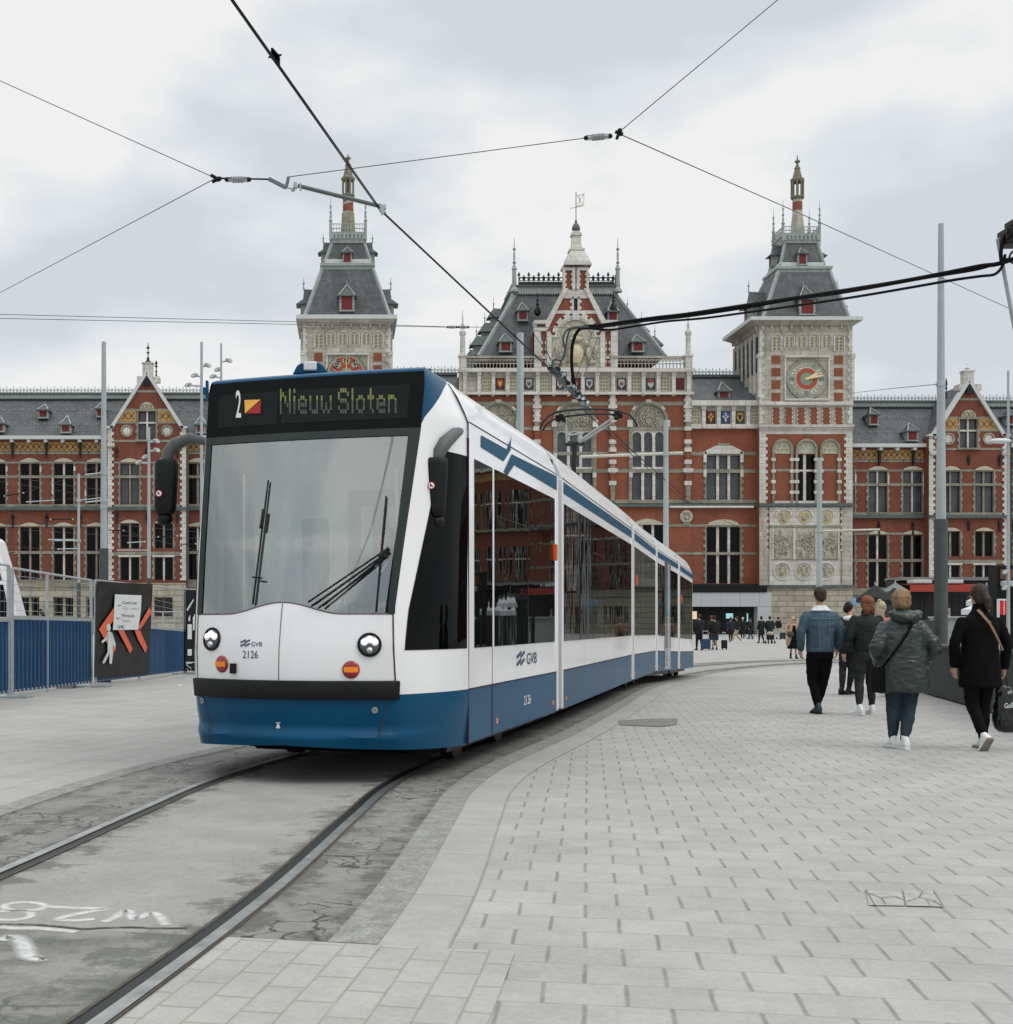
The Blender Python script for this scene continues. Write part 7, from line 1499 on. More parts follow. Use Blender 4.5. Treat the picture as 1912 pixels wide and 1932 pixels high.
g = MB(); g.tube([PX(1884, 451, 18.1), PX(1884, 453, 18.1), PX(1925, 448, 18.1)], .018, 6); g.tube([PX(1883, 450, 18.1), PX(1930, 700, 18.6)], .028, 8); build('stay_tube', g, M_galv, fs, smooth=40)
# cantilevers and wires in front of the left wing
ARM = ['left of the first window', 'across the window left of the slim mast', 'low on the brick left of the slim mast', 'just above the lower windows by the slim mast', 'just right of the thick mast', 'across the gable window right of the thick mast', 'near the tram mirror', 'between the gable windows, lowest', "beside the tram's left edge", 'just below the slim mast clamp', 'at the left edge above the white nose']
i = 0
for a, b_ in (((8.6, 936), (44, 930)), ((51, 947), (101, 944)), ((96, 980), (137, 979.5)), ((93, 1018), (138, 1018)), ((203, 1000), (233, 1001)), ((242, 1024), (273, 1022)), ((299, 1013), (334, 1011)), ((223, 1038), (276, 1038)), ((341, 1027), (369, 1026)), ((110, 1036), (146, 1035)), ((0, 1048), (30, 1041))):
    t = thing('steady_arm', 'thin distant steady arm '+ARM[i], 'bracket', tuple(PX(*a, 55)), 'distant steady arms in front of the left wing')
    g = MB(); g.tube([PX(*a, 55), PX(*b_, 55)], .024, 6); build('tube', g, M_galv if i % 2 else M_wire, t)
    for q in (a, b_): g = MB(); g.ball(PX(*q, 55), (.05, .03, .035), 6); build('end_fitting', g, mat('pale_insulator', (.4, .42, .4), .4), t)
    i += 1
WLB = ['from the left edge to the thick mast, topmost', 'slanting down from the left edge to the gable', 'rising to the upper clamp of the thick mast', 'rising to the lower clamp of the thick mast', 'slanting from the left edge to the slim mast', 'running long and level below the upper windows', 'from the slim mast to the tram, level', 'from the left edge to the slim mast, lowest', 'right of the thick mast, gently sloping', 'right of the thick mast, steeply sloping', 'sloping down to the thick mast from the left edge']
for k_, (a, b_) in enumerate((((0, 866), (196, 872)), ((0, 908), (290, 950)), ((44, 930), (190, 878)), ((101, 944), (196, 932)), ((0, 962), (150, 1000)), ((45, 1000), (380, 1016)), ((137, 979), (380, 1004)), ((0, 1030), (150, 1036)), ((200, 975), (380, 990)), ((233, 1001), (380, 1040)), ((0, 896), (200, 925)))):
    wire('span_wire', 'hair-thin distant wire '+WLB[k_], [PX(*a, 55), PX((a[0]+b_[0])/2, (a[1]+b_[1])/2+2, 55), PX(*b_, 55)], .006, M_wiret, group='distant wires in front of the left wing', n=4)
# --- site fence
M_hoard = mat('blue_corrugated_sheet', (.003, .045, .120), .5, var=.18, scale=3, stretch=(1, 1, .4), coat=.2, var2=.15)
def fence_panel(label, A, B, ztA, ztB, zs, nseg=1, mid=True, sheet=True, foot=True):
    A = Vector(A); B = Vector(B); t = thing('fence_panel', label, 'fence', tuple(A), 'site fence panels'); zA, zB = A.z, B.z; d = (B-A); d.z = 0; L_ = d.length; d.normalize(); nrm = Vector((d.y, -d.x, 0))
    def P(t_, z, o=0): q = A.lerp(B, t_); return Vector((q.x+nrm.x*o, q.y+nrm.y*o, lerp(zA, zB, t_)+z))
    g = MB(); zt = lambda q: lerp(ztA-zA, ztB-zB, q)
    for q in ((0, 1) + ((.40,) if mid else ())): g.tube([P(q, 0), P(q, zt(q))], .032 if q != .4 else .028, 8)
    g.tube([P(0, zt(0)), P(1, zt(1))], .022, 8); g.tube([P(0, .12), P(1, .12)], .022, 8)
    if sheet: g.bar(P(0, zs+.03), P(1, zs+.03), .05, .07)
    build('frame', g, M_galv, t, smooth=40)
    if sheet:
        g = MB(); n_ = max(8, int(L_/.05))
        for i in range(n_):
            def cr_(j): return (.035, .035, -.012, -.012)[j % 4]
            g.quad(P(i/n_, .10, cr_(i)), P((i+1)/n_, .10, cr_(i+1)), P((i+1)/n_, zs, cr_(i+1)), P(i/n_, zs, cr_(i)))
            g.quad(P((i+1)/n_, .10, cr_(i+1)-.01), P(i/n_, .10, cr_(i)-.01), P(i/n_, zs, cr_(i)-.01), P((i+1)/n_, zs, cr_(i+1)-.01))
        build('corrugated_sheet', g, M_hoard, t)
    g = MB(); z0_ = zs+.08 if sheet else .15
    for i in range(5): z = lerp(z0_, zt(0)-.05, (i+.5)/5); g.tube([P(0, z), P(1, z)], .004, 4, cap=False)
    n_ = int(L_/.2)
    for i in range(1, n_): g.tube([P(i/n_, z0_), P(i/n_, zt(i/n_))], .0014, 3, cap=False)
    build('wire_mesh', g, M_galv, t)
    if foot:
        for q in (0, 1):
            g = MB(); c = P(q, 0); a_ = c-nrm*.35; b_ = c+nrm*.35; g.bar(a_+Vector((0, 0, .025)), b_+Vector((0, 0, .025)), .16, .05); g.bar(c-d*.42+Vector((0, 0, .01)), c+d*.42+Vector((0, 0, .01)), .07, .02); build('foot', g, M_galv, t, bevel=.01)
    return A, B, nrm
zt_ = lambda P, v: HC+(V0-v)*P.y/F
A0, A1 = gp(-150, 1345, 0), gp(16, 1318, 0); B0, B1 = gp(23, 1317, 0), gp(172, 1297, 0); C0_, C1_ = gp(180, 1296, 0), gp(347, 1272, 0); D0, D1 = gp(351, 1272, 0), gp(520, 1254, 0)
fence_panel('fence panel cut by the left edge, with blue sheet below', A0, A1, zt_(A0, 1040), zt_(A1, 1067), 1.32)
fence_panel('fence panel with two bays of blue sheet left of the black banner', B0, B1, zt_(B0, 1072), zt_(B1, 1095), 1.36)
_, _, nC = fence_panel('fence panel carrying the black banner, blue sheet at its right end', C0_, C1_, zt_(C0_, 1095), zt_(C1_, 1112), 1.31)
fence_panel('fence panel mostly hidden behind the tram front', D0, D1, zt_(D0, 1112), zt_(D1, 1120), 1.3, sheet=False)
def onpl(A, n_, u, v, o):
    k = (u-U0)/F; A = A+n_*o; y = (A.x*n_.x+A.y*n_.y)/(k*n_.x+n_.y); return Vector((k*y, y, HC+(V0-v)*y/F))
nC = nC if nC.y < 0 else -nC
bn = thing('banner', 'black banner with orange arrows and a white walking figure, tied to the fence', 'banner', tuple(onpl(C0_, nC, 232, 1277, .1)))
Bz = lambda x, y, o: onpl(C0_, nC, .192*x, 978.9+.192*y, o)
g = MB(); random.seed(3)
def bfn(a, b_):
    x = lerp(lerp(925, 958, b_), lerp(1462, 1502, b_), a); y = lerp(lerp(1560, 618, b_), lerp(1530, 640, b_), a)
    y += 8*math.sin(a*math.pi)*(1-b_)*-1; return Bz(x, y, .075+.03*noise.noise(Vector((a*4, b_*5, 1)))+.02*noise.noise(Vector((a*10, b_*9, 4))))
g.grid(bfn, 20, 26); bfb = lambda a, b_: bfn(a, b_)-nC*.006; g.grid(bfb, 20, 26, flip=True)
cl_ = build('cloth', g, mat('black_banner_cloth', (.005, .006, .0058), .5, var=.25, scale=6, spec=.15), bn, smooth=True)
def flat(mb, pts, o, mi=0): mb.add([Bz(x, y, o) for x, y in pts], [tuple(range(len(pts)))[::-1]], mi)
g = MB()
for pl_ in ([(1125, 866), (1125, 990), (1045, 1087), (972, 1087)], [(972, 1087), (1045, 1087), (1142, 1270), (1112, 1325)], [(1160, 1093), (1215, 1093), (1303, 1275), (1279, 1325), (1215, 1200)], [(1470, 865), (1492, 920), (1378, 1088), (1355, 1070)], [(1322, 1093), (1376, 1093), (1449, 1265), (1430, 1318), (1358, 1190)]): flat(g, pl_, .118)
build('orange_arrow', g, mat('print_orange', (.70, .115, .045), .5, var=.1), bn)
g = MB(); flat(g, [(1068+21*math.cos(i*.4488), 1068+37*math.sin(i*.4488)) for i in range(14)], .124)
for pl_ in ([(1058, 1112), (1082, 1106), (1104, 1130), (1112, 1320), (1058, 1320)], [(1088, 1112), (1104, 1122), (1138, 1235), (1134, 1262), (1118, 1255), (1095, 1180)], [(1060, 1112), (1070, 1170), (1010, 1222), (1000, 1218), (1003, 1196), (1045, 1165)], [(1078, 1318), (1112, 1318), (1100, 1420), (1088, 1428), (1076, 1418)], [(1056, 1310), (1078, 1322), (1035, 1408), (1018, 1426), (1008, 1410)]): flat(g, pl_, .124)
build('walking_figure', g, mat('print_white', (.60, .63, .62), .5), bn)
g = MB(); flat(g, [(1130, 742), (1391, 752), (1386, 900), (1358, 1090), (1110, 1092), (1122, 900)], .127)
nt_ = build('notice_sheet', g, mat('notice_paper', (.66, .69, .68), .6, var=.04), bn)
g = MB()
for tx, x, y, sz, mi in (('Centrum', 1274, 826, 46, 0), ('City centre', 1286, 880, 42, 1), ('Winkels', 1258, 953, 46, 0), ('Shops', 1240, 1002, 40, 1)):
    text_mb(g, tx, lambda a, b_: Bz(x+a*.86, y-b_+a*.03, .131), sz, mi=mi)
for x, y in ((1175, 852), (1163, 976)):
    for pl_ in ([(x-20, y), (x-6, y-9), (x-6, y+9)], [(x-8, y-2.5), (x+20, y-2.5), (x+20, y+2.5), (x-8, y+2.5)]): flat(g, pl_, .131, 0)
sc_pts = [(1150, 1040), (1165, 1075), (1180, 1040), (1172, 1078), (1195, 1050), (1200, 1082), (1215, 1045), (1190, 1062), (1225, 1078), (1230, 1040)]
for p, q in zip(sc_pts, sc_pts[1:]): a, b_ = Bz(*p, .131), Bz(*q, .131); up_ = Vector((0, 0, .008)); g.quad(a-up_, b_-up_, b_+up_, a+up_, 0)
build('lettering', g, [mat('print_dark', (.06, .06, .065), .5), mat('print_grey', (.40, .41, .41), .5)], nt_)
b2 = thing('banner', 'black banner with white marks, squeezed between the fence and the tram front', 'banner', tuple(gp(360, 1271, 0))); nD = Vector(((D1-D0).y, -(D1-D0).x, 0)).normalized(); nD = nD if nD.y < 0 else -nD
Dz = lambda u, v, o: onpl(D0, nD, u, v, o)
g = MB(); g.grid(lambda a, b_: Dz(lerp(350, 430, a), lerp(1266, 1113, b_), .08), 4, 4); build('cloth', g, MATS['black_banner_cloth'], b2)
g = MB()
for pl_ in ([(354, 1178), (362, 1178), (362, 1206), (354, 1206)], [(354, 1225), (362, 1225), (362, 1237), (354, 1237)], [(351, 1249), (380, 1249), (380, 1250.5), (351, 1250.5)], [(352, 1150), (365, 1130), (366, 1132), (354, 1153)], [(364, 1165), (372, 1150), (372, 1185), (364, 1190)], [(356, 1165), (359, 1160), (359, 1172), (356, 1172)]): g.add([Dz(u, v, .1) for u, v in pl_], [tuple(range(len(pl_)))[::-1]])
P = crom([(353, 1262), (358, 1268), (361, 1262), (354, 1256), (352, 1252), (362, 1251)], 5)
for a, b_ in zip(P, P[1:]): pa, pb = Dz(a.x, a.y, .1), Dz(b_.x, b_.y, .1); u_ = Vector((0, 0, .012)); g.quad(pa-u_, pb-u_, pb+u_, pa+u_)
build('white_print', g, MATS['print_white'], b2)
g = MB(); c = gp(122, 1299, 0); g.box(c.x-.18, c.x+.18, c.y, c.y+.25, c.z, c.z+.1); tag(build('concrete_block', g, mat('concrete', (.32, .31, .28), .9, var=.2, scale=20), origin=tuple(c), bevel=.01), 'small concrete block lying by the fence', 'block')
g = MB(); c = gp(339, 1295, 0); g.ball(c+Vector((0, 0, .01)), (.07, .04, .025), 8); tag(build('litter', g, MATS['print_white'], origin=tuple(c)), 'scrap of white litter left of the tram', 'litter')
g = MB(); c = gp(371, 1407, 0)
# railing behind the fence
rl = thing('railing', 'low steel railing behind the fence, right of the banner', 'railing', tuple(gp(305, 1243, 0)))
g = MB(); a, b_ = gp(285, 1240, 0), gp(350, 1236, 0)
for z in (.25, .6, 1.0): g.tube([a+Vector((0, 0, z+.9)), b_+Vector((0, 0, z+.9))], .025, 6)
for i in range(4): q = a.lerp(b_, i/3); g.tube([q, q+Vector((0, 0, 1.9))], .03, 6)
build('rails', g, M_galv, rl)
# white tram nose behind the fence at the left edge
t2 = thing('tram', 'white nose of a second tram cut by the left edge behind the fence', 'tram', tuple(PX(-20, 1215, 34)))
Yt = 33; kx = Yt/F; X_ = lambda u: (u-U0)*kx; Z_ = lambda v: HC+(V0-v)*kx
g = MB(); g.prism([(X_(u), Z_(v)) for u, v in ((-260, 1006), (-16, 1013), (-9, 1018), (6, 1068), (19, 1112), (34, 1168), (38, 1210), (36, 1232), (-260, 1232))], Yt, Yt+1.0); build('body', g, M_white, t2, bevel=.05)
g = MB(); g.prism([(X_(u), Z_(v)) for u, v in ((-250, 1020), (-20, 1021), (-14, 1040), (0, 1080), (10, 1120), (16, 1164), (-250, 1164))], Yt-.012, Yt+.1); build('side_window', g, M_gl, t2)
g = MB(); g.prism([(X_(u), Z_(v)) for u, v in ((-60, 1096), (4, 1096), (6, 1103), (-60, 1103))], Yt-.03, Yt); build('window_strip', g, M_white, t2)
g = MB()
for s_ in (.7,): g.tube([(X_(64), Yt+s_, Z_(1150)), (X_(74), Yt+s_-.1, Z_(1166)), (X_(78), Yt+s_-.1, Z_(1172))], .05, 8)
build('wiper', g, M_rub, t2)
g = MB(); g.prism([(X_(u), Z_(v)) for u, v in ((-260, 1232), (36, 1232), (32, 1246), (-260, 1246))], Yt+.05, Yt+.95); build('skirt', g, M_blue, t2)
# --- kiosks at the right
kio = thing('kiosk', 'long dark kiosk with a red awning in front of the right wing', 'kiosk', tuple(PX(1780, 1235, 60)))
Yk = 60; f = FB(Yk); f.b(1712, 2600, 1092, 1238, 1.2, 2.4, 0); f.b(1712, 2600, 1088, 1094, .6, 2.5, 1); f.b(1726, 2600, 1160, 1238, 1.15, 1.3, 2); build('body', f, [mat('kiosk_dark', (.022, .022, .022), .4), mat('kiosk_roof', (.20, .20, .20), .6), M_dgrey], kio)
f = FB(Yk)
for a0_, a1_ in ((1707, 1849), (1940, 2150), (2200, 2500)):
    f.add([f.p(a0_, 1100, 1.1), f.p(a1_, 1100, 1.1), f.p(a1_, 1104.5, -.6), f.p(a0_, 1104.5, -.6), f.p(a0_, 1117, -.6), f.p(a1_, 1117, -.6)], [(3, 2, 1, 0), (0, 3, 2, 1), (4, 5, 2, 3)])
build('awning', f, mat('red_awning', (.33, .045, .03), .6, var=.15, scale=2), kio)
for a0_, a1_ in ((1785.6, 1817), (1722, 1758)): f = FB(Yk); f.b(a0_, a1_, 1094, 1101, -.1, .6); build('awning_case', f, M_gut, kio, bevel=.03)
f = FB(Yk)
for u in (1740, 1762, 1815, 1838, 1900, 1960, 2020, 2090): f.b(u, u+1.2, 1120, 1236, .9, 1.0)
build('post', f, M_dgrey, kio)
f = FB(Yk); f.b(1799, 1811, 1147, 1172, .9, 1.0, 0); f.b(1727, 1731, 1138, 1150, .9, 1.0, 0); f.b(1802, 1807, 1152, 1160, .88, .9, 1); build('menu_board', f, [mat('board_pale', (.5, .5, .46), .6), M_dgrey], kio)
f = FB(56); f.b(1784, 1824, 1166, 1232, 0, 1.5); f.b(1782, 1826, 1163, 1167, -.1, 1.6); tag(build('counter', f, mat('counter_grey', (.30, .32, .33), .5, var=.08), origin=tuple(PX(1804, 1232, 56)), bevel=.02), 'grey serving counter right of the thick mast', 'counter')
def parasol(label, u, vt, ve, hw, Y, m_, rot=0, closed=False, rib=8):
    c = PX(u, vt, Y); k = Y/F; zg = gz(Y); t = thing('parasol', label, 'parasol', (c.x, Y, zg), None); ze = HC+(V0-ve)*k; R_ = hw*k; g = MB(); n_ = rib; vs = [(c.x, Y, c.z)]
    for i in range(n_): a_ = 2*math.pi*i/n_+rot; vs += [(c.x+R_*math.cos(a_), Y+R_*math.sin(a_), ze)]
    vs += [(x, y, z-.18) for x, y, z in vs[1:]]; g.add(vs, [(0, 1+i, 1+(i+1) % n_) for i in range(n_)]+[(1+i, 1+n_+i, 1+n_+(i+1) % n_, 1+(i+1) % n_) for i in range(n_)]); build('canopy', g, m_, t)
    g = MB(); g.tube([(c.x, Y, zg), (c.x, Y, c.z+.1)], .03, 8); g.lathe([(.3, 0), (.3, .06), (.05, .1)], (c.x, Y, zg), 10); build('pole', g, M_galv, t)
M_pb = mat('black_canvas', (.012, .013, .013), .7, var=.2); M_pw = mat('white_canvas', (.62, .64, .65), .7, var=.06)
parasol('black parasol behind the woman with red hair', 1652, 1103, 1128, 34, 50, M_pb, .3); parasol('black parasol left of the red awning', 1688, 1108, 1132, 30, 48, M_pb, .7)
parasol('grey sloping parasol on top of the black ones', 1690, 1099, 1116, 26, 58, mat('grey_canvas', (.16, .18, .18), .7), .2)
parasol('white parasol left of the woman in black', 1852, 1120, 1134, 26, 50, M_pw, .4); parasol('lower white parasol left of the woman in black', 1846, 1138, 1150, 30, 46, M_pw, .1)
parasol('black parasol above the white ones', 1862, 1104, 1126, 34, 54, M_pb, .2)
bo = thing('booth', 'black booth with a brown sign panel at the right edge', 'booth', tuple(PX(1905, 1240, 44)))
f = FB(44); f.b(1882, 1990, 1067, 1131, 0, .6, 0); f.b(1884, 1990, 1131, 1245, .3, .6, 0); build('body', f, M_black, bo)
f = FB(44); f.b(1887, 1985, 1074, 1093, -.05, .02); build('sign_panel', f, mat('brown_panel', (.12, .05, .025), .5), bo)
f = FB(44); f.box(f.X(1887), f.X(1985), 43.7, 44, f.Z(1107), f.Z(1096)); build('roller', f, M_pole, bo, bevel=.05)
sg = thing('sign', 'red and white standing sign behind the woman in black', 'sign', tuple(PX(1895, 1235, 40))); f = FB(40)
f.b(1886, 1903, 1133, 1160, 0, .08, 0); build('board', f, mat('sign_red', (.62, .025, .02), .5), sg); f = FB(40); f.b(1884.5, 1905, 1130, 1133, -.02, .1); f.b(1884.5, 1886, 1133, 1240, -.02, .1); f.b(1903.5, 1905, 1133, 1240, -.02, .1); f.b(1894, 1895, 1133, 1160, -.03, 0); build('frame', f, M_pw, sg)
f = FB(70); f.b(1607, 1626, 1128, 1141, 0, .1, 0); f.b(1614, 1617, 1128, 1225, .1, .2, 1); tag(build('sign', f, [mat('sign_pale_blue', (.22, .33, .50), .5, var=.4, scale=3), M_galv], origin=tuple(PX(1615, 1225, 70))), 'pale blue sign between the clock tower and the parasols', 'sign')
# low dark barrier behind the walkers
ba = thing('barrier', 'low dark green barrier wall behind the parka woman', 'barrier', tuple(gp(1741, 1307, 0)))
a, b_ = gp(1741, 1307, 0), gp(1822, 1330, 0); d = (b_-a); d2 = d.normalized(); b_ = a+d2*11; nn_ = Vector((d2.y, -d2.x, 0)); nn_ = nn_ if nn_.y < 0 else -nn_
g = MB(); g.bar(a+Vector((0, 0, .45)), b_+Vector((0, 0, .45)), .12, .86, mi=0); build('panel', g, mat('barrier_dark', (.022, .030, .028), .55, var=.25, scale=5), ba, bevel=.01)
g = MB(); g.bar(a+Vector((0, 0, .90)), b_+Vector((0, 0, .90)), .18, .05); build('top_rail', g, M_poled, ba, bevel=.01)
g = MB(); g.bar(a+Vector((0, 0, .012))+nn_*.12, b_+Vector((0, 0, .012))+nn_*.12, .22, .03); build('plinth', g, mat('plinth_stone', (.30, .28, .23), .9, var=.3), ba)
g = MB()
for q, z in ((1.0, .72), (1.35, .68), (.7, .3), (1.9, .35)): c = a+d2*q+nn_*.063; g.bar(c+Vector((0, 0, z)), c+Vector((0, 0, z+(.12 if z > .5 else .04))), .03, .004, up=tuple(nn_))
build('sticker', g, MATS['print_white'], ba)
g = MB(); c0 = a+Vector((0, 0, 0)); g.box(c0.x+.0, c0.x+.75, c0.y+1.2, c0.y+1.3, .0, 1.35); tag(build('utility_cabinet', g, mat('cabinet_dark', (.04, .05, .048), .4, var=.1), origin=tuple(c0+Vector((.3, 1.2, 0))), bevel=.01), 'dark utility cabinet at the foot of the thick mast', 'cabinet')
# ================================================================== PEOPLE
def remesh(mb, vox, fold=0, fs=6, it=2, seed=0, foldz=1.0, M=None):
    """closed overlapping shapes -> one continuous surface"""
    me = bpy.data.meshes.new('r'); me.from_pydata([tuple(v) for v in mb.v], [], mb.f); bm = bmesh.new(); bm.from_mesh(me); bmesh.ops.recalc_face_normals(bm, faces=bm.faces); bm.to_mesh(me); bm.free()
    ob = bpy.data.objects.new('r', me); COL.objects.link(ob); md = ob.modifiers.new('r', 'REMESH'); md.mode = 'VOXEL'; md.voxel_size = vox; md.use_smooth_shade = True
    dg = bpy.context.evaluated_depsgraph_get(); m2 = bpy.data.meshes.new_from_object(ob.evaluated_get(dg)); bpy.data.objects.remove(ob)
    bm = bmesh.new(); bm.from_mesh(m2)
    for _ in range(it): bmesh.ops.smooth_vert(bm, verts=bm.verts, factor=.5, use_axis_x=True, use_axis_y=True, use_axis_z=True)
    bm.normal_update()
    if fold:
        for v in bm.verts:
            p = v.co; q = Vector((p.x*fs+seed, p.y*fs+seed, p.z*fs*foldz)); a = noise.noise(q); r_ = 1-abs(noise.noise(q*1.7+Vector((3, 1, 7))))*2
            v.co += v.normal*fold*(a*.8+r_*.6+.35*noise.noise(q*3.1))
    bm.to_mesh(m2); bm.free(); m2.polygons.foreach_set('use_smooth', [True]*len(m2.polygons)); return m2
def loft(mb, secs, n=20, mi=None):       # secs: (cx, cy, z, rx, ry)
    vs = []
    for s in secs:
        cx, cy, z, rx, ry = s[:5]
        for j in range(n):
            t = 2*math.pi*j/n; c, s_ = math.cos(t), math.sin(t); e = .85
            vs.append((cx+rx*abs(c)**e*(1 if c >= 0 else -1), cy+ry*abs(s_)**e*(1 if s_ >= 0 else -1), z))
    k = len(secs); mb.add(vs, [(i*n+j, i*n+(j+1) % n, (i+1)*n+(j+1) % n, (i+1)*n+j) for i in range(k-1) for j in range(n)]+[tuple(range(n-1, -1, -1)), tuple((k-1)*n+j for j in range(n))], mi)
def limb(mb, pts, rs, k=4):
    P = []; Rr = []
    for i in range(len(pts)-1):
        a, b_ = Vector(pts[i]), Vector(pts[i+1])
        for j in range(k): P.append(a.lerp(b_, j/k)); Rr.append(lerp(rs[i], rs[i+1], j/k))
    P.append(Vector(pts[-1])); Rr.append(rs[-1])
    for _ in range(1): P = [P[0]]+[(P[i-1]+P[i]*2+P[i+1])/4 for i in range(1, len(P)-1)]+[P[-1]]
    mb.tube(P, Rr, 12); mb.ball(P[0], Rr[0], 10); mb.ball(P[-1], Rr[-1], 10)
def hand(mb, w, d, side, s=1.0, curl=.6, back=(0, -1, 0)):
    """palm with five unequal bent fingers; w wrist, d direction of the hand, side +1 = thumb towards +x"""
    w = Vector(w); d = Vector(d).normalized(); n_ = Vector(back); ax = d.cross(n_).normalized(); n_ = ax.cross(d).normalized()
    M_ = Matrix((ax, n_, d)).transposed()
    mb.ball(w+d*.045*s, (.040*s, .018*s, .052*s), 10, None, M_); mb.tube([w-d*.04*s, w+d*.02*s], [.027*s, .026*s], 8)
    for i, (o, L_) in enumerate(((-.030, .062), (-.010, .078), (.010, .084), (.030, .074))):
        L_ *= s; b0 = w+d*.085*s+ax*o*s*side; fw = lambda t: (d*math.cos(t)-n_*math.sin(t)*1.0)
        p1 = b0+fw(curl*.4)*L_*.45; p2 = p1+fw(curl*1.1)*L_*.32; p3 = p2+fw(curl*1.8)*L_*.25; mb.tube([b0-d*.02*s, p1, p2, p3], [.0105*s, .0100*s, .009*s, .0075*s], 6)
    b0 = w+d*.03*s+ax*.034*s*side; p1 = b0+(d*.7+ax*.7*side)*.032*s; p2 = p1+(d*.95+ax*.2*side-n_*.2)*.032*s; mb.tube([w+d*.015*s+ax*.012*s*side, b0, p1, p2], [.015*s, .0135*s, .0115*s, .009*s], 6)
SK = mat('skin', (.52, .29, .20), .5, var=.06, scale=14); SKD = mat('skin_ruddy', (.47, .24, .165), .5, var=.06, scale=14)
def head(mb, c, s=1.0, turn=0, tilt=0):
    """skull, jaw, nose, ears, neck; the face looks along +y turned by turn (about z)"""
    c = Vector(c); Mz = Matrix.Rotation(turn, 3, 'Z') @ Matrix.Rotation(tilt, 3, 'X'); T = lambda p: c+Mz @ Vector(p)*s
    mb.ball(T((0, -.012, .02)), (.075*s, .095*s, .105*s), 14, None, Mz); mb.ball(T((0, .025, -.045)), (.058*s, .070*s, .070*s), 12, None, Mz); mb.ball(T((0, .062, -.095)), (.026*s, .022*s, .022*s), 8, None, Mz)
    mb.ball(T((0, .102, -.022)), (.013*s, .020*s, .016*s), 8, None, Mz); mb.tube([T((0, .09, .012)), T((0, .108, -.02))], [.008*s, .011*s], 6)
    mb.ball(T((0, .083, -.06)), (.024*s, .012*s, .008*s), 8, None, Mz); mb.ball(T((0, .080, .022)), (.05*s, .016*s, .010*s), 8, None, Mz)
    for sx in (-1, 1): mb.ball(T((sx*.077, -.008, -.012)), (.012*s, .020*s, .031*s), 8, None, Mz)
    return T
def mk(name, me, m_, parent):
    o = bpy.data.objects.new(name, me); COL.objects.link(o)
    for q in (m_ if isinstance(m_, list) else [m_]): me.materials.append(q)
    o.parent = parent; return o
M_sole_w = mat('white_sneaker', (.72, .74, .74), .5, var=.06); M_shoe_b = mat('black_shoe', (.012, .012, .013), .45, var=.2); M_sole_g = mat('grey_sole', (.20, .18, .15), .8, var=.2)
def shoe(par, ankle, yaw, pitch, m_, s=1.0, sole=None):
    """ankle position; pitch>0 lifts the heel"""
    Mx = Matrix.Rotation(yaw, 3, 'Z') @ Matrix.Rotation(-pitch, 3, 'X'); A = Vector(ankle); T = lambda p: A+Mx @ (Vector(p)*s)
    g = MB(); n = 14; rows = []
    for y, hw, h0, h1 in ((-.075, .022, -.075, -.035), (-.065, .036, -.085, .015), (-.03, .042, -.085, .03), (.02, .042, -.085, .012), (.07, .045, -.085, -.02), (.12, .047, -.085, -.035), (.16, .036, -.083, -.045), (.182, .016, -.078, -.055)):
        for j in range(n): t = 2*math.pi*j/n; rows.append(T((hw*math.cos(t), y, (h0+h1)/2+(h1-h0)/2*math.sin(t))))
    k = 8; g.add(rows, [(i*n+j, (i+1)*n+j, (i+1)*n+(j+1) % n, i*n+(j+1) % n) for i in range(k-1) for j in range(n)]+[tuple(range(n)), tuple((k-1)*n+n-1-j for j in range(n))])
    g.tube([T((0, -.025, 0)), A+Vector((0, 0, .06*s))], [.042*s, .040*s], 10); me = remesh(g, .009*s if s > .5 else .02, it=2); o = mk('shoe', me, m_, par)
    g = MB(); pts = [(-.074, .024), (-.06, .039), (-.02, .043), (.03, .043), (.08, .049), (.13, .048), (.165, .036), (.185, .012)]; ring = [(hw, y) for y, hw in pts]+[(-hw, y) for y, hw in pts[::-1]]; m__ = len(ring)
    vs = [T((x, y, z)) for z in (-.094, -.070) for x, y in ring]; g.add(vs, [tuple(range(m__))[::-1], tuple(range(m__, 2*m__))]+[(i, (i+1) % m__, m__+(i+1) % m__, m__+i) for i in range(m__)]); build('sole', g, sole or m_, o)
    return o
def hairblob(c, parts, vox=.011, fold=.006, fs=22, foldz=.5, seed=0, it=1):
    g = MB()
    for p in parts:
        if p[0] == 'b': g.ball(p[1], p[2], 14, None, p[3] if len(p) > 3 else None)
        else: g.tube(p[1], p[2], 10)
    return remesh(g, vox, fold, fs, it, seed, foldz)
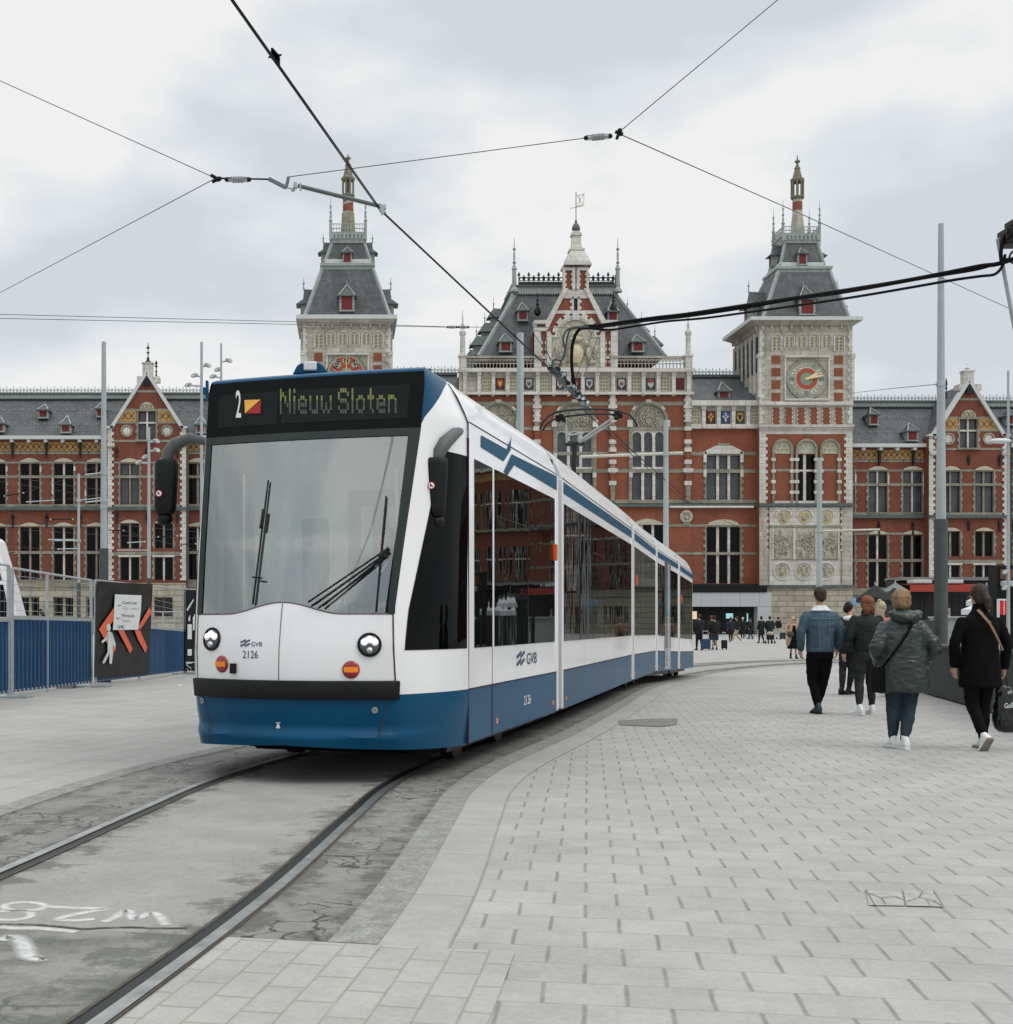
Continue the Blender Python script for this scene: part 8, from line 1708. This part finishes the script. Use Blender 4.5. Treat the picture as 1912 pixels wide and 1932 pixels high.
def person(label, u, v, H, yaw, P, group=None, dx=0):
    """P holds pose and clothes; local axes: +x person's right when yaw = 0 (seen from behind), +y the way the person walks"""
    c = gp(u, v, 0); s = H/1.75; t = thing('person', label, 'person', (0, 0, 0), group); vx = P.get('vox', .0125)
    hp = P.get('hips', .93); KL, AL = P['legL']; KR, AR = P['legR']; ShL, ShR = P.get('shL', (-.185, 0, 1.43)), P.get('shR', (.185, 0, 1.43)); EL, WL = P['armL']; ER, WR = P['armR']; hd = P.get('head', (0, .03, 1.63)); turn = P.get('turn', 0)
    # body: one continuous figure
    g = MB(); T = head(g, hd, P.get('hs', 1.0), turn, P.get('tilt', 0)); g.tube([(0, -.005, 1.36), (0, 0, 1.47), (hd[0], hd[1]-.012, hd[2]-.06)], [.07, .054, .052], 10)
    loft(g, [(0, 0, .86, .11, .08), (0, 0, .95, .13, .09), (0, 0, 1.1, .11, .08), (0, 0, 1.3, .14, .09), (0, 0, 1.42, .12, .07), (0, 0, 1.46, .05, .05)], 14)
    sl = P.get('legr', .9)
    for sx, K_, A_ in ((-1, KL, AL), (1, KR, AR)): limb(g, [(sx*.085, 0, hp-.02), K_, (A_[0], A_[1], A_[2]+.03)], [.085*sl, .055*sl, .038*sl])
    for S_, E_, W_, sd_ in ((ShL, EL, WL, 1), (ShR, ER, WR, -1)):
        limb(g, [S_, E_, W_], [.048, .038, .026])
        if not P.get('pockets'): d = (Vector(W_)-Vector(E_)).normalized()*.55+Vector((0, 0, -.6)); hand(g, W_, d, sd_, 1.0, .8, back=(sd_*-1, -.25, 0))
    mk('body', remesh(g, P.get('bvox', .0095), it=2), P.get('skin', SK), t)
    # trousers
    if P.get('trousers'):
        g = MB(); tr, w1, w2, w3 = P['trousers']; loft(g, [(0, .0, hp-.14, .165*w1, .115*w1), (0, -.005, hp-.04, .175*w1, .13*w1), (0, 0, hp+.06, .16*w1, .115*w1), (0, 0, hp+.10, .15*w1, .11*w1)], 18)
        for sx, K_, A_ in ((-1, KL, AL), (1, KR, AR)):
            zc = P.get('cuff', .02); e_ = Vector(A_)+Vector((0, 0, zc)); th = Vector((sx*.085, 0, hp-.06)); limb(g, [th, Vector(th).lerp(Vector(K_), .5)+Vector((0, -.005, 0)), K_, Vector(K_).lerp(e_, .45)+Vector((0, -.018, 0)), e_], [.098*w1, .088*w1, .066*w2, .062*w2, .047*w3], 3)
        mk('trousers', remesh(g, vx, .009, 8, 2, 3, 1.3), tr, t)
    if P.get('split'):  # a second colour for one leg only
        pass
    # jacket
    jm, secs = P['jacket']; ar = P.get('armr', (.074, .062, .048)); g = MB(); loft(g, secs, 26)
    for S_, E_, W_ in ((ShL, EL, WL), (ShR, ER, WR)):
        W2 = Vector(E_).lerp(Vector(W_), P.get('slv', .93)); limb(g, [Vector(S_)+Vector((0, 0, -.015)), Vector(S_).lerp(Vector(E_), .5), E_, Vector(E_).lerp(W2, .5), W2], [ar[0]*1.06, ar[0], ar[1], ar[1]*.95, ar[2]], 3)
    jk = mk('jacket' if not P.get('coatname') else P['coatname'], remesh(g, vx, P.get('fold', .008), P.get('fs', 6), 3, P.get('seed', 1), P.get('foldz', 1.4)), jm, t)
    for q, (nm, fn, mm) in enumerate(P.get('extra', [])):
        g = MB(); r_ = fn(g, T)
        if r_ is None: me_ = remesh(g, min(vx, .01), .0025, 14, 1, 2)
        else: me_ = r_
        mk(nm, me_, mm, t)
    if P.get('hair'): fn, mm = P['hair']; mk('hair', fn(T), mm, t)
    so = P.get('sole'); sh = P.get('shoes', M_shoe_b)
    for A_, (yw, pt) in ((AL, P.get('footL', (0.08, 0))), (AR, P.get('footR', (-.08, 0)))): shoe(t, A_, yw, pt, sh, 1.0, so)
    t.scale = (s, s, s); t.rotation_euler = (0, 0, yaw); t.location = c+Vector((dx, 0, 0)); return t
def hm(name, c): return mat(name, c, .6, var=.35, scale=28, stretch=(1, 1, .25), var2=.2)
def cap_hair(c=0, low=-.03, k=1.0, seed=0):
    def f(T):
        return hairblob(0, [('b', T((0, -.022, .035)), (.088*k, .105*k, .105*k)), ('b', T((0, -.055, -.005)), (.078*k, .066*k, .09*k))], .010, .006, 24, .6, seed)
    return f
M_denim = mat('denim_jacket', (.048, .085, .112), .85, var=.28, scale=9, bump=.3, bscale=120, var2=.2); M_bt = mat('black_trousers', (.005, .005, .0055), .85, var=.2, spec=.1); M_fleece = mat('white_fleece', (.68, .69, .70), .9, var=.1, scale=30, bump=.5)
M_seamd = mat('denim_seam', (.13, .19, .23), .85, var=.2)
# man in denim jacket
def jseams(g, T):
    for sx in (-1, 1): g.tube([(sx*.075, -.150, 1.33), (sx*.07, -.158, 1.15), (sx*.06, -.156, .93)], .004, 5)
    g.tube([(-.19, -.115, 1.34), (-.1, -.146, 1.335), (0, -.152, 1.33), (.1, -.146, 1.335), (.19, -.115, 1.34)], .0045, 5)
    m_ = bpy.data.meshes.new('s'); m_.from_pydata([tuple(v) for v in g.v], [], g.f); return m_
def hemband(g, T): loft(g, [(0, 0, .868, .182, .142), (0, 0, .872, .189, .149), (0, 0, .920, .190, .150), (0, 0, .925, .183, .144)], 26)
def collar(g, T): loft(g, [(0, -.02, 1.44, .15, .12), (0, -.01, 1.475, .12, .10), (0, 0, 1.51, .085, .078), (0, 0, 1.52, .08, .07)], 18)
person('man in blue denim jacket and black trousers walking away, beside the grey mast', 1548, 1347, 1.78, 0, dict(
    legL=((-.075, .12, .50), (-.04, -.02, .095)), legR=((.085, .10, .50), (.03, .20, .10)), footL=(.15, 0), footR=(-.1, 0), hips=.92,
    armL=((-.285, -.04, 1.15), (-.255, .05, .90)), armR=((.29, -.05, 1.15), (.262, .05, .91)), trousers=(M_bt, 1.05, 1.1, 1.0), cuff=.03, shoes=mat('dark_green_shoe', (.02, .04, .04), .4), sole=M_shoe_b,
    jacket=(M_denim, [(0, 0, .87, .180, .14), (0, 0, .95, .183, .145), (0, 0, 1.1, .185, .145), (0, 0, 1.25, .205, .15), (0, 0, 1.36, .205, .135), (0, 0, 1.43, .15, .105), (0, 0, 1.475, .085, .078)]),
    armr=(.066, .060, .046), fold=.009, shL=(-.19, 0, 1.385), shR=(.19, 0, 1.385), head=(0, .02, 1.655), tilt=-.05, seed=3,
    extra=[('collar', collar, M_fleece), ('back_seam', jseams, M_seamd), ('hem_band', hemband, M_denim)], hair=(cap_hair(k=.97), hm('dark_brown_hair', (.035, .022, .014)))))
# woman in parka
M_parka = mat('dark_green_parka', (.033, .046, .043), .38, var=.2, scale=5, var2=.15, coat=.12); M_jeans = mat('blue_jeans', (.022, .036, .050), .85, var=.3, scale=10, var2=.2)
def hood(g, T):
    g.ball((0, -.09, 1.455), (.165, .095, .075), 16); g.ball((0, -.03, 1.48), (.145, .115, .06), 14)
    g.tube([(-.12, .03, 1.49), (-.15, -.06, 1.49), (-.08, -.15, 1.47), (0, -.17, 1.45), (.08, -.15, 1.47), (.15, -.06, 1.49), (.12, .03, 1.49)], [.035, .042, .045, .04, .045, .042, .035], 10); return remesh(g, .011, .012, 9, 2, 5, 1.2)
def waistcord(g, T):
    pts = [(.262*math.cos(a_), .205*math.sin(a_), 1.02+.006*math.sin(a_*5)) for a_ in [math.pi*1.02+i*math.pi*.96/20 for i in range(21)]]; g.tube(pts, .006, 6); m_ = bpy.data.meshes.new('s'); m_.from_pydata([tuple(v) for v in g.v], [], g.f); return m_
def strap_black(g, T):
    pts = [(.055, -.10, 1.46), (.03, -.175, 1.38), (-.05, -.20, 1.25), (-.14, -.20, 1.12), (-.22, -.165, 1.0), (-.262, -.09, .90)]
    for a_, b_ in zip(pts, pts[1:]): g.bar(a_, b_, .035, .012, up=(0, 1, .2))
    g.box(-.30, -.24, -.12, .14, .62, .90); return remesh(g, .009, .0, 1, 1)
def lhem(g, T): g.ball((-.17, -.02, .60), (.09, .12, .05), 12)
person('woman in dark green hooded parka and blue jeans, tallest-looking walker left of the mast', 1704, 1413, 1.63, 0, dict(
    legL=((-.085, .06, .50), (-.055, .14, .10)), legR=((.08, .02, .49), (.0, -.04, .095)), footL=(.05, 0), footR=(.12, .0), hips=.92, pockets=True,
    armL=((-.325, -.08, 1.12), (-.225, .10, .95)), armR=((.33, -.08, 1.11), (.23, .10, .94)), trousers=(M_jeans, 1.15, 1.12, 1.0), cuff=.03, shoes=M_sole_w,
    jacket=(M_parka, [(0, 0, .63, .245, .19), (0, 0, .66, .262, .205), (0, 0, .80, .265, .21), (0, 0, .95, .262, .205), (0, 0, 1.02, .25, .195), (0, 0, 1.10, .235, .19), (0, 0, 1.28, .218, .17), (0, 0, 1.37, .195, .14), (0, 0, 1.43, .145, .115), (0, 0, 1.48, .10, .09)]), coatname='parka',
    armr=(.078, .074, .058), fold=.015, fs=5.5, foldz=2.0, shL=(-.19, 0, 1.35), shR=(.19, 0, 1.35), head=(-.01, .05, 1.625), tilt=-.12, slv=1.0,
    extra=[('hood', hood, M_parka), ('waist_seam', waistcord, M_parka), ('shoulder_bag', strap_black, M_bt)],
    hair=(lambda T: hairblob(0, [('b', T((0, -.025, .035)), (.100, .115, .108)), ('b', T((0, -.05, -.02)), (.095, .08, .085)), ('b', T((.03, -.01, .10)), (.06, .08, .04))], .0085, .013, 26, .5, 3), hm('short_brown_blond_hair', (.20, .125, .065)))))
# woman in black coat
M_bcoat = mat('black_coat', (.0045, .0045, .005), .9, var=.15, spec=.1); M_tan = mat('tan_strap', (.27, .145, .095), .6, var=.1)
def tanstrap(g, T):
    pts = [(-.055, -.075, 1.50), (-.035, -.13, 1.45), (.02, -.178, 1.36), (.07, -.19, 1.26), (.12, -.186, 1.16), (.17, -.165, 1.07)]
    for i, (a_, b_) in enumerate(zip(pts, pts[1:])): g.bar(a_, b_, .030-.003*i, .010, up=(0, 1, .1))
    g.ball(pts[2], (.02, .012, .02), 8); m_ = bpy.data.meshes.new('s'); m_.from_pydata([tuple(v) for v in g.v], [], g.f); return m_
def ccollar(g, T): loft(g, [(0, 0, 1.44, .12, .10), (0, 0, 1.50, .078, .072), (0, .005, 1.565, .068, .064), (0, .005, 1.57, .06, .055)], 16)
def pony(T):
    return hairblob(0, [('b', T((0, -.022, .032)), (.088, .106, .106)), ('b', T((0, -.06, -.01)), (.08, .06, .085)), ('t', [T((.02, -.10, .02)), T((.035, -.125, -.04)), T((.045, -.115, -.11)), T((.05, -.10, -.16))], [.035, .04, .034, .012])], .0095, .006, 26, .5, 2)
wb = person('woman in black coat with tan cross strap walking away at the right edge', 1849, 1414, 1.67, 0, dict(
    legL=((-.075, .03, .50), (-.06, -.20, .135)), legR=((.09, .10, .50), (.07, .08, .095)), footL=(.35, .95), footR=(.0, 0), hips=.93,
    armL=((-.285, -.03, 1.14), (-.245, .06, .89)), armR=((.285, -.02, 1.14), (.29, .05, .88)), trousers=(M_bt, .98, .98, .92), cuff=.03, shoes=M_sole_w, sole=M_sole_g,
    jacket=(M_bcoat, [(0, 0, .665, .205, .16), (0, 0, .70, .21, .165), (0, 0, .85, .208, .165), (0, 0, 1.05, .185, .15), (0, 0, 1.2, .185, .145), (0, 0, 1.33, .195, .14), (0, 0, 1.41, .165, .115), (0, 0, 1.46, .10, .085)]), coatname='coat',
    armr=(.062, .055, .045), fold=.007, shL=(-.19, 0, 1.375), shR=(.19, 0, 1.375), head=(-.005, .02, 1.65), extra=[('collar', ccollar, M_bcoat), ('bag_strap', tanstrap, M_tan)], hair=(pony, hm('dark_brown_ponytail', (.040, .026, .018)))))
# tote bag in her right hand
c = gp(1849, 1414, 0); k = c.y/F; X_ = lambda u: (u-U0)*k; Z_ = lambda v: HC+(V0-v)*k
bag = thing('tote_bag', 'black shopping bag with white lettering held by the woman at the right edge', 'bag', (X_(1900), c.y+.05, Z_(1382)))
g = MB(); nseg = 20; rows = []
for v, ua, ub, dp in ((1295, 1886, 1912, .03), (1310, 1884, 1918, .06), (1335, 1880, 1924, .085), (1360, 1879, 1926, .095), (1375, 1882, 1925, .09), (1382, 1890, 1920, .06)):
    rows.append(((X_(ua)+X_(ub))/2, c.y+.05, Z_(v), (X_(ub)-X_(ua))/2, dp))
loft(g, rows[::-1], nseg); me = remesh(g, .012, .010, 9, 1, 4, .8); me.transform(Matrix.Translation(-Vector(bag.location))); mk('bag_body', me, mat('black_plastic', (.009, .010, .010), .22, var=.3, coat=.3), bag)
g = MB()
for du in (-6, 6): g.tube([(X_(1901+du), c.y+.04, Z_(1300)), (X_(1900+du*.6), c.y+.05, Z_(1282)), (X_(1899), c.y+.06, Z_(1272))], .006, 6)
build('handle', g, M_shoe_b, bag)
g = MB(); text_mb(g, 'Gall', lambda x, y: Vector((X_(1898)+x, c.y-.062, Z_(1331)+y+x*.10)), .072, sx=.8, bold=.001); build('lettering', g, mat('print_white', (.6, .63, .62), .5), bag)
# woman with red hair
M_bj = mat('black_bomber', (.008, .011, .011), .7, var=.2); M_gt = mat('grey_trousers', (.020, .022, .024), .85, var=.25, scale=10)
def redhair(T):
    return hairblob(0, [('b', T((0, -.022, .035)), (.094, .108, .110)), ('b', T((.01, -.07, -.02)), (.085, .06, .09)), ('b', T((.055, -.04, -.06)), (.045, .05, .075)), ('t', [T((-.03, -.09, -.02)), T((-.01, -.12, -.075)), T((-.02, -.11, -.14))], [.05, .045, .03])], .0095, .012, 20, .6, 9)
person('woman with red hair in black bomber jacket and dark trousers walking away', 1636, 1349, 1.66, .05, dict(
    legL=((-.10, .05, .50), (-.15, -.08, .10)), legR=((.10, .10, .50), (.13, .12, .095)), footL=(.5, .1), footR=(-.05, 0), hips=.95,
    armL=((-.28, -.04, 1.16), (-.33, .02, .93)), armR=((.27, .02, 1.16), (.25, .15, .95)), trousers=(M_gt, 1.05, 1.0, .85), cuff=.05, shoes=M_sole_w, sole=M_sole_w,
    jacket=(M_bj, [(0, 0, .93, .17, .13), (0, 0, .97, .19, .15), (0, 0, 1.1, .20, .155), (0, 0, 1.28, .21, .155), (0, 0, 1.38, .205, .135), (0, 0, 1.44, .15, .11), (0, 0, 1.48, .085, .078)]), armr=(.064, .057, .045), fold=.009,
    head=(.02, .03, 1.63), turn=-.35, seed=8, extra=[('collar', ccollar, M_bj)], hair=(redhair, hm('red_hair', (.19, .058, .024)))))
# man with white hood
def whood(g, T): g.ball((0, -.07, 1.45), (.15, .09, .06), 14); g.ball((0, -.02, 1.46), (.13, .11, .05), 12)
person('man in black jacket with white hood, face turned right, beside the denim jacket', 1603, 1311, 1.66, 0, dict(
    legL=((-.10, .08, .50), (-.14, .0, .10)), legR=((.06, .05, .50), (.04, .12, .10)), footL=(-1.1, 0), footR=(-.9, 0), hips=.93,
    armL=((-.27, -.02, 1.16), (-.26, .05, .93)), armR=((.27, .0, 1.16), (.25, .1, .93)), trousers=(M_gt, 1.0, 1.0, .9), shoes=M_shoe_b,
    jacket=(M_bj, [(0, 0, .80, .19, .15), (0, 0, .9, .20, .16), (0, 0, 1.1, .20, .155), (0, 0, 1.28, .21, .155), (0, 0, 1.38, .20, .13), (0, 0, 1.44, .14, .11), (0, 0, 1.47, .085, .078)]), fold=.008,
    head=(.01, .02, 1.64), turn=-1.25, seed=11, extra=[('hood', whood, M_fleece)], hair=(cap_hair(k=.95, seed=4), hm('black_hair', (.012, .010, .009)))))
# blonde woman
def blonde(T):
    return hairblob(0, [('b', T((0, -.02, .035)), (.092, .106, .108)), ('b', T((0, -.065, -.03)), (.088, .06, .10)), ('b', T((-.02, -.03, .145)), (.035, .035, .04)), ('t', [T((0, -.09, -.03)), T((0, -.10, -.12)), T((.01, -.09, -.20))], [.07, .065, .04])], .0095, .010, 22, .45, 6)
person('blonde woman with a small top bun and pink top, half hidden by the parka', 1664, 1315, 1.66, 0, dict(
    legL=((-.09, .05, .50), (-.13, .0, .10)), legR=((.09, .08, .50), (.10, .12, .10)), footL=(.4, 0), footR=(-.7, 0), hips=.93,
    armL=((-.26, -.02, 1.16), (-.25, .05, .93)), armR=((.26, .0, 1.16), (.25, .1, .93)), trousers=(M_gt, 1.0, .95, .8), shoes=M_sole_w,
    jacket=(mat('pink_top', (.50, .13, .12), .8, var=.15), [(0, 0, .88, .18, .14), (0, 0, 1.1, .19, .15), (0, 0, 1.28, .20, .15), (0, 0, 1.38, .19, .125), (0, 0, 1.43, .14, .10), (0, 0, 1.46, .085, .078)]), coatname='top', fold=.007,
    head=(.0, .02, 1.63), turn=-.7, seed=13, hair=(blonde, hm('blonde_hair', (.40, .32, .22)))))
# woman with sunglasses walking towards the camera
M_beige = mat('beige_coat', (.46, .31, .21), .8, var=.15); 
def shades(g, T):
    for sx in (-1, 1): g.ball(T((sx*.033, .092, .012)), (.028, .012, .022), 8)
    g.tube([T((-.05, .09, .015)), T((.05, .09, .015))], .006, 6); m_ = bpy.data.meshes.new('s'); m_.from_pydata([tuple(v) for v in g.v], [], g.f); return m_
def skirt(g, T): loft(g, [(.0, 0, .42, .24, .20), (0, 0, .45, .245, .205), (0, 0, .7, .19, .16), (0, 0, .95, .15, .115), (0, 0, 1.2, .15, .11), (0, 0, 1.38, .13, .1)], 20)
def lapels(g, T):
    for sx in (-1, 1): g.bar((sx*.11, .11, 1.40), (sx*.20, .13, .72), .11, .05, up=(0, 1, 0)); g.ball((sx*.22, .02, .72), (.10, .13, .22), 10)
person('woman in sunglasses, beige coat and black dress walking towards the camera', 1497, 1243, 1.68, math.pi, dict(
    legL=((-.08, .08, .50), (-.08, .16, .10)), legR=((.08, .02, .50), (.08, -.06, .10)), hips=.93, legr=.85,
    armL=((-.25, .02, 1.16), (-.16, .18, 1.05)), armR=((.26, -.04, 1.18), (.2, .14, 1.12)), trousers=(M_bt, .8, .72, .8), shoes=M_shoe_b, vox=.018, bvox=.014,
    jacket=(M_beige, [(0, -.06, .66, .22, .12), (0, -.05, .85, .21, .12), (0, -.04, 1.1, .19, .11), (0, -.03, 1.30, .19, .12), (0, -.02, 1.40, .16, .10), (0, 0, 1.45, .08, .075)]), coatname='coat', fold=.01,
    head=(.0, .02, 1.62), turn=.1, extra=[('dress', skirt, M_bt), ('lapels', lapels, M_beige), ('sunglasses', shades, M_shoe_b)], hair=(lambda T: hairblob(0, [('b', T((0, -.03, .045)), (.084, .095, .095)), ('b', T((0, -.09, .02)), (.05, .05, .05))], .013, .006, 20, .6, 2), hm('grey_blond_hair', (.36, .31, .25)))))
c = gp(1488, 1243, 0); g = MB(); g.ball((c.x-.02, c.y-.28, c.z+.98), (.15, .07, .13), 14); g.tube([(c.x-.1, c.y-.2, c.z+1.05), (c.x-.05, c.y-.15, c.z+1.35), (c.x+.05, c.y-.1, c.z+1.4)], .012, 6); me = remesh(g, .014, .01, 10, 1); me.transform(Matrix.Translation(-c)); o = mk('handbag', me, mat('brown_bag', (.07, .045, .03), .6, var=.2), None); o.location = c; tag(o, 'brown handbag carried by the woman in sunglasses', 'bag')
# distant passers-by
def far(label, u, v, H, yaw, jm, tm, hairm, stride=.14, shorts=False, longc=False, hat=None, bend=0, shoes=M_shoe_b):
    jz = .55 if longc else .86; ex = []
    if hat: ex = [('cap', lambda g, T: g.ball(T((0, -.01, .065)), (.10, .12, .07), 10), hat)]
    if shorts: ex.append(('shorts', lambda g, T: [loft(g, [(sx*.09, .02, .50, .10, .10), (sx*.09, 0, .7, .11, .11), (sx*.07, 0, .95, .11, .12)], 12) for sx in (-1, 1)] and None, tm))
    P = dict(legL=((-.09, stride*.6, .50), (-.09, stride, .10)), legR=((.09, .03, .50), (.09, -stride, .10)), armL=((-.26, -.04, 1.17), (-.25, .07, .93)), armR=((.26, .03, 1.17), (.25, .12, .95)), vox=.03, bvox=.018,
             jacket=(jm, [(0, 0, jz, .20, .16), (0, 0, 1.0, .20, .16), (0, 0, 1.28, .215, .155), (0, 0, 1.38, .20, .13), (0, 0, 1.44, .13, .1), (0, 0, 1.47, .08, .075)]), fold=.01, head=(0, .03, 1.64), hair=(lambda T: hairblob(0, [('b', T((0, -.025, .035)), (.092, .105, .105)), ('b', T((0, -.06, -.01)), (.08, .06, .09))], .02, .005), hairm), extra=ex, shoes=shoes, armr=(.08, .07, .055))
    if not shorts: P['trousers'] = (tm, 1.05, 1.0, .95)
    return person(label, u, v, H, yaw, P)
M_navy = mat('navy_cloth', (.015, .02, .035), .8, var=.2); M_khaki = mat('khaki_cloth', (.36, .31, .23), .8, var=.15); M_dk = mat('charcoal_cloth', (.009, .0095, .01), .8, var=.2); HB = hm('far_dark_hair', (.02, .015, .012))
far('man in dark jacket pulling a navy suitcase beside the rear of the tram', 1320, 1227, 1.80, .1, M_dk, M_dk, HB)
far('man in black jacket, cap and dark shorts with bare legs near the entrance', 1349, 1226, 1.72, 0, M_dk, mat('shorts_teal', (.02, .04, .055), .8), HB, stride=.04, shorts=True, hat=M_dk)
far('person in red cap behind the man in shorts', 1344, 1218, 1.72, .3, M_dk, M_dk, HB, hat=mat('red_cap', (.5, .01, .02), .6))
far('person in navy coat near the entrance', 1379, 1212, 1.66, -.5, M_navy, M_dk, hm('far_brown_hair', (.06, .03, .015)))
far('person in khaki trousers striding past the entrance', 1391, 1213.5, 1.70, 1.3, M_dk, M_khaki, HB, stride=.32, shoes=M_sole_w)
far('person in white cap standing in the dark doorway', 1402, 1205, 1.72, 2.8, M_dk, M_dk, HB, hat=M_pw)
far('person in long dark coat with a shoulder bag, left of the pair', 1437, 1213.5, 1.70, .4, M_dk, M_dk, HB, longc=True)
far('person in dark green hooded coat pushing a pushchair, right of the pair', 1453, 1213.5, 1.70, -.3, mat('dark_green_cloth', (.013, .022, .022), .8), M_dk, M_dk, longc=True)
far('man in dark jacket walking with a suitcase under the tower base', 1469, 1206, 1.74, -1.2, M_dk, M_pole, HB, stride=.25)
far('person seen beyond the tram rear, right of the navy suitcase', 1417, 1206, 1.66, 1.0, M_dk, M_navy, HB)
def suitcase(label, u, v, w_, h, m_, tilt=0):
    c = gp(u, v, 0); t = thing('suitcase', label, 'suitcase', tuple(c)); g = MB(); g.box(c.x-w_/2, c.x+w_/2, c.y-.3, c.y-.08, c.z+.07, c.z+h); o = build('shell', g, m_, t, bevel=.04)
    g = MB()
    for sx in (-1, 1): g.tube([(c.x+sx*w_*.28, c.y-.15, c.z+h), (c.x+sx*w_*.28, c.y-.12, c.z+h+.38)], .012, 6)
    g.tube([(c.x-w_*.28, c.y-.12, c.z+h+.38), (c.x+w_*.28, c.y-.12, c.z+h+.38)], .016, 6); build('handle', g, M_galv, t)
    for sx in (-1, 1): g = MB(); g.tube([(c.x+sx*w_*.36-.02, c.y-.2, c.z+.04), (c.x+sx*w_*.36+.02, c.y-.2, c.z+.04)], .04, 8); build('wheel', g, M_shoe_b, t)
suitcase('navy blue suitcase with a pale handle beside the rear of the tram', 1330, 1227, .46, .58, mat('navy_shell', (.02, .05, .11), .5))
suitcase('slim black suitcase behind the man in shorts', 1365, 1226, .28, .50, M_dk)
suitcase('dark grey suitcase pulled under the tower base', 1476, 1207, .42, .56, mat('grey_green_shell', (.02, .032, .033), .5))
ps = thing('pushchair', 'small dark pushchair with a pale cover near the entrance', 'pushchair', tuple(gp(1449, 1214, 0))); c = gp(1449, 1214.5, 0); g = MB(); g.ball((c.x, c.y-.5, c.z+.62), (.22, .3, .14), 10); build('hood', g, M_khaki, ps, smooth=True)
g = MB(); g.box(c.x-.2, c.x+.2, c.y-.7, c.y-.3, c.z+.25, c.z+.55); build('seat', g, M_dk, ps, bevel=.04); g = MB(); g.tube([(c.x-.2, c.y-.75, c.z+.1), (c.x-.2, c.y-.1, c.z+1.0), (c.x+.2, c.y-.1, c.z+1.0), (c.x+.2, c.y-.75, c.z+.1)], .018, 6); build('frame', g, M_dk, ps)
for sx in (-1, 1):
    for yy in (-.75, -.25): g = MB(); g.tube([(c.x+sx*.2-.02, c.y+yy, c.z+.1), (c.x+sx*.2+.02, c.y+yy, c.z+.1)], .1, 10); build('wheel', g, M_dk, ps)
def bicycle(label, u, v, yaw):
    t = thing('bicycle', label, 'bicycle', (0, 0, 0), 'bicycles by the entrance')
    for x in (-.52, .52):
        g = MB(); g.tube([(x+.34*math.cos(i*math.pi/10), 0, .34+.34*math.sin(i*math.pi/10)) for i in range(21)], .018, 5, cap=False)
        for i in range(8): a_ = i*math.pi/4; g.tube([(x, 0, .34), (x+.33*math.cos(a_), 0, .34+.33*math.sin(a_))], .004, 3)
        build('wheel', g, M_dk, t)
    g = MB()
    for a_, b_ in (((-.52, .34), (-.1, .34)), ((-.1, .34), (-.22, .85)), ((-.22, .8), (.38, .85)), ((-.1, .34), (.38, .78)), ((.52, .34), (.36, .95)), ((-.52, .34), (-.2, .75))): g.tube([(a_[0], 0, a_[1]), (b_[0], 0, b_[1])], .018, 6)
    build('frame', g, M_dk, t); g = MB(); g.ball((-.23, 0, .9), (.13, .07, .035), 8); build('saddle', g, M_shoe_b, t); g = MB(); g.tube([(.30, -.28, 1.0), (.36, 0, 1.02), (.30, .28, 1.0)], .014, 6); build('handlebar', g, M_galv, t)
    t.location = gp(u, v, 0); t.rotation_euler = (0, 0, yaw)
bicycle('dark bicycle parked in front of the entrance doorway', 1411, 1203, .5); bicycle('second dark bicycle parked left of the grey pillar', 1424, 1203, -.4)
# driver in the cab
dp = person('tram driver in dark uniform seated behind the windscreen', 1548, 1347, 1.75, 0, dict(
    legL=((-.12, .38, .62), (-.12, .42, .2)), legR=((.12, .38, .62), (.12, .42, .2)), hips=.66, armL=((-.27, .12, 1.12), (-.18, .38, 1.02)), armR=((.27, .12, 1.12), (.18, .38, 1.02)), trousers=(M_navy, 1., 1., 1.), vox=.02, bvox=.014,
    jacket=(mat('uniform_blue', (.03, .05, .08), .8), [(0, 0, .68, .18, .14), (0, 0, 1.0, .20, .15), (0, 0, 1.28, .21, .15), (0, 0, 1.40, .18, .12), (0, 0, 1.47, .08, .075)]), head=(0, .03, 1.62), extra=[('shirt_collar', lambda g, T: (g.bar((-.06, .13, 1.43), (-.01, .16, 1.33), .04, .02), g.bar((.06, .13, 1.43), (.01, .16, 1.33), .04, .02)) and None, M_fleece)], hair=(cap_hair(k=.96), HB)))
p_ = TW(-.25, .37, .42); dp.location = p_; dp.rotation_euler = (0, 0, math.pi-.33); dp['label'] = 'tram driver in dark uniform seated behind the windscreen'
